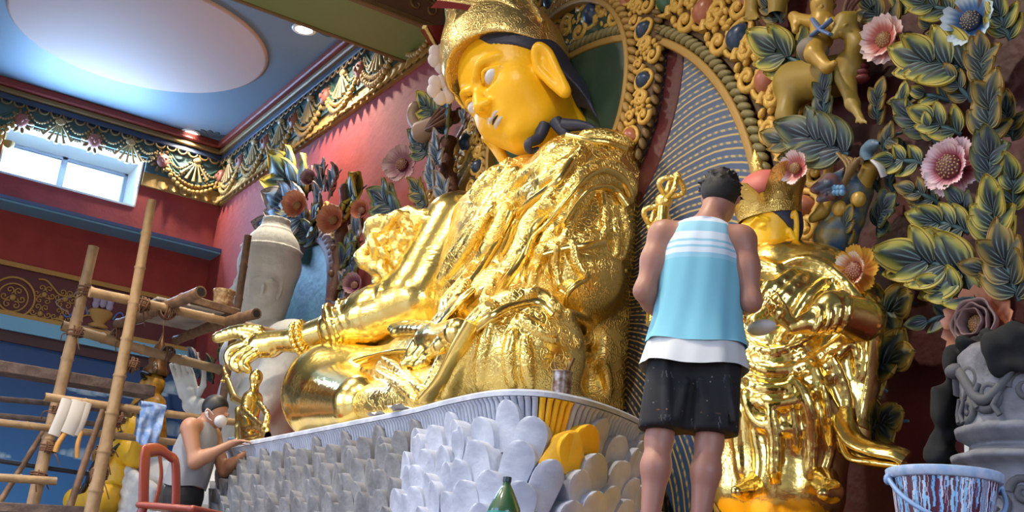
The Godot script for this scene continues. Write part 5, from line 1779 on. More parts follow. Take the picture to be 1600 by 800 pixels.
	for q: float in [-1.0, 1.0]:
		for c in 4:
			var an := TAU * c / 4 + 0.4
			var pts := []
			for i in 6:
				var f := i / 5.0
				pts.append(Vector3(cos(an) * 0.075 * sin(PI * f), 0, sin(an) * 0.075 * sin(PI * f)) + Vector3(0, q * (0.03 + 0.13 * f), 0))
			b.tube(spline(pts, 3), 0.016, 7)
		b.ball(Vector3(0, q * 0.165, 0), Vector3.ONE * 0.024, 10, 8)
	var tilt := Basis(Vector3.BACK, -0.7)
	b.put("prongs", M["gold_rough"], vj, Transform3D(tilt, Vector3.ZERO))
	b = Mb.new()
	b.tube(PackedVector3Array([Vector3(0.0, -0.04, 0), Vector3(0.05, -0.40, 0.05), Vector3(0.10, -0.75, 0.08)]), PackedFloat32Array([0.035, 0.045, 0.06]), 12)
	b.put("handle", M["gold"], vj)
	# yellow lotus it stands on
	var base := thing("lotus_base", "low yellow painted lotus base under the smaller gold statue at bottom right", "pedestal", Vector3.ZERO)
	b = Mb.new()
	var out := PackedVector2Array()
	for i in 40:
		var an := TAU * i / 40
		out.append(Vector2(-4.03 + cos(an) * 0.78, -0.62 + sin(an) * 0.52))
	b.slab(out, 0.9, 1.03, 0.03, Transform3D(Basis(Vector3.RIGHT, -PI / 2), Vector3.ZERO))
	b.put("core", M["yellow_matt"], base)
	for i in 26:
		var an := TAU * i / 26
		var pb := Mb.new()
		pb.ball(Vector3.ZERO, Vector3(0.085, 0.055, 0.06), 10, 8)
		if not shared.has("ylobe"): shared["ylobe"] = pb.mesh()
		part(shared["ylobe"], "petal", M["yellow_matt"], base, Transform3D(Basis(Vector3.UP, -an + PI / 2), Vector3(-4.03 + cos(an) * 0.80, 0.965, 0.62 + sin(an) * 0.54)))

# ---------------------------------------------------------------- carved and painted foliage on the wall
func leaf_texture(edge: Color, mid: Color, core: Color, vein: Color) -> ImageTexture:
	# painted carving: edge tone, darker heart, pale strokes for the veins, dark line inside the rim
	var w := 128
	var h := 256
	var im := Image.create(w, h, false, Image.FORMAT_RGB8)
	for y in h:
		for x in w:
			var u := absf(x / (w - 1.0) * 2.0 - 1.0)
			var v := y / (h - 1.0)                                     # 0 base .. 1 tip
			var rim := maxf(u, smoothstep(0.75, 1.0, v))
			var c := core.lerp(mid, smoothstep(0.27, 0.56, rim * 0.65 + v * 0.42)).lerp(edge, smoothstep(0.46, 0.86, rim * 0.68 + v * 0.42))
			c = c.lerp(Color(0.12, 0.11, 0.06), smoothstep(0.05, 0.0, absf(rim - 0.86)) * 0.75)
			var fan := absf(fmod(u * (3.4 - 1.2 * v) + 0.5, 1.0) - 0.5) * 2.0     # strokes running up from the stalk
			var pale := smoothstep(0.42, 0.12, fan) * smoothstep(0.66, 0.30, v + u * 0.22)
			c = c.lerp(core * 0.7, smoothstep(0.35, 0.75, fan) * smoothstep(0.62, 0.2, v + u * 0.2) * 0.85)
			im.set_pixel(x, y, c.lerp(vein, pale * 0.62))
	return ImageTexture.create_from_image(im)

func leaf_mesh(curl: float, bend: float) -> ArrayMesh:
	# unit leaf: base at origin, length 1 along y, face to z; bowl section, tip curled forward
	var b := Mb.new()
	var rows := 11
	var cols := 9
	var front := PackedVector3Array()
	var back := PackedVector3Array()
	var uvs := PackedVector2Array()
	for i in rows:
		var t := i / (rows - 1.0)
		var w := 0.29 * pow(sin(PI * pow(clampf(t * 0.94 + 0.05, 0, 1), 0.8)), 0.75)
		for k in cols:
			var u := k / (cols - 1.0) * 2.0 - 1.0
			var z := 0.16 * (1.0 - u * u) * sin(PI * minf(1.0, t + 0.15)) + curl * t * t + 0.03 * cos(u * PI * 2.0)
			if absf(u) < 0.01: z -= 0.035 * (1.0 - t)
			var x := u * w + bend * t * t
			front.append(Vector3(x, t - curl * 0.25 * t * t, z))
			back.append(Vector3(x * 0.98, t * 0.995 - curl * 0.25 * t * t, z - 0.07))
			uvs.append(Vector2(k / (cols - 1.0), t))
	b.grid(front, rows, cols, false, true, uvs)
	b.grid(back, rows, cols, false, false, uvs)
	var rim := PackedVector3Array()
	var ru := PackedVector2Array()
	var order := []
	for i in rows: order.append(i * cols)
	for i in range(rows - 1, -1, -1): order.append(i * cols + cols - 1)
	for side in 2:
		for o in order:
			rim.append(front[o] if side == 0 else back[o])
			ru.append(Vector2(0.0, uvs[o].y))
	b.grid(rim, 2, order.size(), false, true, ru)
	return b.mesh()

var leaf_meshes := []
func spray(bx: float, by: float, tx: float, ty: float, z: float, hue: String, pairs: int, label: String, group: String, wide := 1.0):
	var a := at(bx, by, z)
	var e := at(tx, ty, z + 0.02)
	var t := thing("leaf_spray", label, "carved leaves", a, group)
	var d := e - a
	var len := d.length()
	var dir := d / len
	var side := Vector3(dir.y, -dir.x, 0).normalized()
	var m: Material = M["leaf_" + hue]
	var bow := rng.randf_range(-0.08, 0.08)
	var rib := []
	for i in 6:
		var f := i / 5.0
		rib.append(dir * len * 0.80 * f + side * len * bow * sin(PI * f) + Vector3(0, 0, 0.015 + 0.05 * sin(PI * f * 0.8)))
	var sp := spline(rib, 3)
	var b := Mb.new()
	var rr := PackedFloat32Array()
	for i in sp.size(): rr.append(0.016 * (1.0 - 0.6 * i / sp.size()))
	b.tube(sp, rr, 7)
	b.put("rib", M["rib_" + ("blue" if hue == "blue" else "teal")], t)
	var n := pairs * 2 + 1
	for i in n:
		var f := 1.0
		var an := 0.0
		var s := 0.0
		if i < pairs * 2:
			s = 1.0 if i % 2 == 0 else -1.0
			f = 0.10 + 0.70 * (i / 2 + 0.25 * (i % 2)) / pairs
			an = s * lerpf(0.95, 0.55, f) + rng.randf_range(-0.12, 0.12)
		else: f = 0.74
		var o := sp[int(f * 0.98 * (sp.size() - 1))]
		var ll := len * (0.50 if i == n - 1 else lerpf(0.52, 0.42, f)) * rng.randf_range(0.92, 1.1) * wide
		var y := (dir * cos(an) + side * sin(an)).normalized()
		var x := Vector3(y.y, -y.x, 0).normalized()
		var bs := Basis(x, y, x.cross(y)) * Basis(Vector3.RIGHT, 0.12 + rng.randf_range(-0.1, 0.16))
		bs = bs * Basis(Vector3.UP, s * -0.25)
		var mi := part(leaf_meshes[(i + int(bx)) % leaf_meshes.size()], "leaf", m, t, Transform3D(bs.scaled_local(Vector3(ll * 1.25, ll, ll)), o + Vector3(0, 0, 0.005 if s != 0.0 else 0.02)))
		if mi: pass

func petal_shape(w: float, cup: float, teeth: int) -> ArrayMesh:
	var b := Mb.new()
	var rows := 9
	var cols := 13
	var p := PackedVector3Array()
	var q := PackedVector3Array()
	var uvs := PackedVector2Array()
	for i in rows:
		var t := i / (rows - 1.0)
		for k in cols:
			var u := k / (cols - 1.0) * 2.0 - 1.0
			var ww := w * (0.35 + 0.95 * t - 0.42 * t * t)
			var edge := t * (1.0 - 0.16 * u * u * t)
			if teeth > 0 and t > 0.7: edge += 0.06 * (t - 0.7) / 0.3 * cos(u * PI * teeth)
			var z := cup * (t * t * 0.9 - 0.25 * t) + 0.10 * u * u * t + 0.018 * cos(u * PI * 3.0) * t
			p.append(Vector3(u * ww, edge, z))
			q.append(Vector3(u * ww * 0.97, edge * 0.985, z - 0.06))
			uvs.append(Vector2(k / (cols - 1.0), t))
	b.grid(p, rows, cols, false, true, uvs)
	b.grid(q, rows, cols, false, false, uvs)
	var rim := PackedVector3Array()
	var ru := PackedVector2Array()
	var order := []
	for i in rows: order.append(i * cols)
	for k in range(1, cols - 1): order.append((rows - 1) * cols + k)
	for i in range(rows - 1, -1, -1): order.append(i * cols + cols - 1)
	for side in 2:
		for o in order:
			rim.append(p[o] if side == 0 else q[o])
			ru.append(uvs[o])
	b.grid(rim, 2, order.size(), false, true, ru)
	return b.mesh()

func petal_paint(key: String, tip: Color, base: Color) -> StandardMaterial3D:
	if M.has(key): return M[key]
	var im := Image.create(16, 128, false, Image.FORMAT_RGB8)
	for y in 128:
		for x in 16:
			var v := y / 127.0
			var s := 0.06 * sin(x * 1.7)
			im.set_pixel(x, y, base.lerp(tip, smoothstep(0.35 + s, 0.88 + s, v)))
	var m := mat(key, Color.WHITE, 0.45)
	m.albedo_texture = ImageTexture.create_from_image(im)
	return m

# rings: [count, petal length in pixels of the photograph's plane as metres, lift, tilt, mesh key, material]
func flower(px: float, py: float, z: float, rings: Array, r_c: float, center: Material, label: String, face := Vector3(0.15, -0.1, 1.0)):
	var c := at(px, py, z)
	var t := thing("carved_flower", label, "carved flower", c)
	var n := face.normalized()
	var x := Vector3.UP.cross(n).normalized()
	var fb := Basis(x, n.cross(x), n)
	for ri in rings.size():
		var q = rings[ri]
		for i in q[0]:
			var an: float = TAU * (i + 0.5 * ri) / q[0] + rng.randf_range(-0.06, 0.06) + ri * 0.2
			var bs := fb * Basis(Vector3.BACK, an) * Basis(Vector3.RIGHT, q[3] + rng.randf_range(-0.06, 0.06))
			part(q[4], "petal", q[5], t, Transform3D(bs.scaled_local(Vector3.ONE * q[1] * rng.randf_range(0.95, 1.06)), n * q[2] + fb * Basis(Vector3.BACK, an) * Vector3(0, r_c * 0.45, 0)))
	var b := Mb.new()
	b.ball(n * 0.02, Vector3(r_c, r_c, r_c * 0.62), 18, 10, fb)
	b.put("flower_centre", center, t)
	b = Mb.new()
	for i in 44:
		var f := sqrt((i + 0.5) / 44.0)
		var an := i * 2.39996
		b.ball(n * (0.02 + r_c * 0.62 * sqrt(maxf(0.0, 1.0 - f * f * 0.86))) + fb * Vector3(cos(an) * f, sin(an) * f, 0) * r_c * 0.93, Vector3.ONE * r_c * 0.075, 7, 5)
	b.put("stamen_dots", M["pearl_gilt"], t)

func build_foliage():
	for k in [["yellow", Color(0.72, 0.64, 0.26), Color(0.46, 0.48, 0.20), Color(0.05, 0.12, 0.15)], ["olive", Color(0.58, 0.46, 0.18), Color(0.38, 0.35, 0.16), Color(0.04, 0.09, 0.12)], ["teal", Color(0.42, 0.42, 0.24), Color(0.17, 0.26, 0.26), Color(0.04, 0.08, 0.17)], ["blue", Color(0.66, 0.60, 0.58), Color(0.40, 0.47, 0.55), Color(0.15, 0.22, 0.33)]]:
		var m := mat("leaf_" + k[0], Color.WHITE, 0.56)
		m.albedo_texture = leaf_texture(k[1], k[2], k[3], Color(0.50, 0.62, 0.62))
	mat("rib_teal", Color(0.24, 0.36, 0.38), 0.5)
	mat("rib_blue", Color(0.34, 0.38, 0.48), 0.5)
	leaf_meshes = [leaf_mesh(0.22, 0.05), leaf_mesh(0.34, -0.06), leaf_mesh(0.12, 0.10)]
	var g := "carved leaf sprays on the right wall relief"
	# base x, y, tip x, y, z, hue, pairs, label
	var list := [
		[1268, 108, 1200, 66, 0.16, "yellow", 2, "yellow-green leaf spray left of the carved child rider's legs"],
		[1294, 186, 1308, 116, 0.20, "teal", 2, "dark upright leaf spray in front of the carved deer's belly"],
		[1330, 242, 1248, 198, 0.18, "teal", 3, "big dark blue leaf spray below the carved deer, above the hat flower"],
		[1270, 236, 1212, 226, 0.14, "olive", 2, "olive leaf spray beside the halo border, left of the big dark blue spray"],
		[1386, 242, 1428, 203, 0.15, "olive", 2, "olive leaf spray right of the carved bird's head"],
		[1378, 194, 1398, 130, 0.15, "olive", 2, "olive leaf spray under the pink peony, left one of the pair"],
		[1418, 194, 1440, 138, 0.17, "yellow", 2, "yellow leaf spray under the pink peony, right one of the pair"],
		[1518, 108, 1416, 86, 0.18, "yellow", 3, "large yellow-tipped leaf spray pointing left under the blue flower"],
		[1546, 140, 1566, 58, 0.17, "olive", 3, "olive upright leaf spray right of the blue flower"],
		[1506, 210, 1452, 176, 0.14, "yellow", 2, "leaf spray just above the purple-pink flower, pointing up-left"],
		[1550, 222, 1574, 124, 0.20, "olive", 3, "large olive leaf spray above right of the purple-pink flower"],
		[1446, 258, 1386, 262, 0.17, "yellow", 2, "yellow-green leaf spray at the left side of the purple-pink flower"],
		[1470, 230, 1462, 186, 0.15, "yellow", 1, "small yellow leaves touching the top of the purple-pink flower"],
		[1552, 298, 1582, 204, 0.18, "teal", 3, "dark leaf spray at the right side of the purple-pink flower"],
		[1494, 22, 1434, 8, 0.16, "yellow", 2, "yellow leaf spray at the left side of the blue flower"],
		[1486, 60, 1456, 42, 0.14, "olive", 1, "small olive leaves below left of the blue flower"],
		[1584, 64, 1582, -12, 0.16, "yellow", 3, "leaf spray in the top right corner beside the blue flower"],
		[1400, 50, 1368, -10, 0.13, "olive", 2, "olive leaf spray behind the pink peony, pointing up-left"],
		[1416, 24, 1434, -34, 0.13, "yellow", 2, "leaf spray above the pink peony at the top edge"],
		[1522, 160, 1496, 114, 0.14, "olive", 2, "small olive spray below the large yellow-tipped spray"],
		[1488, 158, 1440, 152, 0.15, "yellow", 1, "single long yellow leaf group pointing left, centre of the relief"],
		[1376, 362, 1424, 312, 0.14, "teal", 3, "dark teal spray right of the blue bird woman's waist"],
		[1518, 364, 1440, 352, 0.20, "yellow", 3, "large yellow spray pointing left under the purple-pink flower"],
		[1536, 356, 1506, 300, 0.15, "teal", 2, "dark spray touching the purple-pink flower from below"],
		[1470, 336, 1440, 312, 0.13, "olive", 2, "olive spray below left of the purple-pink flower"],
		[1566, 388, 1566, 284, 0.22, "yellow", 3, "large yellow upright spray at right, under the purple-pink flower"],
		[1522, 434, 1404, 408, 0.20, "yellow", 3, "longest yellow-green spray pointing left, middle of the right wall"],
		[1380, 420, 1424, 386, 0.14, "teal", 2, "dark teal spray right of the yellow-white flower"],
		[1536, 470, 1462, 438, 0.17, "yellow", 2, "yellow spray above the rose, pointing left"],
		[1598, 470, 1578, 362, 0.18, "olive", 3, "tall olive spray at the right edge above the rose"],
		[1592, 444, 1528, 424, 0.15, "olive", 1, "olive leaves above right of the rose"],
		[1500, 494, 1440, 522, 0.15, "teal", 1, "drooping dark leaf at the left side of the rose"],
		[1368, 498, 1462, 470, 0.16, "olive", 2, "olive spray pointing right below the yellow-white flower"],
		[1370, 486, 1402, 540, 0.14, "olive", 2, "drooping olive spray beside the gold statue's sleeve"],
		[1358, 580, 1462, 546, 0.17, "olive", 2, "olive spray pointing right from behind the gold sleeve, above the bare maroon wall"],
		[1360, 586, 1406, 622, 0.15, "olive", 2, "drooping olive spray just under the spray at the gold sleeve"],
		[1362, 676, 1448, 656, 0.16, "olive", 2, "lowest olive spray pointing right above the gold scarf end"],
		[1366, 660, 1392, 612, 0.13, "olive", 1, "pair of upright olive leaves over the lowest spray"],
		[1372, 710, 1392, 690, 0.10, "teal", 1, "dark leaf behind the gold scarf end"],
		[1236, 392, 1252, 348, 0.14, "teal", 1, "green leaf behind the smaller statue's head, right side"],
		[1330, 380, 1352, 330, 0.26, "olive", 2, "brown feathery spray on the blue bird woman's hip"],
		[1378, 300, 1374, 250, 0.13, "olive", 2, "feathery brown spray under the carved bird's neck"],
		[1310, 250, 1290, 230, 0.15, "olive", 2, "brown leaves over the dragon head"],
		[1300, 20, 1330, -20, 0.10, "olive", 2, "olive leaves behind the carved child's shoulder"],
		[1226, 36, 1204, 4, 0.10, "olive", 2, "olive leaves at the left of the carved child at the top edge"],
		[1590, 330, 1600, 250, 0.15, "yellow", 2, "yellow spray at the right edge beside the purple-pink flower"],
		[1590, 220, 1598, 150, 0.12, "olive", 3, "olive spray at the right edge above the purple-pink flower"],
		[1480, 460, 1440, 410, 0.10, "teal", 2, "dark spray behind the longest yellow-green spray"],
		[1436, 250, 1420, 222, 0.10, "teal", 2, "dark leaves between the carved bird's head and the purple-pink flower"],
		[1470, 318, 1424, 300, 0.16, "olive", 2, "olive spray pointing left under the purple-pink flower, upper of two"],
		[1446, 150, 1408, 172, 0.13, "olive", 2, "olive spray in the middle gap below the pink peony, pointing down-left"],
		[1464, 214, 1424, 166, 0.14, "teal", 2, "dark teal spray in the gap left above the purple-pink flower"],
		[1400, 300, 1420, 262, 0.12, "teal", 2, "dark teal spray right of the blue figure's raised arm"],
		[1476, 384, 1436, 384, 0.15, "teal", 2, "dark teal spray between the two largest yellow sprays"],
		[1440, 100, 1420, 62, 0.10, "olive", 2, "olive leaves at the right of the pink peony"],
	]
	for q in list: spray(q[0], q[1], q[2], q[3], q[4], q[5], q[6], q[7], g, 1.08)
	var toothed := petal_shape(0.44, 0.35, 5)
	var round_ := petal_shape(0.56, 0.40, 3)
	var pink := petal_paint("petal_pink", Color(0.92, 0.84, 0.83), Color(0.70, 0.36, 0.33))
	var blue := petal_paint("petal_blue", Color(0.78, 0.84, 0.88), Color(0.20, 0.35, 0.56))
	var mauve := petal_paint("petal_mauve", Color(0.90, 0.80, 0.83), Color(0.60, 0.28, 0.34))
	var lemon := petal_paint("petal_lemon", Color(0.80, 0.62, 0.22), Color(0.66, 0.40, 0.16))
	var cream := petal_paint("petal_cream", Color(0.86, 0.83, 0.80), Color(0.70, 0.42, 0.28))
	var apricot := petal_paint("petal_apricot", Color(0.80, 0.56, 0.44), Color(0.60, 0.30, 0.22))
	var ochre := mat("centre_ochre", Color(0.48, 0.30, 0.14), 0.5)
	var navy := mat("centre_navy", Color(0.10, 0.14, 0.26), 0.5)
	var maroon := mat("centre_maroon", Color(0.34, 0.10, 0.12), 0.5)
	var rose_m := mat("rose_mauve", Color(0.47, 0.37, 0.37), 0.5)
	flower(1384, 64, 0.24, [[6, 0.115, -0.01, 0.15, round_, pink], [5, 0.10, 0.015, 0.45, round_, pink]], 0.045, ochre, "large pink and white carved peony at top, right of the child rider")
	flower(1520, 34, 0.24, [[5, 0.115, 0.0, 0.25, round_, blue]], 0.050, navy, "pale blue carved flower with dark dotted centre near the top right")
	flower(1487, 262, 0.25, [[9, 0.120, -0.02, 0.10, toothed, mauve], [8, 0.095, 0.012, 0.35, toothed, mauve]], 0.062, maroon, "round purple-pink carved flower with two rows of toothed petals, centre of relief")
	flower(1338, 424, 0.46, [[8, 0.105, -0.02, 0.10, toothed, lemon], [6, 0.080, 0.012, 0.45, toothed, cream]], 0.045, mat("centre_pink", Color(0.50, 0.25, 0.22), 0.5), "yellow and white carved flower behind the smaller gold statue's shoulder")
	flower(1532, 508, 0.20, [[6, 0.150, -0.03, 0.10, round_, apricot]], 0.045, ochre, "brown rose with apricot outer petals above the black cloth")
	var rs := get_child(get_child_count() - 1)
	for k in 3:
		var rb := Mb.new()
		var r0: float = [0.105, 0.080, 0.058][k]
		rb.lathe([Vector2(r0 * 0.4, -0.02), Vector2(r0 * 0.85, 0.0), Vector2(r0, 0.03 + k * 0.012), Vector2(r0 * 1.08, 0.055 + k * 0.012), Vector2(r0 * 1.02, 0.062 + k * 0.012), Vector2(r0 * 0.92, 0.05 + k * 0.012), Vector2(r0 * 0.8, 0.01)], 60, Transform3D(Basis(Vector3.RIGHT, PI / 2) * Basis(Vector3.UP, k * 0.5), Vector3.ZERO), 0.05, 6)
		rb.put("petal_ring", rose_m, rs)
	flower(1246, 264, 0.56, [[6, 0.085, 0.0, 0.3, toothed, pink]], 0.030, ochre, "small pink flower standing at the smaller statue's hat")
	# --- far relief: between the big statue and the small niche
	var g2 := "carved leaf sprays on the far wall relief"
	var far := [
		[482, 312, 452, 250, 0.20, "yellow", 2, "green leaf spray at top left of the far relief over the niche"],
		[492, 300, 488, 250, 0.16, "blue", 2, "grey-blue spray, second from left at the top of the far relief"],
		[510, 300, 520, 248, 0.22, "blue", 3, "grey-blue spray at the top middle of the far relief"],
		[520, 306, 545, 256, 0.18, "blue", 2, "grey-blue spray with lilac tips, top of the far relief, third"],
		[505, 330, 512, 285, 0.26, "blue", 2, "pale blue leaf cluster in the middle of the far relief"],
		[545, 330, 588, 282, 0.20, "yellow", 3, "green spray at the upper right of the far relief over the niche"],
		[548, 350, 566, 300, 0.16, "teal", 2, "dark green spray below the upper right spray of the far relief"],
		[480, 350, 440, 318, 0.20, "blue", 2, "grey-blue spray at left of the far relief above the white hat"],
		[470, 372, 432, 345, 0.16, "blue", 3, "dark blue spray just right of the white statue's hat knob"],
		[492, 356, 520, 338, 0.24, "teal", 2, "green spray under the pale blue cluster"],
		[556, 380, 590, 340, 0.20, "blue", 2, "lilac-blue spray at the far right of the far relief"],
		[545, 400, 580, 372, 0.22, "teal", 2, "dark green spray right of the brown trunk, upper"],
		[540, 430, 586, 400, 0.20, "teal", 3, "dark green spray right of the brown trunk, middle"],
		[540, 462, 574, 436, 0.20, "blue", 2, "blue spray right of the brown trunk, lower"],
		[536, 480, 560, 470, 0.18, "teal", 2, "lowest green spray beside the trunk above the gold sleeve"],
		[335, 600, 345, 552, 0.12, "teal", 3, "dark teal spray low on the red wall, right of the clay statue's raised hand"],
		[318, 590, 312, 545, 0.10, "blue", 2, "grey-blue spray low on the red wall, behind the clay statue's raised fingers"],
		[350, 570, 362, 532, 0.10, "olive", 2, "olive spray low on the red wall, under the gilded statue's outstretched fingers"],
		[500, 372, 478, 348, 0.12, "teal", 2, "dark leaves close above the niche rim"],
		[700, 215, 716, 142, 0.32, "teal", 3, "green spray right below the big hat's white flower"],
		[690, 188, 672, 150, 0.28, "yellow", 2, "curled yellow leaf spray left of the big statue's chin"],
		[672, 246, 655, 212, 0.26, "teal", 2, "teal spray above the lilac flower"],
		[690, 262, 700, 205, 0.30, "blue", 2, "blue spray right of the lilac flower, upper"],
		[682, 300, 690, 245, 0.30, "blue", 3, "lilac-blue spray right of the lilac flower, lower"],
		[700, 330, 706, 270, 0.26, "blue", 2, "blue-grey spray beside the left gilt jewels"],
		[628, 345, 600, 302, 0.24, "teal", 2, "teal spray under the lilac flower, just above the gold rosette"],
		[670, 326, 660, 280, 0.20, "olive", 2, "olive spray under the lilac flower at its right"],
		[730, 200, 745, 165, 0.30, "blue", 2, "blue leaves close to the big statue's cheek"],
	]
	for q in far: spray(q[0], q[1], q[2], q[3], q[4], q[5], q[6] + 1, q[7], g2, 0.95)
	var lilac := petal_paint("petal_lilac", Color(0.72, 0.60, 0.62), Color(0.44, 0.26, 0.32))
	flower(630, 258, 0.36, [[8, 0.16, 0.0, 0.25, toothed, lilac]], 0.06, maroon, "lilac-pink carved flower left of the big statue over the gold rosette", Vector3(0.6, -0.1, 1))
	flower(466, 322, 0.36, [[6, 0.16, 0.0, 0.45, round_, apricot]], 0.05, ochre, "apricot carved flower above the white statue's hat", Vector3(0.8, -0.1, 1))
	flower(522, 345, 0.38, [[6, 0.16, 0.0, 0.45, round_, apricot]], 0.05, ochre, "apricot carved flower at the top of the brown trunk", Vector3(0.8, -0.1, 1))
	flower(486, 280, 0.34, [[5, 0.11, 0.0, 0.6, round_, lilac]], 0.04, maroon, "small lilac bud among the top leaves over the niche", Vector3(0.8, -0.1, 1))
	flower(567, 330, 0.34, [[5, 0.11, 0.0, 0.6, round_, apricot]], 0.04, maroon, "small apricot bud right of the trunk over the niche", Vector3(0.8, -0.1, 1))
	flower(556, 446, 0.34, [[5, 0.12, 0.0, 0.6, round_, lilac]], 0.04, maroon, "small lilac bud low beside the trunk", Vector3(0.8, -0.1, 1))
	# twisting trunks of the relief
	for q in [[[[541, 290], [536, 340], [530, 390], [527, 430], [518, 470]], 0.30, 0.06, "brown carved trunk upright at the right side of the small niche"], [[[702, 215], [698, 262], [708, 300], [692, 340]], 0.22, 0.06, "brown carved trunk left of the big statue's shoulder"], [[[676, 196], [700, 190], [720, 176]], 0.30, 0.05, "brown carved branch under the big statue's hat"]]:
		var t := thing("carved_tree", q[3], "carved tree", Vector3.ZERO)
		var pts := []
		for p in q[0]: pts.append(at(p[0], p[1], q[1]))
		var b := Mb.new()
		var sp := spline(pts, 5)
		var rr := PackedFloat32Array()
		for i in sp.size(): rr.append(q[2] * (1.0 + 0.22 * sin(i * 1.9)))
		b.tube(sp, rr, 10)
		b.put("trunk", bumped("trunk_brown", Color(0.36, 0.22, 0.16), 0.6, 0.0, normal_of(noise_tex(71, 0.05, 4), 6.0), 4.0, 0.7), t)
		b = Mb.new()
		for i in 3: b.ball(sp[int(sp.size() * (0.2 + 0.28 * i))] + Vector3(0, 0, q[2]), Vector3.ONE * q[2] * 0.6, 8, 6)
		b.put("knot", M["trunk_brown"], t)
	build_animals()

func build_animals():
	# carved deer
	var o := func(x, y, z): return at(x, y, z)
	var t := thing("carved_deer", "yellow-green carved deer with a turned head, ridden by a child, top of right relief", "carved animal", Vector3.ZERO)
	var s := Sdf.new(Vector3(-4.65, 2.85, -0.02), Vector3(-3.55, 4.3, 0.62), 0.013)
	s.k = 0.05
	s.cap(at(1242, 130, 0.16), at(1300, 120, 0.20), 0.125, 0.105)
	s.cap(at(1300, 120, 0.20), at(1330, 105, 0.22), 0.10, 0.085)
	s.cap(at(1330, 100, 0.24), at(1342, 70, 0.28), 0.065, 0.045)
	s.cap(at(1340, 68, 0.28), at(1318, 34, 0.32), 0.045, 0.048)
	s.cap(at(1320, 36, 0.33), at(1304, 55, 0.38), 0.042, 0.024)
	s.cap(at(1326, 30, 0.32), at(1338, 20, 0.30), 0.018, 0.008)
	s.cap(at(1238, 140, 0.20), at(1228, 180, 0.24), 0.085, 0.05)                # haunch and hind leg: knee, hock, shank
	s.cap(at(1228, 180, 0.24), at(1240, 205, 0.24), 0.048, 0.03)
	s.cap(at(1240, 205, 0.24), at(1234, 232, 0.26), 0.028, 0.022)
	s.cap(at(1322, 125, 0.26), at(1332, 162, 0.28), 0.055, 0.03)                # foreleg
	s.cap(at(1332, 162, 0.28), at(1344, 184, 0.30), 0.028, 0.020)
	for k in 3: s.cap(at(1344, 184, 0.30), at(1337 + k * 8, 192, 0.32), 0.014, 0.009, 0.01)
	s.cap(at(1226, 110, 0.14), at(1214, 140, 0.12), 0.03, 0.012)
	s.ell(at(1322, 38, 0.365), Vector3.ONE * 0.011, Basis.IDENTITY, 0.004)
	part(s.mesh(), "body", bumped("deer_paint", Color(0.56, 0.46, 0.17), 0.5, 0.0, normal_of(noise_tex(72, 0.03, 4), 3.0), 3.0, 0.3), t)
	var b := Mb.new()
	b.tube(spline([at(1325, 25, 0.31), at(1333, 8, 0.30), at(1345, -4, 0.30)], 4), 0.013, 7)
	b.tube(spline([at(1318, 25, 0.33), at(1322, 6, 0.33), at(1330, -8, 0.33)], 4), 0.013, 7)
	b.put("horn", M["trunk_brown"], t)
	b = Mb.new()
	for k in 9: b.ball(at(1340 + k * 0.6, 52 + k * 9, 0.22), Vector3(0.055, 0.022, 0.04), 10, 6)
	b.put("ringed_mane", mat("mane_red", Color(0.42, 0.16, 0.16), 0.55), t)
	# child rider
	t = thing("carved_child", "small carved child rider with gold skin and blue scarf on the carved deer", "carved figure", Vector3.ZERO)
	s = Sdf.new(Vector3(-4.4, 3.3, 0.05), Vector3(-3.6, 4.3, 0.62), 0.011)
	s.k = 0.025
	s.cap(at(1284, 62, 0.33), at(1286, 36, 0.33), 0.062, 0.07)
	s.ell(at(1284, 8, 0.35), Vector3(0.062, 0.072, 0.062))
	s.ell(at(1284, 10, 0.41), Vector3(0.012, 0.014, 0.014), Basis.IDENTITY, 0.01)
	s.cap(at(1284, 22, 0.34), at(1284, 30, 0.34), 0.035, 0.04)
	s.cap(at(1268, 34, 0.34), at(1240, 26, 0.34), 0.036, 0.026)
	s.cap(at(1240, 26, 0.34), at(1243, 48, 0.37), 0.026, 0.02)
	s.cap(at(1302, 36, 0.34), at(1312, 52, 0.36), 0.034, 0.025)
	s.cap(at(1275, 72, 0.36), at(1272, 84, 0.42), 0.06, 0.05)
	s.cap(at(1272, 84, 0.42), at(1292, 106, 0.42), 0.048, 0.03)
	s.cap(at(1292, 106, 0.42), at(1304, 99, 0.44), 0.026, 0.018)
	for q: float in [-1.0, 1.0]: s.ell(at(1284, 6, 0.40) + Vector3(q * 0.025, 0, 0), Vector3(0.012, 0.008, 0.01), Basis.IDENTITY, 0.006, true)
	part(s.mesh(), "body", bumped("child_gold", Color(0.66, 0.52, 0.20), 0.42, 0.1, normal_of(noise_tex(73, 0.04, 3), 2.0), 4.0, 0.2), t)
	b = Mb.new()
	b.tube(spline([at(1270, 30, 0.40), at(1282, 46, 0.42), at(1298, 54, 0.41)], 5), 0.020, 8, 0.5)
	b.tube(spline([at(1300, 30, 0.40), at(1284, 44, 0.42), at(1268, 56, 0.41)], 5), 0.020, 8, 0.5)
	b.put("scarf", mat("scarf_blue", Color(0.34, 0.44, 0.62), 0.6), t)
	b = Mb.new()
	b.ball(at(1270, 78, 0.36), Vector3(0.085, 0.07, 0.09), 14, 10)
	b.put("short_skirt", mat("skirt_grey", Color(0.46, 0.42, 0.38), 0.6), t)
	b = Mb.new()
	b.ball(at(1284, 2, 0.345), Vector3(0.066, 0.055, 0.066), 14, 10)
	b.put("hair", M["trunk_brown"], t)
	# blue bird woman with a raised arm, the bird and the dragon head
	t = thing("carved_figure", "blue and gold carved figure with curved body and raised arm, right of smaller statue's head", "carved figure", Vector3.ZERO)
	s = Sdf.new(Vector3(-4.3, 2.1, 0.0), Vector3(-3.5, 3.5, 0.62), 0.012)
	s.k = 0.035
	s.cap(at(1330, 302, 0.26), at(1326, 340, 0.28), 0.11, 0.075)
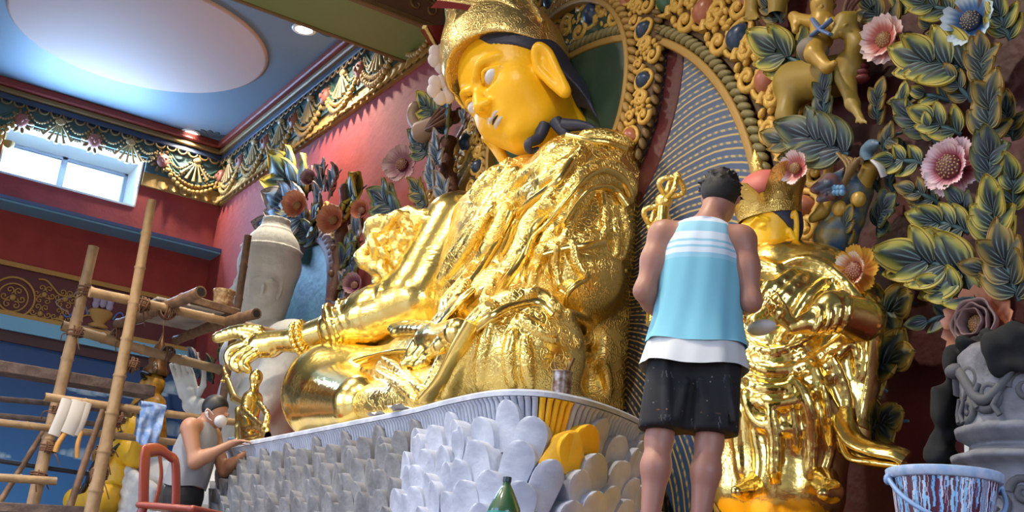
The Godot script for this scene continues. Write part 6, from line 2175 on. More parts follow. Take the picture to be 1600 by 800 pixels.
	s.cap(at(1326, 340, 0.28), at(1306, 372, 0.28), 0.075, 0.105)
	s.cap(at(1306, 372, 0.28), at(1300, 410, 0.25), 0.10, 0.07)
	part(s.mesh(), "body", mottled("bird_blue", Color(0.10, 0.24, 0.42), Color(0.50, 0.40, 0.16), 0.42, 75, 3.2, 0.2), t)
	s = Sdf.new(Vector3(-4.3, 2.1, 0.0), Vector3(-3.5, 3.5, 0.62), 0.012)
	s.k = 0.035
	s.cap(at(1346, 290, 0.26), at(1362, 262, 0.27), 0.05, 0.038)
	s.cap(at(1362, 262, 0.27), at(1358, 240, 0.28), 0.038, 0.03)
	s.cap(at(1310, 300, 0.28), at(1288, 330, 0.33), 0.042, 0.034)
	s.cap(at(1288, 330, 0.33), at(1270, 342, 0.36), 0.034, 0.024)
	s.ell(at(1312, 326, 0.37), Vector3(0.042, 0.042, 0.035), Basis.IDENTITY, 0.012)
	s.ell(at(1341, 312, 0.36), Vector3(0.042, 0.042, 0.035), Basis.IDENTITY, 0.012)
	part(s.mesh(), "gilded_arms_and_chest", M["child_gold"], t)
	t = thing("carved_bird", "small blue carved bird with long neck above the raised arm of the blue figure", "carved animal", Vector3.ZERO)
	s = Sdf.new(Vector3(-4.1, 2.9, 0.1), Vector3(-3.5, 3.4, 0.5), 0.009)
	s.k = 0.015
	s.chain(spline([at(1362, 262, 0.30), at(1354, 246, 0.31), at(1355, 234, 0.31), at(1364, 228, 0.32)], 4), 0.026)
	s.cap(at(1362, 228, 0.32), at(1366, 226, 0.34), 0.032, 0.026)
	s.cap(at(1366, 226, 0.34), at(1380, 223, 0.36), 0.016, 0.006)
	part(s.mesh(), "body", mat("bird_grey", Color(0.30, 0.40, 0.48), 0.5), t)
	var wing := Mb.new()
	wing.tube(spline([at(1366, 252, 0.30), at(1376, 262, 0.30), at(1382, 276, 0.28)], 4), 0.03, 8, 0.4)
	wing.put("wing", mat("wing_white", Color(0.72, 0.72, 0.72), 0.5), t)
	t = thing("carved_dragon_head", "carved dragon head with open pink mouth between the gold hat and the blue figure", "carved animal", Vector3.ZERO)
	s = Sdf.new(Vector3(-4.5, 2.6, 0.1), Vector3(-3.7, 3.3, 0.72), 0.010)
	s.k = 0.02
	s.cap(at(1312, 298, 0.34), at(1296, 290, 0.40), 0.065, 0.055)
	s.cap(at(1296, 284, 0.42), at(1272, 296, 0.50), 0.045, 0.022)
	s.cap(at(1300, 304, 0.42), at(1280, 312, 0.48), 0.03, 0.018)
	s.cap(at(1304, 280, 0.38), at(1322, 262, 0.36), 0.03, 0.010)
	for k in 4: s.cap(at(1276 + k * 7, 300, 0.47), at(1276 + k * 7, 305, 0.48), 0.008, 0.003, 0.003)
	s.ell(at(1294, 286, 0.46), Vector3.ONE * 0.018, Basis.IDENTITY, 0.005)
	part(s.mesh(), "head", mottled("dragon_paint", Color(0.22, 0.36, 0.46), Color(0.50, 0.28, 0.24), 0.45, 77, 4.0, 0.3), t)
	b = Mb.new()
	for k in 8: b.ball(at(1298 + (k % 4) * 6, 294 + (k / 4) * 7, 0.43), Vector3.ONE * 0.017, 8, 6)
	b.put("curls", mat("curl_blue", Color(0.35, 0.52, 0.66), 0.5), t)
	for k in 5:
		b = Mb.new()
		b.tube(spline([at(1318, 290, 0.36), at(1326 + k * 4, 262 - k * 3, 0.37), at(1310 + k * 9, 240 + k * 4, 0.35)], 5), 0.018, 7, 0.6)
		b.put("mane_lock", M["gilt_dull"], t)
	# bird on the far relief
	t = thing("carved_bird", "brown and white carved bird with curved neck on the branch left of the big statue", "carved animal", Vector3.ZERO)
	s = Sdf.new(Vector3(-8.7, 3.9, 0.1), Vector3(-7.2, 5.4, 0.7), 0.018)
	s.k = 0.03
	s.chain(spline([at(650, 168, 0.40), at(645, 178, 0.40), at(648, 192, 0.40), at(660, 206, 0.38)], 4), 0.045)
	s.cap(at(660, 206, 0.38), at(690, 186, 0.36), 0.10, 0.05)
	s.cap(at(650, 166, 0.40), at(641, 166, 0.42), 0.045, 0.02)
	part(s.mesh(), "body", mat("bird_brown", Color(0.56, 0.46, 0.40), 0.55), t)
	wing = Mb.new()
	for k in 4: wing.tube(spline([at(668, 204, 0.44), at(684, 196 - k * 6, 0.44), at(702, 186 - k * 9, 0.40)], 4), 0.035, 8, 0.45)
	wing.put("wing", M["trunk_brown"], t)
	# gold paw of a carved beast at the top edge
	t = thing("carved_paws", "pair of gold carved beast legs with claws at the top edge above the halo", "carved animal", Vector3.ZERO)
	s = Sdf.new(Vector3(-5.3, 4.1, -0.02), Vector3(-4.3, 5.2, 0.5), 0.014)
	s.k = 0.03
	for q in [[1186, -40, 1176, 18, 1170], [1222, -40, 1212, 26, 1206]]:
		s.cap(at(q[0], q[1], 0.15), at(q[2], q[3], 0.18), 0.09, 0.045)
		for k in 4: s.cap(at(q[2], q[3], 0.18), at(q[4] + k * 7 - 6, q[3] + 14 - absf(k - 1.5) * 2, 0.22), 0.026, 0.014, 0.012)
	part(s.mesh(), "leg", M["deer_paint"], t)

# ---------------------------------------------------------------- unfinished white statue in the far niche
func build_white_statue():
	var t := thing("clay_statue", "large white unpainted clay statue with tall hat before the far niche", "statue")
	var c := at(417, 440, 0.62)
	var u := Vector3.UP
	var s := Sdf.new(c + Vector3(-0.5, -0.62, -0.5), c + Vector3(0.5, 0.85, 0.52), 0.018)
	s.k = 0.03
	s.cap(c + u * -0.40, c + u * 0.18, 0.235, 0.325)
	s.cap(c + u * 0.18, c + u * 0.30, 0.33, 0.30, 0.02)
	s.cap(c + u * 0.34, c + u * 0.52, 0.22, 0.155, 0.06)
	s.cap(c + u * 0.52, c + u * 0.66, 0.155, 0.150, 0.03)
	for y in [0.33, 0.42, 0.55]:
		var pts := PackedVector3Array()
		var rad: float = {0.33: 0.315, 0.42: 0.235, 0.55: 0.172}[y]
		for i in 25: pts.append(c + Vector3(cos(TAU * i / 24) * rad, y, sin(TAU * i / 24) * rad))
		s.chain(pts, 0.014, 0.012)
	s.plane_cut(c + u * 0.68, Vector3(0, 1, 0))
	# faces carved on it: one towards the hall, one at each side
	for q in [[-0.30, 1.0], [1.15, 0.9], [-1.7, 0.9]]:
		var an: float = q[0]
		var n := Vector3(sin(an), 0, cos(an))
		var sd := Vector3(cos(an), 0, -sin(an))
		var f := c + n * 0.20 + u * -0.12
		s.ell(f, Vector3(0.16, 0.235, 0.13), Basis(sd, u, n), 0.02)
		s.ell(f + n * 0.135 + u * -0.04, Vector3(0.024, 0.06, 0.03), Basis(sd, u, n), 0.02)
		s.ell(f + n * 0.115 + u * -0.125, Vector3(0.05, 0.016, 0.022), Basis(sd, u, n), 0.012)
		for e: float in [-1.0, 1.0]:
			s.ell(f + n * 0.14 + sd * e * 0.06 + u * 0.02, Vector3(0.035, 0.016, 0.02), Basis(sd, u, n), 0.01, true)
			s.chain([f + n * 0.125 + sd * e * 0.02 + u * 0.055, f + n * 0.120 + sd * e * 0.07 + u * 0.07, f + n * 0.085 + sd * e * 0.115 + u * 0.05], 0.010, 0.01)
		var pts := PackedVector3Array()
		for i in 19:
			var a := -0.5 + (PI + 1.0) * i / 18
			pts.append(f + sd * cos(a) * 0.178 + u * (sin(a) * 0.255 + 0.02) + n * (0.055 - 0.03 * absf(cos(a))))
		s.chain(pts, 0.013, 0.01)
	part(s.mesh(), "head_and_hat", M["white_clay"], t)
	# body: shoulders, lap, knees
	s = Sdf.new(Vector3(-12.9, 0.66, 0.05), Vector3(-9.95, 3.5, 1.75), 0.03)
	s.k = 0.14
	s.cap(c + Vector3(0, -0.45, 0), c + Vector3(0, -0.62, -0.02), 0.20, 0.24)
	s.cap(Vector3(c.x - 0.52, 2.95, 0.55), Vector3(c.x + 0.52, 2.95, 0.45), 0.26, 0.26)
	s.ell(Vector3(c.x, 2.35, 0.50), Vector3(0.58, 0.85, 0.40))
	s.ell(Vector3(c.x, 1.55, 0.65), Vector3(0.95, 0.40, 0.60))
	s.cap(Vector3(c.x - 0.4, 1.5, 0.7), Vector3(c.x - 0.75, 1.52, 1.15), 0.30, 0.30)
	s.cap(Vector3(c.x + 0.4, 1.5, 0.6), Vector3(c.x + 0.75, 1.50, 0.95), 0.30, 0.30)
	s.cap(Vector3(c.x + 0.60, 2.90, 0.45), Vector3(c.x + 0.62, 2.30, 0.70), 0.20, 0.17)
	s.k = 0.03
	for k in 5: s.chain(spline([Vector3(c.x - 0.95, 1.72 - k * 0.10, 1.28), Vector3(c.x - 0.65, 1.62 - k * 0.11, 1.47), Vector3(c.x - 0.2, 1.45 - k * 0.08, 1.32)], 5), 0.05, 0.03)
	s.plane_cut(Vector3(0, 1.16, 0), Vector3.DOWN)
	part(s.mesh(), "body", M["white_clay"], t)
	# raised right arm and open hand
	var w := at(300, 632, 1.0)
	s = Sdf.new(w + Vector3(-0.55, -0.45, -0.55), w + Vector3(0.75, 0.72, 0.5), 0.014)
	s.k = 0.03
	s.cap(w + Vector3(0.55, -0.25, -0.3), w, 0.15, 0.10)
	var up := (-DN - RX * 0.28).normalized()
	hand(s, w, up, (-FW - up * (-FW).dot(up)).normalized(), up.cross(-FW).normalized() * -1.0 if up.cross(-FW).dot(RX) < 0.0 else up.cross(-FW).normalized(), 0.54, 0.10)
	part(s.mesh(), "raised_hand", M["white_clay"], t)
	# the pale plinth it sits on
	var p := thing("plinth", "pale plastered plinth under the white clay statue and the yellow figures at bottom left", "plinth", Vector3(-12.3, 0.62, 0.0))
	var b := Mb.new()
	b.bevel_box(Vector3(-1.7, 0.0, 0.05), Vector3(2.35, 0.50, 1.62), 0.02)
	b.put("block", M["white_clay"], p)
	b = Mb.new()
	b.bevel_box(Vector3(-1.74, 0.50, 0.05), Vector3(2.39, 0.55, 1.66), 0.012)
	b.put("top_slab", M["grey_pale"], p)

func build_yellow_statues():
	var g: Material = M["yellow_matt"]
	var gilt2 := mottled("figure_ochre", Color(0.50, 0.34, 0.10), Color(0.80, 0.58, 0.14), 0.45, 101, 3.0, 0.3)
	var dark := mat("dark_trim", Color(0.13, 0.11, 0.10), 0.5)
	for k in 2:
		var px: float = [188, 245][k]
		var z: float = [1.45, 1.05][k]
		var head: Vector3 = at([202, 240][k], [668, 598][k], z)
		var t := thing("guardian_statue", ["yellow seated guardian statue with dark necklace and flame crown behind the bamboo pole", "yellow statue with tall dark and gold spired crown behind the hanging blue cloth"][k], "statue", Vector3.ZERO, "")
		var sc: float = [1.0, 0.92][k]
		var o := Vector3(head.x - 0.06, 1.17 if k == 0 else head.y - 1.0, z)
		var s := Sdf.new(o + Vector3(-0.75, -0.02, -0.5), o + Vector3(0.85, 1.28, 0.5), 0.02)
		s.k = 0.06
		var hy := head.y - o.y
		s.cap(o + Vector3(0, 0.22, -0.05), o + Vector3(0.03, hy - 0.32, 0.0), 0.26, 0.20)
		s.cap(o + Vector3(-0.25, hy - 0.28, 0), o + Vector3(0.28, hy - 0.28, 0), 0.12, 0.12)
		s.ell(head + Vector3(0, -0.02, 0), Vector3(0.12, 0.145, 0.13))
		s.ell(head + Vector3(0, -0.03, 0.13), Vector3(0.03, 0.045, 0.03), Basis.IDENTITY, 0.02)
		for e: float in [-1.0, 1.0]: s.ell(head + Vector3(e * 0.05, 0.02, 0.125), Vector3(0.03, 0.02, 0.03), Basis.IDENTITY, 0.01, true)
		s.cap(o + Vector3(-0.28, hy - 0.3, 0.02), o + Vector3(-0.42, hy - 0.62, 0.12), 0.10, 0.075)
		s.cap(o + Vector3(-0.42, hy - 0.62, 0.12), o + Vector3(-0.15, hy - 0.70, 0.30), 0.07, 0.05)
		s.cap(o + Vector3(-0.2, 0.15, 0.05), o + Vector3(-0.48, 0.16, 0.25), 0.18, 0.14)
		s.cap(o + Vector3(0.2, 0.15, 0.05), o + Vector3(0.48, 0.16, 0.25), 0.18, 0.14)
		s.cap(o + Vector3(0.48, 0.14, 0.28), o + Vector3(-0.1, 0.10, 0.36), 0.10, 0.08)
		if k == 0:
			var hd := at(278, 664, 1.35)
			s.cap(o + Vector3(0.28, hy - 0.28, 0), o + Vector3(0.50, hy - 0.36, 0.0), 0.11, 0.08)
			s.cap(o + Vector3(0.50, hy - 0.36, 0.0), o + Vector3(0.66, hy - 0.16, 0.05), 0.075, 0.05)
			hand(s, o + Vector3(0.66, hy - 0.16, 0.05), Vector3(0.5, 0.7, 0.1), Vector3(0, 0, 1), Vector3(-0.6, 0.6, 0), 0.19, 0.15)
		else: s.cap(o + Vector3(0.28, hy - 0.28, 0), o + Vector3(0.40, hy - 0.65, 0.1), 0.10, 0.07)
		for i in 4: s.chain(spline([o + Vector3(-0.25 + i * 0.06, hy - 0.30, 0.16), o + Vector3(-0.12 + i * 0.06, hy - 0.52, 0.24), o + Vector3(0.12 + i * 0.03, hy - 0.75, 0.20)], 4), 0.022, 0.02)
		part(s.mesh(), "body", g if k == 0 else gilt2, t)
		var b := Mb.new()
		for e: float in [-1.0, 1.0]:
			b.ball(head + Vector3(e * 0.05, 0.02, 0.118), Vector3(0.026, 0.020, 0.02), 10, 6)
			b.tube(spline([head + Vector3(e * 0.015, 0.05, 0.135), head + Vector3(e * 0.06, 0.075, 0.125), head + Vector3(e * 0.11, 0.055, 0.08)], 3), 0.012, 6)
			b.tube(spline([head + Vector3(e * 0.01, -0.075, 0.14), head + Vector3(e * 0.06, -0.085, 0.125), head + Vector3(e * 0.10, -0.06, 0.09)], 3), 0.013, 6)
		b.put("eyes_and_brows", dark, t)
		b = Mb.new()
		for i in 7:
			var an := PI * (i / 6.0)
			b.ball(head + Vector3(cos(an) * 0.15, 0.12 + sin(an) * 0.06, 0.05), Vector3(0.045, 0.06, 0.03), 10, 6, Basis(Vector3.BACK, an - PI / 2))
		b.put("crown", M["gilt_dull"], t)
		b = Mb.new()
		b.tube(spline([head + Vector3(-0.16, -0.20, 0.10), head + Vector3(-0.10, -0.40, 0.25), head + Vector3(0.00, -0.62, 0.31), head + Vector3(0.12, -0.40, 0.25), head + Vector3(0.17, -0.20, 0.10)], 5), 0.022, 7)
		b.put("necklace", dark, t)
		b = Mb.new()
		b.tube(spline([head + Vector3(-0.13, 0.06, 0.10), head + Vector3(0, 0.09, 0.15), head + Vector3(0.13, 0.06, 0.10)], 4), 0.018, 7)
		b.put("brow_band", dark, t)
		b = Mb.new()
		b.tube(PackedVector3Array([head + Vector3(0.0, -0.62, 0.31), head + Vector3(0.0, -0.90, 0.42)]), 0.03, 7)
		b.put("belt_strap", dark, t)
		b = Mb.new()
		if k == 1:
			b.lathe([Vector2(0.13, 0.08), Vector2(0.15, 0.14), Vector2(0.09, 0.20), Vector2(0.105, 0.27), Vector2(0.06, 0.34), Vector2(0.07, 0.40), Vector2(0.03, 0.48), Vector2(0.0, 0.62)], 16, Transform3D(Basis.IDENTITY, head))
			b.put("spire", mat("spire_brown", Color(0.40, 0.26, 0.10), 0.4, 0.3), t)
			var sh := thing("plinth", "pale block carrying the yellow statue with the spired crown, hidden behind the cloth", "plinth", Vector3(o.x, 1.17, o.z))
			b = Mb.new()
			b.bevel_box(Vector3(-0.5, 0, -0.4), Vector3(0.5, o.y - 1.17, 0.4), 0.02)
			b.put("block", M["white_clay"], sh)

# ---------------------------------------------------------------- bamboo scaffold
func bamboo(a: Vector3, b_: Vector3, r0: float, r1: float, parent: Node, called: String, m: Material, seed_ := 0):
	var b := Mb.new()
	var len := a.distance_to(b_)
	var pts := PackedVector3Array()
	var rr := PackedFloat32Array()
	var r := RandomNumberGenerator.new()
	r.seed = seed_ + 77
	var side := (b_ - a).normalized().cross(Vector3(0.3, 0.2, 0.9)).normalized()
	var bow := r.randf_range(-0.02, 0.02) * len
	var n := maxi(2, int(len / 0.32))
	for i in n:
		for q in [[0.0, 1.0], [0.03, 1.13], [0.08, 0.97], [0.5, 0.95], [0.93, 0.98]]:
			var f: float = (i + q[0]) / n
			pts.append(a.lerp(b_, f) + side * bow * sin(PI * f))
			rr.append(lerpf(r0, r1, f) * q[1])
	pts.append(b_)
	rr.append(r1)
	b.tube(pts, rr, 12)
	# hollow end
	var o := b.put(called, m, parent)
	var d := (b_ - a).normalized()
	b = Mb.new()
	var x := d.cross(Vector3(0.1, 0.9, 0.2)).normalized()
	var ring := PackedVector3Array()
	for i in 12: ring.append(b_ + d * 0.002 + (x * cos(TAU * i / 12) + d.cross(x) * sin(TAU * i / 12)) * r1 * 0.72)
	var c := b.vert(b_ + d * 0.002, d)
	for i in 12: b.vert(ring[i], d)
	for i in 12: b.ix.append_array([c, 1 + (i + 1) % 12, 1 + i])
	b.put("hollow_end", mat("hollow", Color(0.12, 0.08, 0.06), 0.9), o)
	return o

func lashing(p: Vector3, ax1: Vector3, ax2: Vector3, r: float, parent: Node, seed_: int):
	var b := Mb.new()
	var rg := RandomNumberGenerator.new()
	rg.seed = seed_
	for ax in [ax1, ax2]:
		var x: Vector3 = ax.cross(Vector3(0.2, 0.7, 0.4)).normalized()
		var y: Vector3 = ax.cross(x)
		for k in 4:
			var pts := PackedVector3Array()
			var tl := rg.randf_range(-0.5, 0.5)
			for i in 15:
				var an := TAU * i / 14
				pts.append(p + (x * cos(an) + y * sin(an)) * (r * 1.22) + ax * (0.018 * (k - 1.5) + tl * 0.03 * sin(an)))
			b.tube(pts, 0.008, 5, 1.0, Vector3.ZERO, false)
	for k in 3:
		var e := p + Vector3(rg.randf_range(-1, 1), rg.randf_range(-1.3, 0.2), rg.randf_range(-1, 1)) * 0.12
		b.tube(spline([p + (e - p) * 0.4, p.lerp(e, 0.8) + Vector3(0.02, 0, 0.02), e + Vector3(0, -0.05, 0)], 4), 0.006, 5)
	b.put("rope_lashing", mat("rope_brown", Color(0.40, 0.27, 0.18), 0.9), parent)

func build_scaffold():
	var grain := normal_of(noise_tex(81, 0.03, 4), 4.0)
	var pale := mottled("bamboo_pale", Color(0.52, 0.41, 0.28), Color(0.64, 0.52, 0.37), 0.55, 83, 1.6, 0.4)
	var old := mottled("bamboo_old", Color(0.36, 0.26, 0.18), Color(0.52, 0.39, 0.27), 0.6, 85, 2.2, 0.5)
	var grey := mottled("plank_grey", Color(0.30, 0.24, 0.22), Color(0.42, 0.35, 0.32), 0.8, 87, 2.2, 0.6)
	var t := thing("bamboo_scaffold", "rope-lashed bamboo scaffold with uprights and rails at left before the blue mural", "scaffold")
	var xa := -10.2
	var xb := -11.25
	# uprights
	var p1 := at_x(188, 560, xa)
	var top1 := at_x(235, 313, xa)
	bamboo(Vector3(p1.x, 0.62, p1.z), Vector3(p1.x, top1.y, p1.z), 0.066, 0.042, t, "upright", pale, 1)
	var p2 := at_x(105, 580, -10.8)
	var top2 := at_x(148, 386, -10.8)
	bamboo(Vector3(p2.x, 0.62, p2.z + 0.06), Vector3(p2.x, top2.y, p2.z), 0.060, 0.050, t, "upright", pale, 2)
	var p3 := at_x(382, 400, -10.9)
	bamboo(Vector3(p3.x, 0.62, p3.z), Vector3(p3.x, at_x(382, 367, -10.9).y, p3.z), 0.04, 0.04, t, "upright", old, 3)
	# rails
	var ra0 := at_x(140, 456, xa)
	var ra1 := at_x(445, 524, xa)
	bamboo(ra0, ra1, 0.046, 0.040, t, "rail", pale, 4)
	var rb0 := at_x(97, 509, xb)
	var rb1 := at_x(345, 578, xb)
	bamboo(rb1, rb0, 0.048, 0.050, t, "rail", pale, 5)
	bamboo(at_x(375, 661, xa), at_x(70, 620, xa), 0.034, 0.036, t, "rail", pale, 6)
	bamboo(at_x(280, 692, -10.75), at_x(-20, 658, -10.75), 0.032, 0.034, t, "rail", pale, 7)
	bamboo(at_x(-30, 745, -10.5), at_x(88, 752, -10.5), 0.036, 0.036, t, "rail", pale, 8)
	bamboo(at_x(150, 742, -10.9), at_x(-20, 717, -10.9), 0.022, 0.022, t, "rail", mat("pipe_dark", Color(0.16, 0.16, 0.18), 0.5), 9)
	bamboo(at_x(170, 664, -11.2), at_x(-20, 648, -11.2), 0.026, 0.028, t, "rail", grey, 10)
	bamboo(at_x(160, 640, -11.4), at_x(-20, 622, -11.4), 0.026, 0.028, t, "rail", grey, 11)
	# cross poles and braces
	bamboo(at_x(182, 521, xb) + Vector3(0, 0.09, 0), at_x(314, 456, xa + 0.55), 0.052, 0.055, t, "cross_pole", old, 12)
	bamboo(at_x(272, 546, xb) + Vector3(0, 0.09, 0), at_x(401, 490, xa + 0.55), 0.046, 0.050, t, "cross_pole", old, 13)
	bamboo(at_x(-5, 792, -10.9), at_x(72, 668, -10.9), 0.028, 0.026, t, "brace", old, 14)
	bamboo(at_x(105, 805, -10.5), at_x(162, 640, -10.5), 0.034, 0.030, t, "brace", old, 15)
	# lashings at the crossings
	var i := 0
	for q in [[222, 476, xa], [205, 570, xa], [183, 655, xa], [163, 705, xa], [133, 455, -10.8], [118, 520, -10.8], [90, 640, -10.8], [75, 700, -10.8], [60, 745, -10.8], [262, 487, xa], [370, 506, xa], [185, 524, xb], [262, 553, xb], [155, 740, xa]]:
		lashing(at_x(q[0], q[1], q[2]), Vector3.UP if i < 9 or i == 13 else Vector3.BACK, Vector3(0, 0.15, 1).normalized() if i < 9 else Vector3.RIGHT, 0.056, t, i)
		i += 1
	# loose planks and sheet: things that lie on the rails
	var y := at_x(222, 474, xa).y + 0.05
	var g := "grey planks lying on the scaffold rails"
	for q in [[-20, 572, 236, 614, -10.95, 0.05, "long grey plank across the scaffold at left, above the hanging gloves"], [-20, 792, 140, 800, -10.6, 0.04, "dark plank at the very bottom left of the scaffold"]]:
		var a := at_x(q[0], q[1], q[4])
		var e := at_x(q[2], q[3], q[4])
		var pl := thing("plank", q[6], "plank", a, g)
		var b := Mb.new()
		b.bevel_box(Vector3(-0.14, -q[5], 0), Vector3(0.14, q[5], a.distance_to(e)), 0.008, Transform3D(Basis.looking_at(a - e, Vector3.UP), Vector3.ZERO))
		b.put("board", grey, pl)
	var s0 := at_x(243, 487, xa)
	var s1 := at_x(345, 512, xa)
	var pl := thing("board", "white-painted board lying across the top scaffold poles under the bucket", "board", Vector3((xa + xb) * 0.5 + 0.05, y + 0.03, (s0.z + s1.z) * 0.5))
	var b := Mb.new()
	b.bevel_box(Vector3(-0.62, 0, -absf(s1.z - s0.z) * 0.55), Vector3(0.42, 0.025, absf(s1.z - s0.z) * 0.5), 0.005)
	b.put("sheet", mottled("board_white", Color(0.60, 0.56, 0.52), Color(0.72, 0.69, 0.65), 0.7, 89, 1.3, 0.3), pl)
	var k0 := at_x(292, 470, xa - 0.15)
	var k1 := at_x(368, 492, xa - 0.15)
	pl = thing("plank", "short brown plank on edge under the small bucket on the scaffold", "plank", k0, g)
	b = Mb.new()
	b.bevel_box(Vector3(-0.12, -0.035, 0), Vector3(0.12, 0.035, k0.distance_to(k1)), 0.006, Transform3D(Basis.looking_at(k0 - k1, Vector3.UP), Vector3.ZERO))
	b.put("board", old, pl)
	# small paint-stained bucket on the plank
	var bc := at_x(346, 484, xa - 0.15)
	var bu := thing("paint_tub", "small cream paint tub with brown stains standing on the scaffold plank", "tub", bc)
	b = Mb.new()
	b.lathe([Vector2(0, 0), Vector2(0.075, 0), Vector2(0.085, 0.02), Vector2(0.095, 0.155), Vector2(0.105, 0.16), Vector2(0.105, 0.185), Vector2(0.09, 0.185), Vector2(0.08, 0.03), Vector2(0, 0.03)], 24)
	b.put("tub", mottled("tub_cream", Color(0.48, 0.32, 0.16), Color(0.80, 0.70, 0.52), 0.5, 91, 7.0, 0.2), bu)
	# cloth, gloves
	var cl := thing("hanging_cloth", "pale blue and white cloth hung over a bamboo rail left of the bent worker", "cloth", at_x(237, 640, xa))
	b = Mb.new()
	var gp := PackedVector3Array()
	for r in 15:
		for c in 15:
			var u := c / 14.0 - 0.5
			var v := r / 14.0
			var drop := v * 0.34
			gp.append(Vector3(0.045 * cos(minf(v * 6.0, PI * 0.5)) * 0.0 + 0.045 + 0.018 * sin(u * 16.0 + v * 2.0) * v + 0.01 * sin(v * 9.0 + u * 5.0), 0.04 - drop + 0.02 * sin(u * 7.0) * v, -u * (0.22 - 0.03 * v)))
	b.grid(gp, 15, 15)
	for q in gp.size(): gp[q] = Vector3(-0.06 - (gp[q].x - 0.045), 0.04 + (gp[q].y - 0.04) * 0.8, gp[q].z)
	b.grid(gp, 15, 15, false, true)
	b.tube(PackedVector3Array([Vector3(0, 0.03, 0.11), Vector3(0, 0.035, 0), Vector3(0, 0.03, -0.11)]), 0.05, 10, 0.6, Vector3.ZERO, false)
	b.put("cloth", mottled("cloth_blue", Color(0.36, 0.50, 0.74), Color(0.70, 0.76, 0.86), 0.9, 93, 4.0, 0.3), cl)
	var gl := thing("work_gloves", "white work gloves and tan straps hanging on the scaffold rail between the uprights", "gloves", at_x(122, 632, xa))
	b = Mb.new()
	for q in [[0.0, 0.07, 0.0], [0.10, 0.05, -0.03], [-0.06, 0.045, 0.0]]:
		var pts := spline([Vector3(0.04, 0.02, q[0]), Vector3(0.06, -0.12, q[0] + 0.02), Vector3(0.05, -0.26 + q[2], q[0] + 0.05)], 5)
		b.tube(pts, q[1], 10, 0.45)
	b.put("glove", mat("glove_white", Color(0.72, 0.69, 0.66), 0.9), gl)
	b = Mb.new()
	b.tube(spline([Vector3(0.05, -0.22, 0.05), Vector3(0.06, -0.34, 0.10), Vector3(0.05, -0.42, 0.11)], 4), 0.022, 8)
	b.tube(spline([Vector3(0.05, -0.22, -0.06), Vector3(0.06, -0.34, -0.05), Vector3(0.05, -0.44, -0.07)], 4), 0.020, 8)
	b.put("tan_strap", mat("strap_tan", Color(0.72, 0.52, 0.26), 0.8), gl)

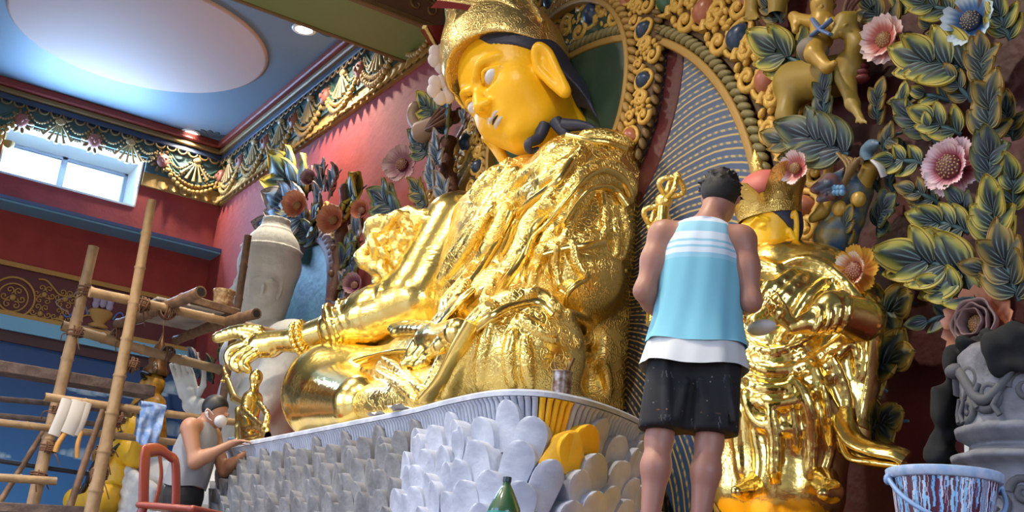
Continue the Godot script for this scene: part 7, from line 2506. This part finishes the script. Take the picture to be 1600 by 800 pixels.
# ---------------------------------------------------------------- right corner: carved pillar, cloth, bucket
func build_right_corner():
	var c := at(1597, 640, 0.95)
	c.y = 0.9
	var t := thing("carved_pillar", "grey round carved pillar with dragon relief and flanged rings at the right edge", "pillar", c)
	var stone := mottled("stone_grey", Color(0.34, 0.34, 0.36), Color(0.50, 0.50, 0.52), 0.7, 95, 3.0, 0.5)
	var b := Mb.new()
	b.lathe([Vector2(0, 0), Vector2(0.24, 0), Vector2(0.24, 0.06), Vector2(0.185, 0.10), Vector2(0.175, 0.20), Vector2(0.185, 0.31), Vector2(0.20, 0.335), Vector2(0.23, 0.345), Vector2(0.235, 0.365), Vector2(0.20, 0.375), Vector2(0.165, 0.395), Vector2(0.17, 0.41), Vector2(0.215, 0.435), Vector2(0.22, 0.46), Vector2(0.19, 0.47), Vector2(0.185, 0.50), Vector2(0.20, 0.62), Vector2(0.205, 0.72), Vector2(0.18, 0.75), Vector2(0, 0.75)], 48)
	b.put("shaft", stone, t)
	var rel := mat("relief_dark", Color(0.30, 0.30, 0.31), 0.7)
	var on := func(an, y, out): return Vector3(cos(an) * (0.198 + out), y, sin(an) * (0.198 + out))
	# angles: the camera looks from +z and +x
	for q in [[2.30, 0.60, 0.07, 1.0], [1.55, 0.56, 0.06, -1.0], [1.95, 0.62, 0.05, 1.0], [1.25, 0.66, 0.06, 1.0], [2.05, 0.52, 0.045, -1.0], [0.9, 0.58, 0.06, 1.0], [2.1, 0.22, 0.06, 1.0], [1.5, 0.20, 0.06, -1.0], [1.0, 0.24, 0.05, 1.0], [2.6, 0.24, 0.05, -1.0]]:
		b = Mb.new()
		var pts := PackedVector3Array()
		var rr := PackedFloat32Array()
		for i in 22:
			var f := i / 21.0
			var a: float = f * 8.5 * q[3]
			var rad: float = q[2] * (1.0 - 0.8 * f)
			pts.append(on.call(q[0] + cos(a) * rad / 0.2, q[1] + sin(a) * rad, -0.01 if q[1] > 0.45 else -0.022))
			rr.append(0.015 * (1.15 - 0.5 * f))
		b.tube(pts, rr, 7)
		b.put("cloud_scroll", rel, t)
	b = Mb.new()                                                       # dragon body winding round
	var dp := []
	for i in 12:
		var f := i / 11.0
		dp.append(on.call(2.7 - f * 2.1, 0.60 + 0.06 * sin(f * 9.0), 0.0))
	var sp := spline(dp, 4)
	var dr := PackedFloat32Array()
	for i in sp.size(): dr.append(0.024 * (1.1 - 0.6 * i / sp.size()))
	b.tube(sp, dr, 9)
	b.ball(on.call(2.35, 0.665, 0.015), Vector3(0.04, 0.028, 0.03), 12, 8)
	for q in [[2.1, 0.56], [1.7, 0.60], [1.3, 0.57], [2.45, 0.57]]: b.tube(PackedVector3Array([on.call(q[0], q[1], 0.0), on.call(q[0] + 0.12, q[1] - 0.05, 0.008), on.call(q[0] + 0.02, q[1] - 0.085, 0.005)]), 0.010, 7)
	b.put("dragon", rel, t)
	# black cloth draped over its top
	var s := Sdf.new(c + Vector3(-0.40, 0.30, -0.30), c + Vector3(0.34, 0.86, 0.36), 0.012)
	s.k = 0.02
	s.rbox(c + Vector3(0.0, 0.765, 0.04), Vector3(0.17, 0.022, 0.13), 0.02, Basis(Vector3.BACK, 0.08))
	s.rbox(c + Vector3(0.10, 0.70, 0.17), Vector3(0.09, 0.075, 0.05), 0.03, Basis(Vector3.UP, 0.3))
	s.rbox(c + Vector3(-0.215, 0.66, 0.07), Vector3(0.030, 0.12, 0.055), 0.025, Basis(Vector3.BACK, -0.25))
	s.rbox(c + Vector3(-0.25, 0.50, 0.08), Vector3(0.032, 0.13, 0.06), 0.022, Basis(Vector3.BACK, -0.05))
	s.rbox(c + Vector3(-0.255, 0.385, 0.085), Vector3(0.038, 0.025, 0.066), 0.015)
	s.cap(c + Vector3(-0.15, 0.76, 0.05), c + Vector3(-0.21, 0.72, 0.07), 0.04, 0.04)
	s.cap(c + Vector3(-0.02, 0.79, 0.0), c + Vector3(0.15, 0.80, -0.02), 0.04, 0.05)
	s.warp(func(p): return 0.010 * sin(p.x * 60.0 + p.y * 25.0) + 0.008 * sin(p.y * 40.0 + p.z * 50.0))
	part(s.mesh(), "black_cloth", mat("cloth_black", Color(0.028, 0.03, 0.034), 0.9), self)
	var cl := get_child(get_child_count() - 1)
	tag(cl, "black cloth draped over the top of the carved grey pillar", "cloth")
	var wp := thing("white_strip", "narrow white board standing upright behind the carved pillar's left side", "board", Vector3(c.x - 0.26, 0.9, c.z - 0.10))
	b = Mb.new()
	b.bevel_box(Vector3(-0.012, 0, -0.05), Vector3(0.012, 0.50, 0.05), 0.003)
	b.put("board", M["window_white"], wp)
	# bucket
	var bp := at(1475, 738, 1.60)
	bp.y = 0.9
	var H := at(1475, 738, 1.60).y - 0.9
	t = thing("paint_bucket", "bucket streaked with blue, white and maroon paint at bottom right", "bucket", bp)
	var im := Image.create(256, 128, false, Image.FORMAT_RGB8)
	im.fill(Color(0.30, 0.08, 0.16))
	var r := RandomNumberGenerator.new()
	r.seed = 12
	var cs := [Color(0.72, 0.80, 0.86), Color(0.42, 0.66, 0.84), Color(0.80, 0.82, 0.86), Color(0.38, 0.12, 0.22), Color(0.55, 0.74, 0.86)]
	for i in 170:
		var x := r.randi() % 256
		var y0 := r.randi() % 70 - 20
		var ln := 15 + r.randi() % 85
		var w := 1 + r.randi() % 4
		var col: Color = cs[r.randi() % 5]
		for y in ln:
			if y0 + y < 0 or y0 + y > 127: continue
			for dx in w: im.set_pixel((x + dx + int(1.5 * sin(y * 0.2 + i))) & 255, y0 + y, col)
	var bm := mat("bucket_paint", Color.WHITE, 0.45)
	bm.albedo_texture = ImageTexture.create_from_image(im)
	b = Mb.new()
	b.lathe([Vector2(0.122, 0.0), Vector2(0.126, 0.03), Vector2(0.150, H - 0.02)], 40)
	for i in b.uv.size(): b.uv[i] = Vector2(float(i % 40) / 40.0 * 2.0, 1.0 - clampf(b.v[i].y / H, 0, 1))
	b.put("bucket_wall", bm, t)
	b = Mb.new()
	b.lathe([Vector2(0.145, H - 0.03), Vector2(0.162, H - 0.028), Vector2(0.166, H - 0.004), Vector2(0.160, H), Vector2(0.143, H), Vector2(0.140, H - 0.02), Vector2(0.118, 0.02), Vector2(0, 0.02)], 40)
	b.put("rim", mottled("rim_blue", Color(0.55, 0.66, 0.78), Color(0.74, 0.78, 0.84), 0.5, 97, 9.0, 0.1), t)
	b = Mb.new()
	var hp := []
	var rx := Vector3(RX.x, 0, RX.z).normalized()
	var fw := Vector3(-FW.x, 0, -FW.z).normalized()
	for i in 11:
		var an := PI * i / 10
		hp.append(rx * cos(an) * 0.165 + fw * (sin(an) * 0.155 + 0.0) + Vector3(0, H - 0.03 - 0.13 * sin(an), 0))
	b.tube(spline(hp, 3), 0.007, 8)
	b.put("handle", mat("handle_blue", Color(0.48, 0.60, 0.74), 0.5), t)
	for q: float in [-1.0, 1.0]:
		b = Mb.new()
		b.ball(rx * q * 0.163 + Vector3(0, H - 0.035, 0), Vector3(0.014, 0.018, 0.014), 10, 6)
		b.put("handle_lug", mat("handle_blue", Color.WHITE), t)

# ---------------------------------------------------------------- chair and small things
func build_small_things():
	# red-brown plastic chair
	var cp := at_x(284, 794, -7.65)
	var t := thing("plastic_chair", "red-brown plastic chair with open arched back beside the bent worker", "chair", Vector3(cp.x, 0.62, cp.z))
	var f := Vector3(0.75, 0, -0.66)
	t.basis = Basis(Vector3.UP.cross(-f).normalized(), Vector3.UP, -f)         # x right, z backwards
	var red := bumped("chair_red", Color(0.50, 0.19, 0.13), 0.35, 0.0, normal_of(noise_tex(98, 0.03, 3), 2.0), 3.0, 0.1)
	var H := 0.45
	var top := at_x(260, 699, -7.65).y - 0.62
	var b := Mb.new()
	var arch := []
	for q in [[-0.19, H - 0.02, 0.16], [-0.195, H + 0.15, 0.19], [-0.18, H + 0.32, 0.225], [-0.13, top - 0.025, 0.245], [0.0, top, 0.25], [0.13, top - 0.025, 0.245], [0.18, H + 0.32, 0.225], [0.195, H + 0.15, 0.19], [0.19, H - 0.02, 0.16]]: arch.append(Vector3(q[0], q[1], q[2]))
	b.tube(spline(arch, 6), 0.044, 12, 0.5, Vector3(0, 0, 1))
	b.put("back_frame", red, t)
	for x in [0.0]:
		b = Mb.new()
		b.tube(spline([Vector3(x + 0.06, H, 0.165), Vector3(x * 1.05, H + 0.2, 0.195), Vector3(x * 1.1, top - 0.02, 0.245)], 5), 0.020, 10, 0.5, Vector3(0, 0, 1))
		b.put("back_slat", red, t)
	var s := Sdf.new(Vector3(-0.27, H - 0.07, -0.28), Vector3(0.27, H + 0.05, 0.25), 0.011)
	s.k = 0.015
	s.rbox(Vector3(0, H - 0.008, -0.02), Vector3(0.225, 0.018, 0.215), 0.015)
	s.chain([Vector3(-0.22, H - 0.01, 0.18), Vector3(-0.23, H - 0.01, -0.22), Vector3(0.23, H - 0.01, -0.22), Vector3(0.22, H - 0.01, 0.18)], 0.020)
	s.ell(Vector3(0, H + 0.045, -0.02), Vector3(0.19, 0.045, 0.18), Basis.IDENTITY, 0.015, true)
	part(s.mesh(), "seat", red, t)
	for q in [[-0.20, -0.20, -0.235, -0.25], [0.20, -0.20, 0.235, -0.25], [-0.19, 0.16, -0.225, 0.24], [0.19, 0.16, 0.225, 0.24]]:
		b = Mb.new()
		b.tube(PackedVector3Array([Vector3(q[0], H - 0.02, q[1]), Vector3(q[2], 0.0, q[3])]), PackedFloat32Array([0.030, 0.022]), 10)
		b.put("leg", red, t)
	# rusty can with brushes on the base
	var c := at(877, 612, 1.18)
	c.y = BASE_TOP
	t = thing("tin_can", "rusty tin can holding two brushes on the lotus base by the gold knee", "can", c)
	b = Mb.new()
	b.lathe([Vector2(0, 0), Vector2(0.050, 0), Vector2(0.052, 0.006), Vector2(0.049, 0.012), Vector2(0.049, 0.128), Vector2(0.053, 0.134), Vector2(0.053, 0.14), Vector2(0.046, 0.14), Vector2(0.046, 0.02), Vector2(0, 0.02)], 28)
	var cm := mottled("can_rust", Color(0.34, 0.22, 0.16), Color(0.60, 0.58, 0.58), 0.35, 99, 6.0, 0.3)
	cm.metallic = 0.6
	b.put("can", cm, t)
	for q in [[-0.055, 0.19, 0.02], [0.06, 0.21, -0.02]]:
		b = Mb.new()
		b.tube(PackedVector3Array([Vector3(-q[0] * 0.3, 0.03, 0), Vector3(q[0], q[1], q[2])]), PackedFloat32Array([0.006, 0.008]), 8)
		b.put("brush", mat("brush_wood", Color(0.42, 0.28, 0.15), 0.6), t)
	c = at(905, 616, 1.02)
	t = thing("stone_block", "small grey block lying on the lotus base right of the tin can", "block", Vector3(c.x, BASE_TOP, c.z))
	b = Mb.new()
	b.bevel_box(Vector3(-0.07, 0, -0.04), Vector3(0.07, 0.035, 0.04), 0.006)
	b.put("block", M["grey_clay"], t)
	# crumpled papers
	var paper := mat("paper_white", Color(0.78, 0.77, 0.76), 0.8)
	for q in [[598, 634, 1.40, 0.10, BASE_TOP, "crumpled white paper on the lotus base under the polished gold leg"], [624, 634, 1.46, 0.09, BASE_TOP, "white paper hanging over the lotus base edge, right of the other paper"], [1165, 792, 0.98, 0.12, 1.03, "torn white paper on the yellow lotus base beside the worker's leg"], [1292, 776, 0.86, 0.07, 1.03, "small white paper at the right boot of the smaller statue"]]:
		var p := at(q[0], q[1], q[2])
		t = thing("paper", q[5], "paper", Vector3(p.x, q[4], p.z))
		b = Mb.new()
		var gp := PackedVector3Array()
		for i in 7:
			for k in 7:
				var u := k / 6.0 - 0.5
				var v := i / 6.0 - 0.5
				gp.append(Vector3(u * q[3] * 1.6, 0.008 + 0.022 * absf(sin(u * 4.0 + v * 3.0 + q[0])) + 0.008 * absf(sin(v * 7.0)), v * q[3] * 1.2))
		b.grid(gp, 7, 7, false, false)
		for i in gp.size(): gp[i].y -= 0.003
		b.grid(gp, 7, 7, false, true)
		b.put("sheet", paper, t)
	c = at(1190, 512, 1.02)                                            # the white bowl or cloth before the chest
	t = thing("paper", "white folded cloth-like sheet held at the smaller statue's chest, right of the worker", "paper", c)
	b = Mb.new()
	b.ball(Vector3.ZERO, Vector3(0.075, 0.032, 0.05), 14, 8, Basis(Vector3.BACK, 0.1))
	b.put("sheet", paper, t)
	# green bottle
	c = at(793, 745, 1.83)
	var top_y := c.y - 0.9
	t = thing("green_bottle", "green plastic drink bottle with dark cap in front of the lotus base", "bottle", Vector3(c.x, 0.9, c.z))
	b = Mb.new()
	var prof := []
	for q in [[0, 0], [0.05, 0.0], [0.068, 0.02], [0.070, 0.07], [0.072, 0.118], [0.066, 0.142], [0.046, 0.185], [0.026, 0.222], [0.017, 0.238], [0.016, 0.252]]: prof.append(Vector2(q[0], q[1] * top_y / 0.27))
	b.lathe(prof, 28)
	var gm := mat("bottle_green", Color(0.03, 0.26, 0.09), 0.08)
	gm.clearcoat_enabled = true
	gm.clearcoat = 1.0
	b.put("bottle", gm, t)
	b = Mb.new()
	b.lathe([Vector2(0.0175, top_y - 0.024), Vector2(0.0185, top_y - 0.022), Vector2(0.0185, top_y - 0.002), Vector2(0.016, top_y), Vector2(0, top_y)], 20)
	b.put("cap", mat("cap_dark", Color(0.10, 0.16, 0.20), 0.4), t)
	b = Mb.new()
	b.lathe([Vector2(0.0715, 0.045), Vector2(0.0735, 0.075), Vector2(0.0735, 0.115), Vector2(0.0725, 0.122)], 28)
	b.put("label", mat("label_teal", Color(0.10, 0.48, 0.42), 0.4), t)
	var away := (EYE - t.position)
	away.y = 0
	var yaw := atan2(away.x, away.z)
	for q in [["ie", -0.36, 0.100, 0.034, Color(0.75, 0.90, 0.86)], ["el", 0.10, 0.112, 0.020, Color(0.9, 0.75, 0.15)]]:
		var tm := TextMesh.new()
		tm.text = q[0]
		var sf := SystemFont.new()
		sf.font_names = PackedStringArray(["Droid Sans"])
		tm.font = sf
		tm.font_size = 64
		tm.pixel_size = q[3] / 64.0
		tm.depth = 0.002
		var an: float = yaw + q[1]
		part(tm, "lettering", mat("letters" + q[0], q[4], 0.4), t, Transform3D(Basis(Vector3.UP, an), Vector3(sin(an), 0, cos(an)) * 0.0738 + Vector3(0, q[2], 0)))
	# small gilded dancing figure at the far end of the base, beside the polished leg
	t = thing("gold_figurine", "slender gilded figurine with raised arm at the far left end of the lotus base", "figurine")
	s = Sdf.new(Vector3(-9.6, 1.66, 0.75), Vector3(-8.3, 2.55, 1.65), 0.011)
	s.k = 0.02
	s.chain([at(392, 690, 1.38), at(388, 655, 1.36), at(394, 625, 1.34)], [0.09, 0.075, 0.085])
	s.cap(at(394, 625, 1.34), at(398, 602, 1.33), 0.04, 0.036)
	s.ell(at(400, 590, 1.33), Vector3(0.055, 0.07, 0.055))
	s.chain([at(388, 634, 1.36), at(366, 622, 1.40), at(354, 590, 1.42), at(349, 578, 1.42)], [0.036, 0.032, 0.026, 0.022])
	hand(s, at(349, 578, 1.42), Vector3(-0.1, 1, 0), Vector3(0.3, 0, 1), Vector3(1, 0, 0), 0.12, 0.35)
	s.chain([at(372, 640, 1.42), at(373, 665, 1.43), at(372, 694, 1.44)], [0.028, 0.03, 0.034])
	for q in [[[404, 630], [418, 650], [410, 675]], [[380, 640], [398, 656], [418, 672]], [[382, 672], [402, 668], [424, 684]], [[380, 690], [400, 682], [440, 690]]]:
		var pts := []
		for p in q: pts.append(at(p[0], p[1], 1.42))
		s.chain(spline(pts, 4), 0.022)
	s.ell(at(405, 690, 1.36), Vector3(0.20, 0.05, 0.12))
	s.plane_cut(Vector3(0, BASE_TOP + 0.002, 0), Vector3.DOWN)
	part(s.mesh(), "body", M["gold"], t)
	b = Mb.new()
	for k in 12: b.ball(at(352, 596, 1.42) + Vector3(cos(TAU * k / 12) * 0.034, 0, sin(TAU * k / 12) * 0.034), Vector3.ONE * 0.009, 6, 5)
	b.put("bracelet", M["gold"], t)
	# phone-like shiny tool box by the worker's hand, box on the platform
	c = at(366, 686, 1.46)
	t = thing("foil_packet", "small blue-white foil packet at the bent worker's hand on the base edge", "packet", Vector3(c.x, BASE_TOP, c.z))
	b = Mb.new()
	b.bevel_box(Vector3(-0.05, 0, -0.03), Vector3(0.05, 0.055, 0.03), 0.012, Transform3D(Basis(Vector3.UP, 0.5), Vector3.ZERO))
	b.put("packet", mat("foil_blue", Color(0.50, 0.62, 0.78), 0.25, 0.5), t)
	c = at(293, 778, 1.62)
	t = thing("cardboard_box", "small open cardboard box behind the chair at the base's left end", "box", Vector3(c.x, 0.62, c.z))
	b = Mb.new()
	var bh := c.y - 0.62 + 0.06
	for q in [[Vector3(-0.12, 0, -0.09), Vector3(-0.112, bh, 0.09)], [Vector3(0.112, 0, -0.09), Vector3(0.12, bh, 0.09)], [Vector3(-0.12, 0, -0.09), Vector3(0.12, bh, -0.082)], [Vector3(-0.12, 0, 0.082), Vector3(0.12, bh, 0.09)], [Vector3(-0.12, 0, -0.09), Vector3(0.12, 0.008, 0.09)]]: b.box(q[0], q[1])
	b.put("box", mat("cardboard", Color(0.50, 0.37, 0.26), 0.85), t)
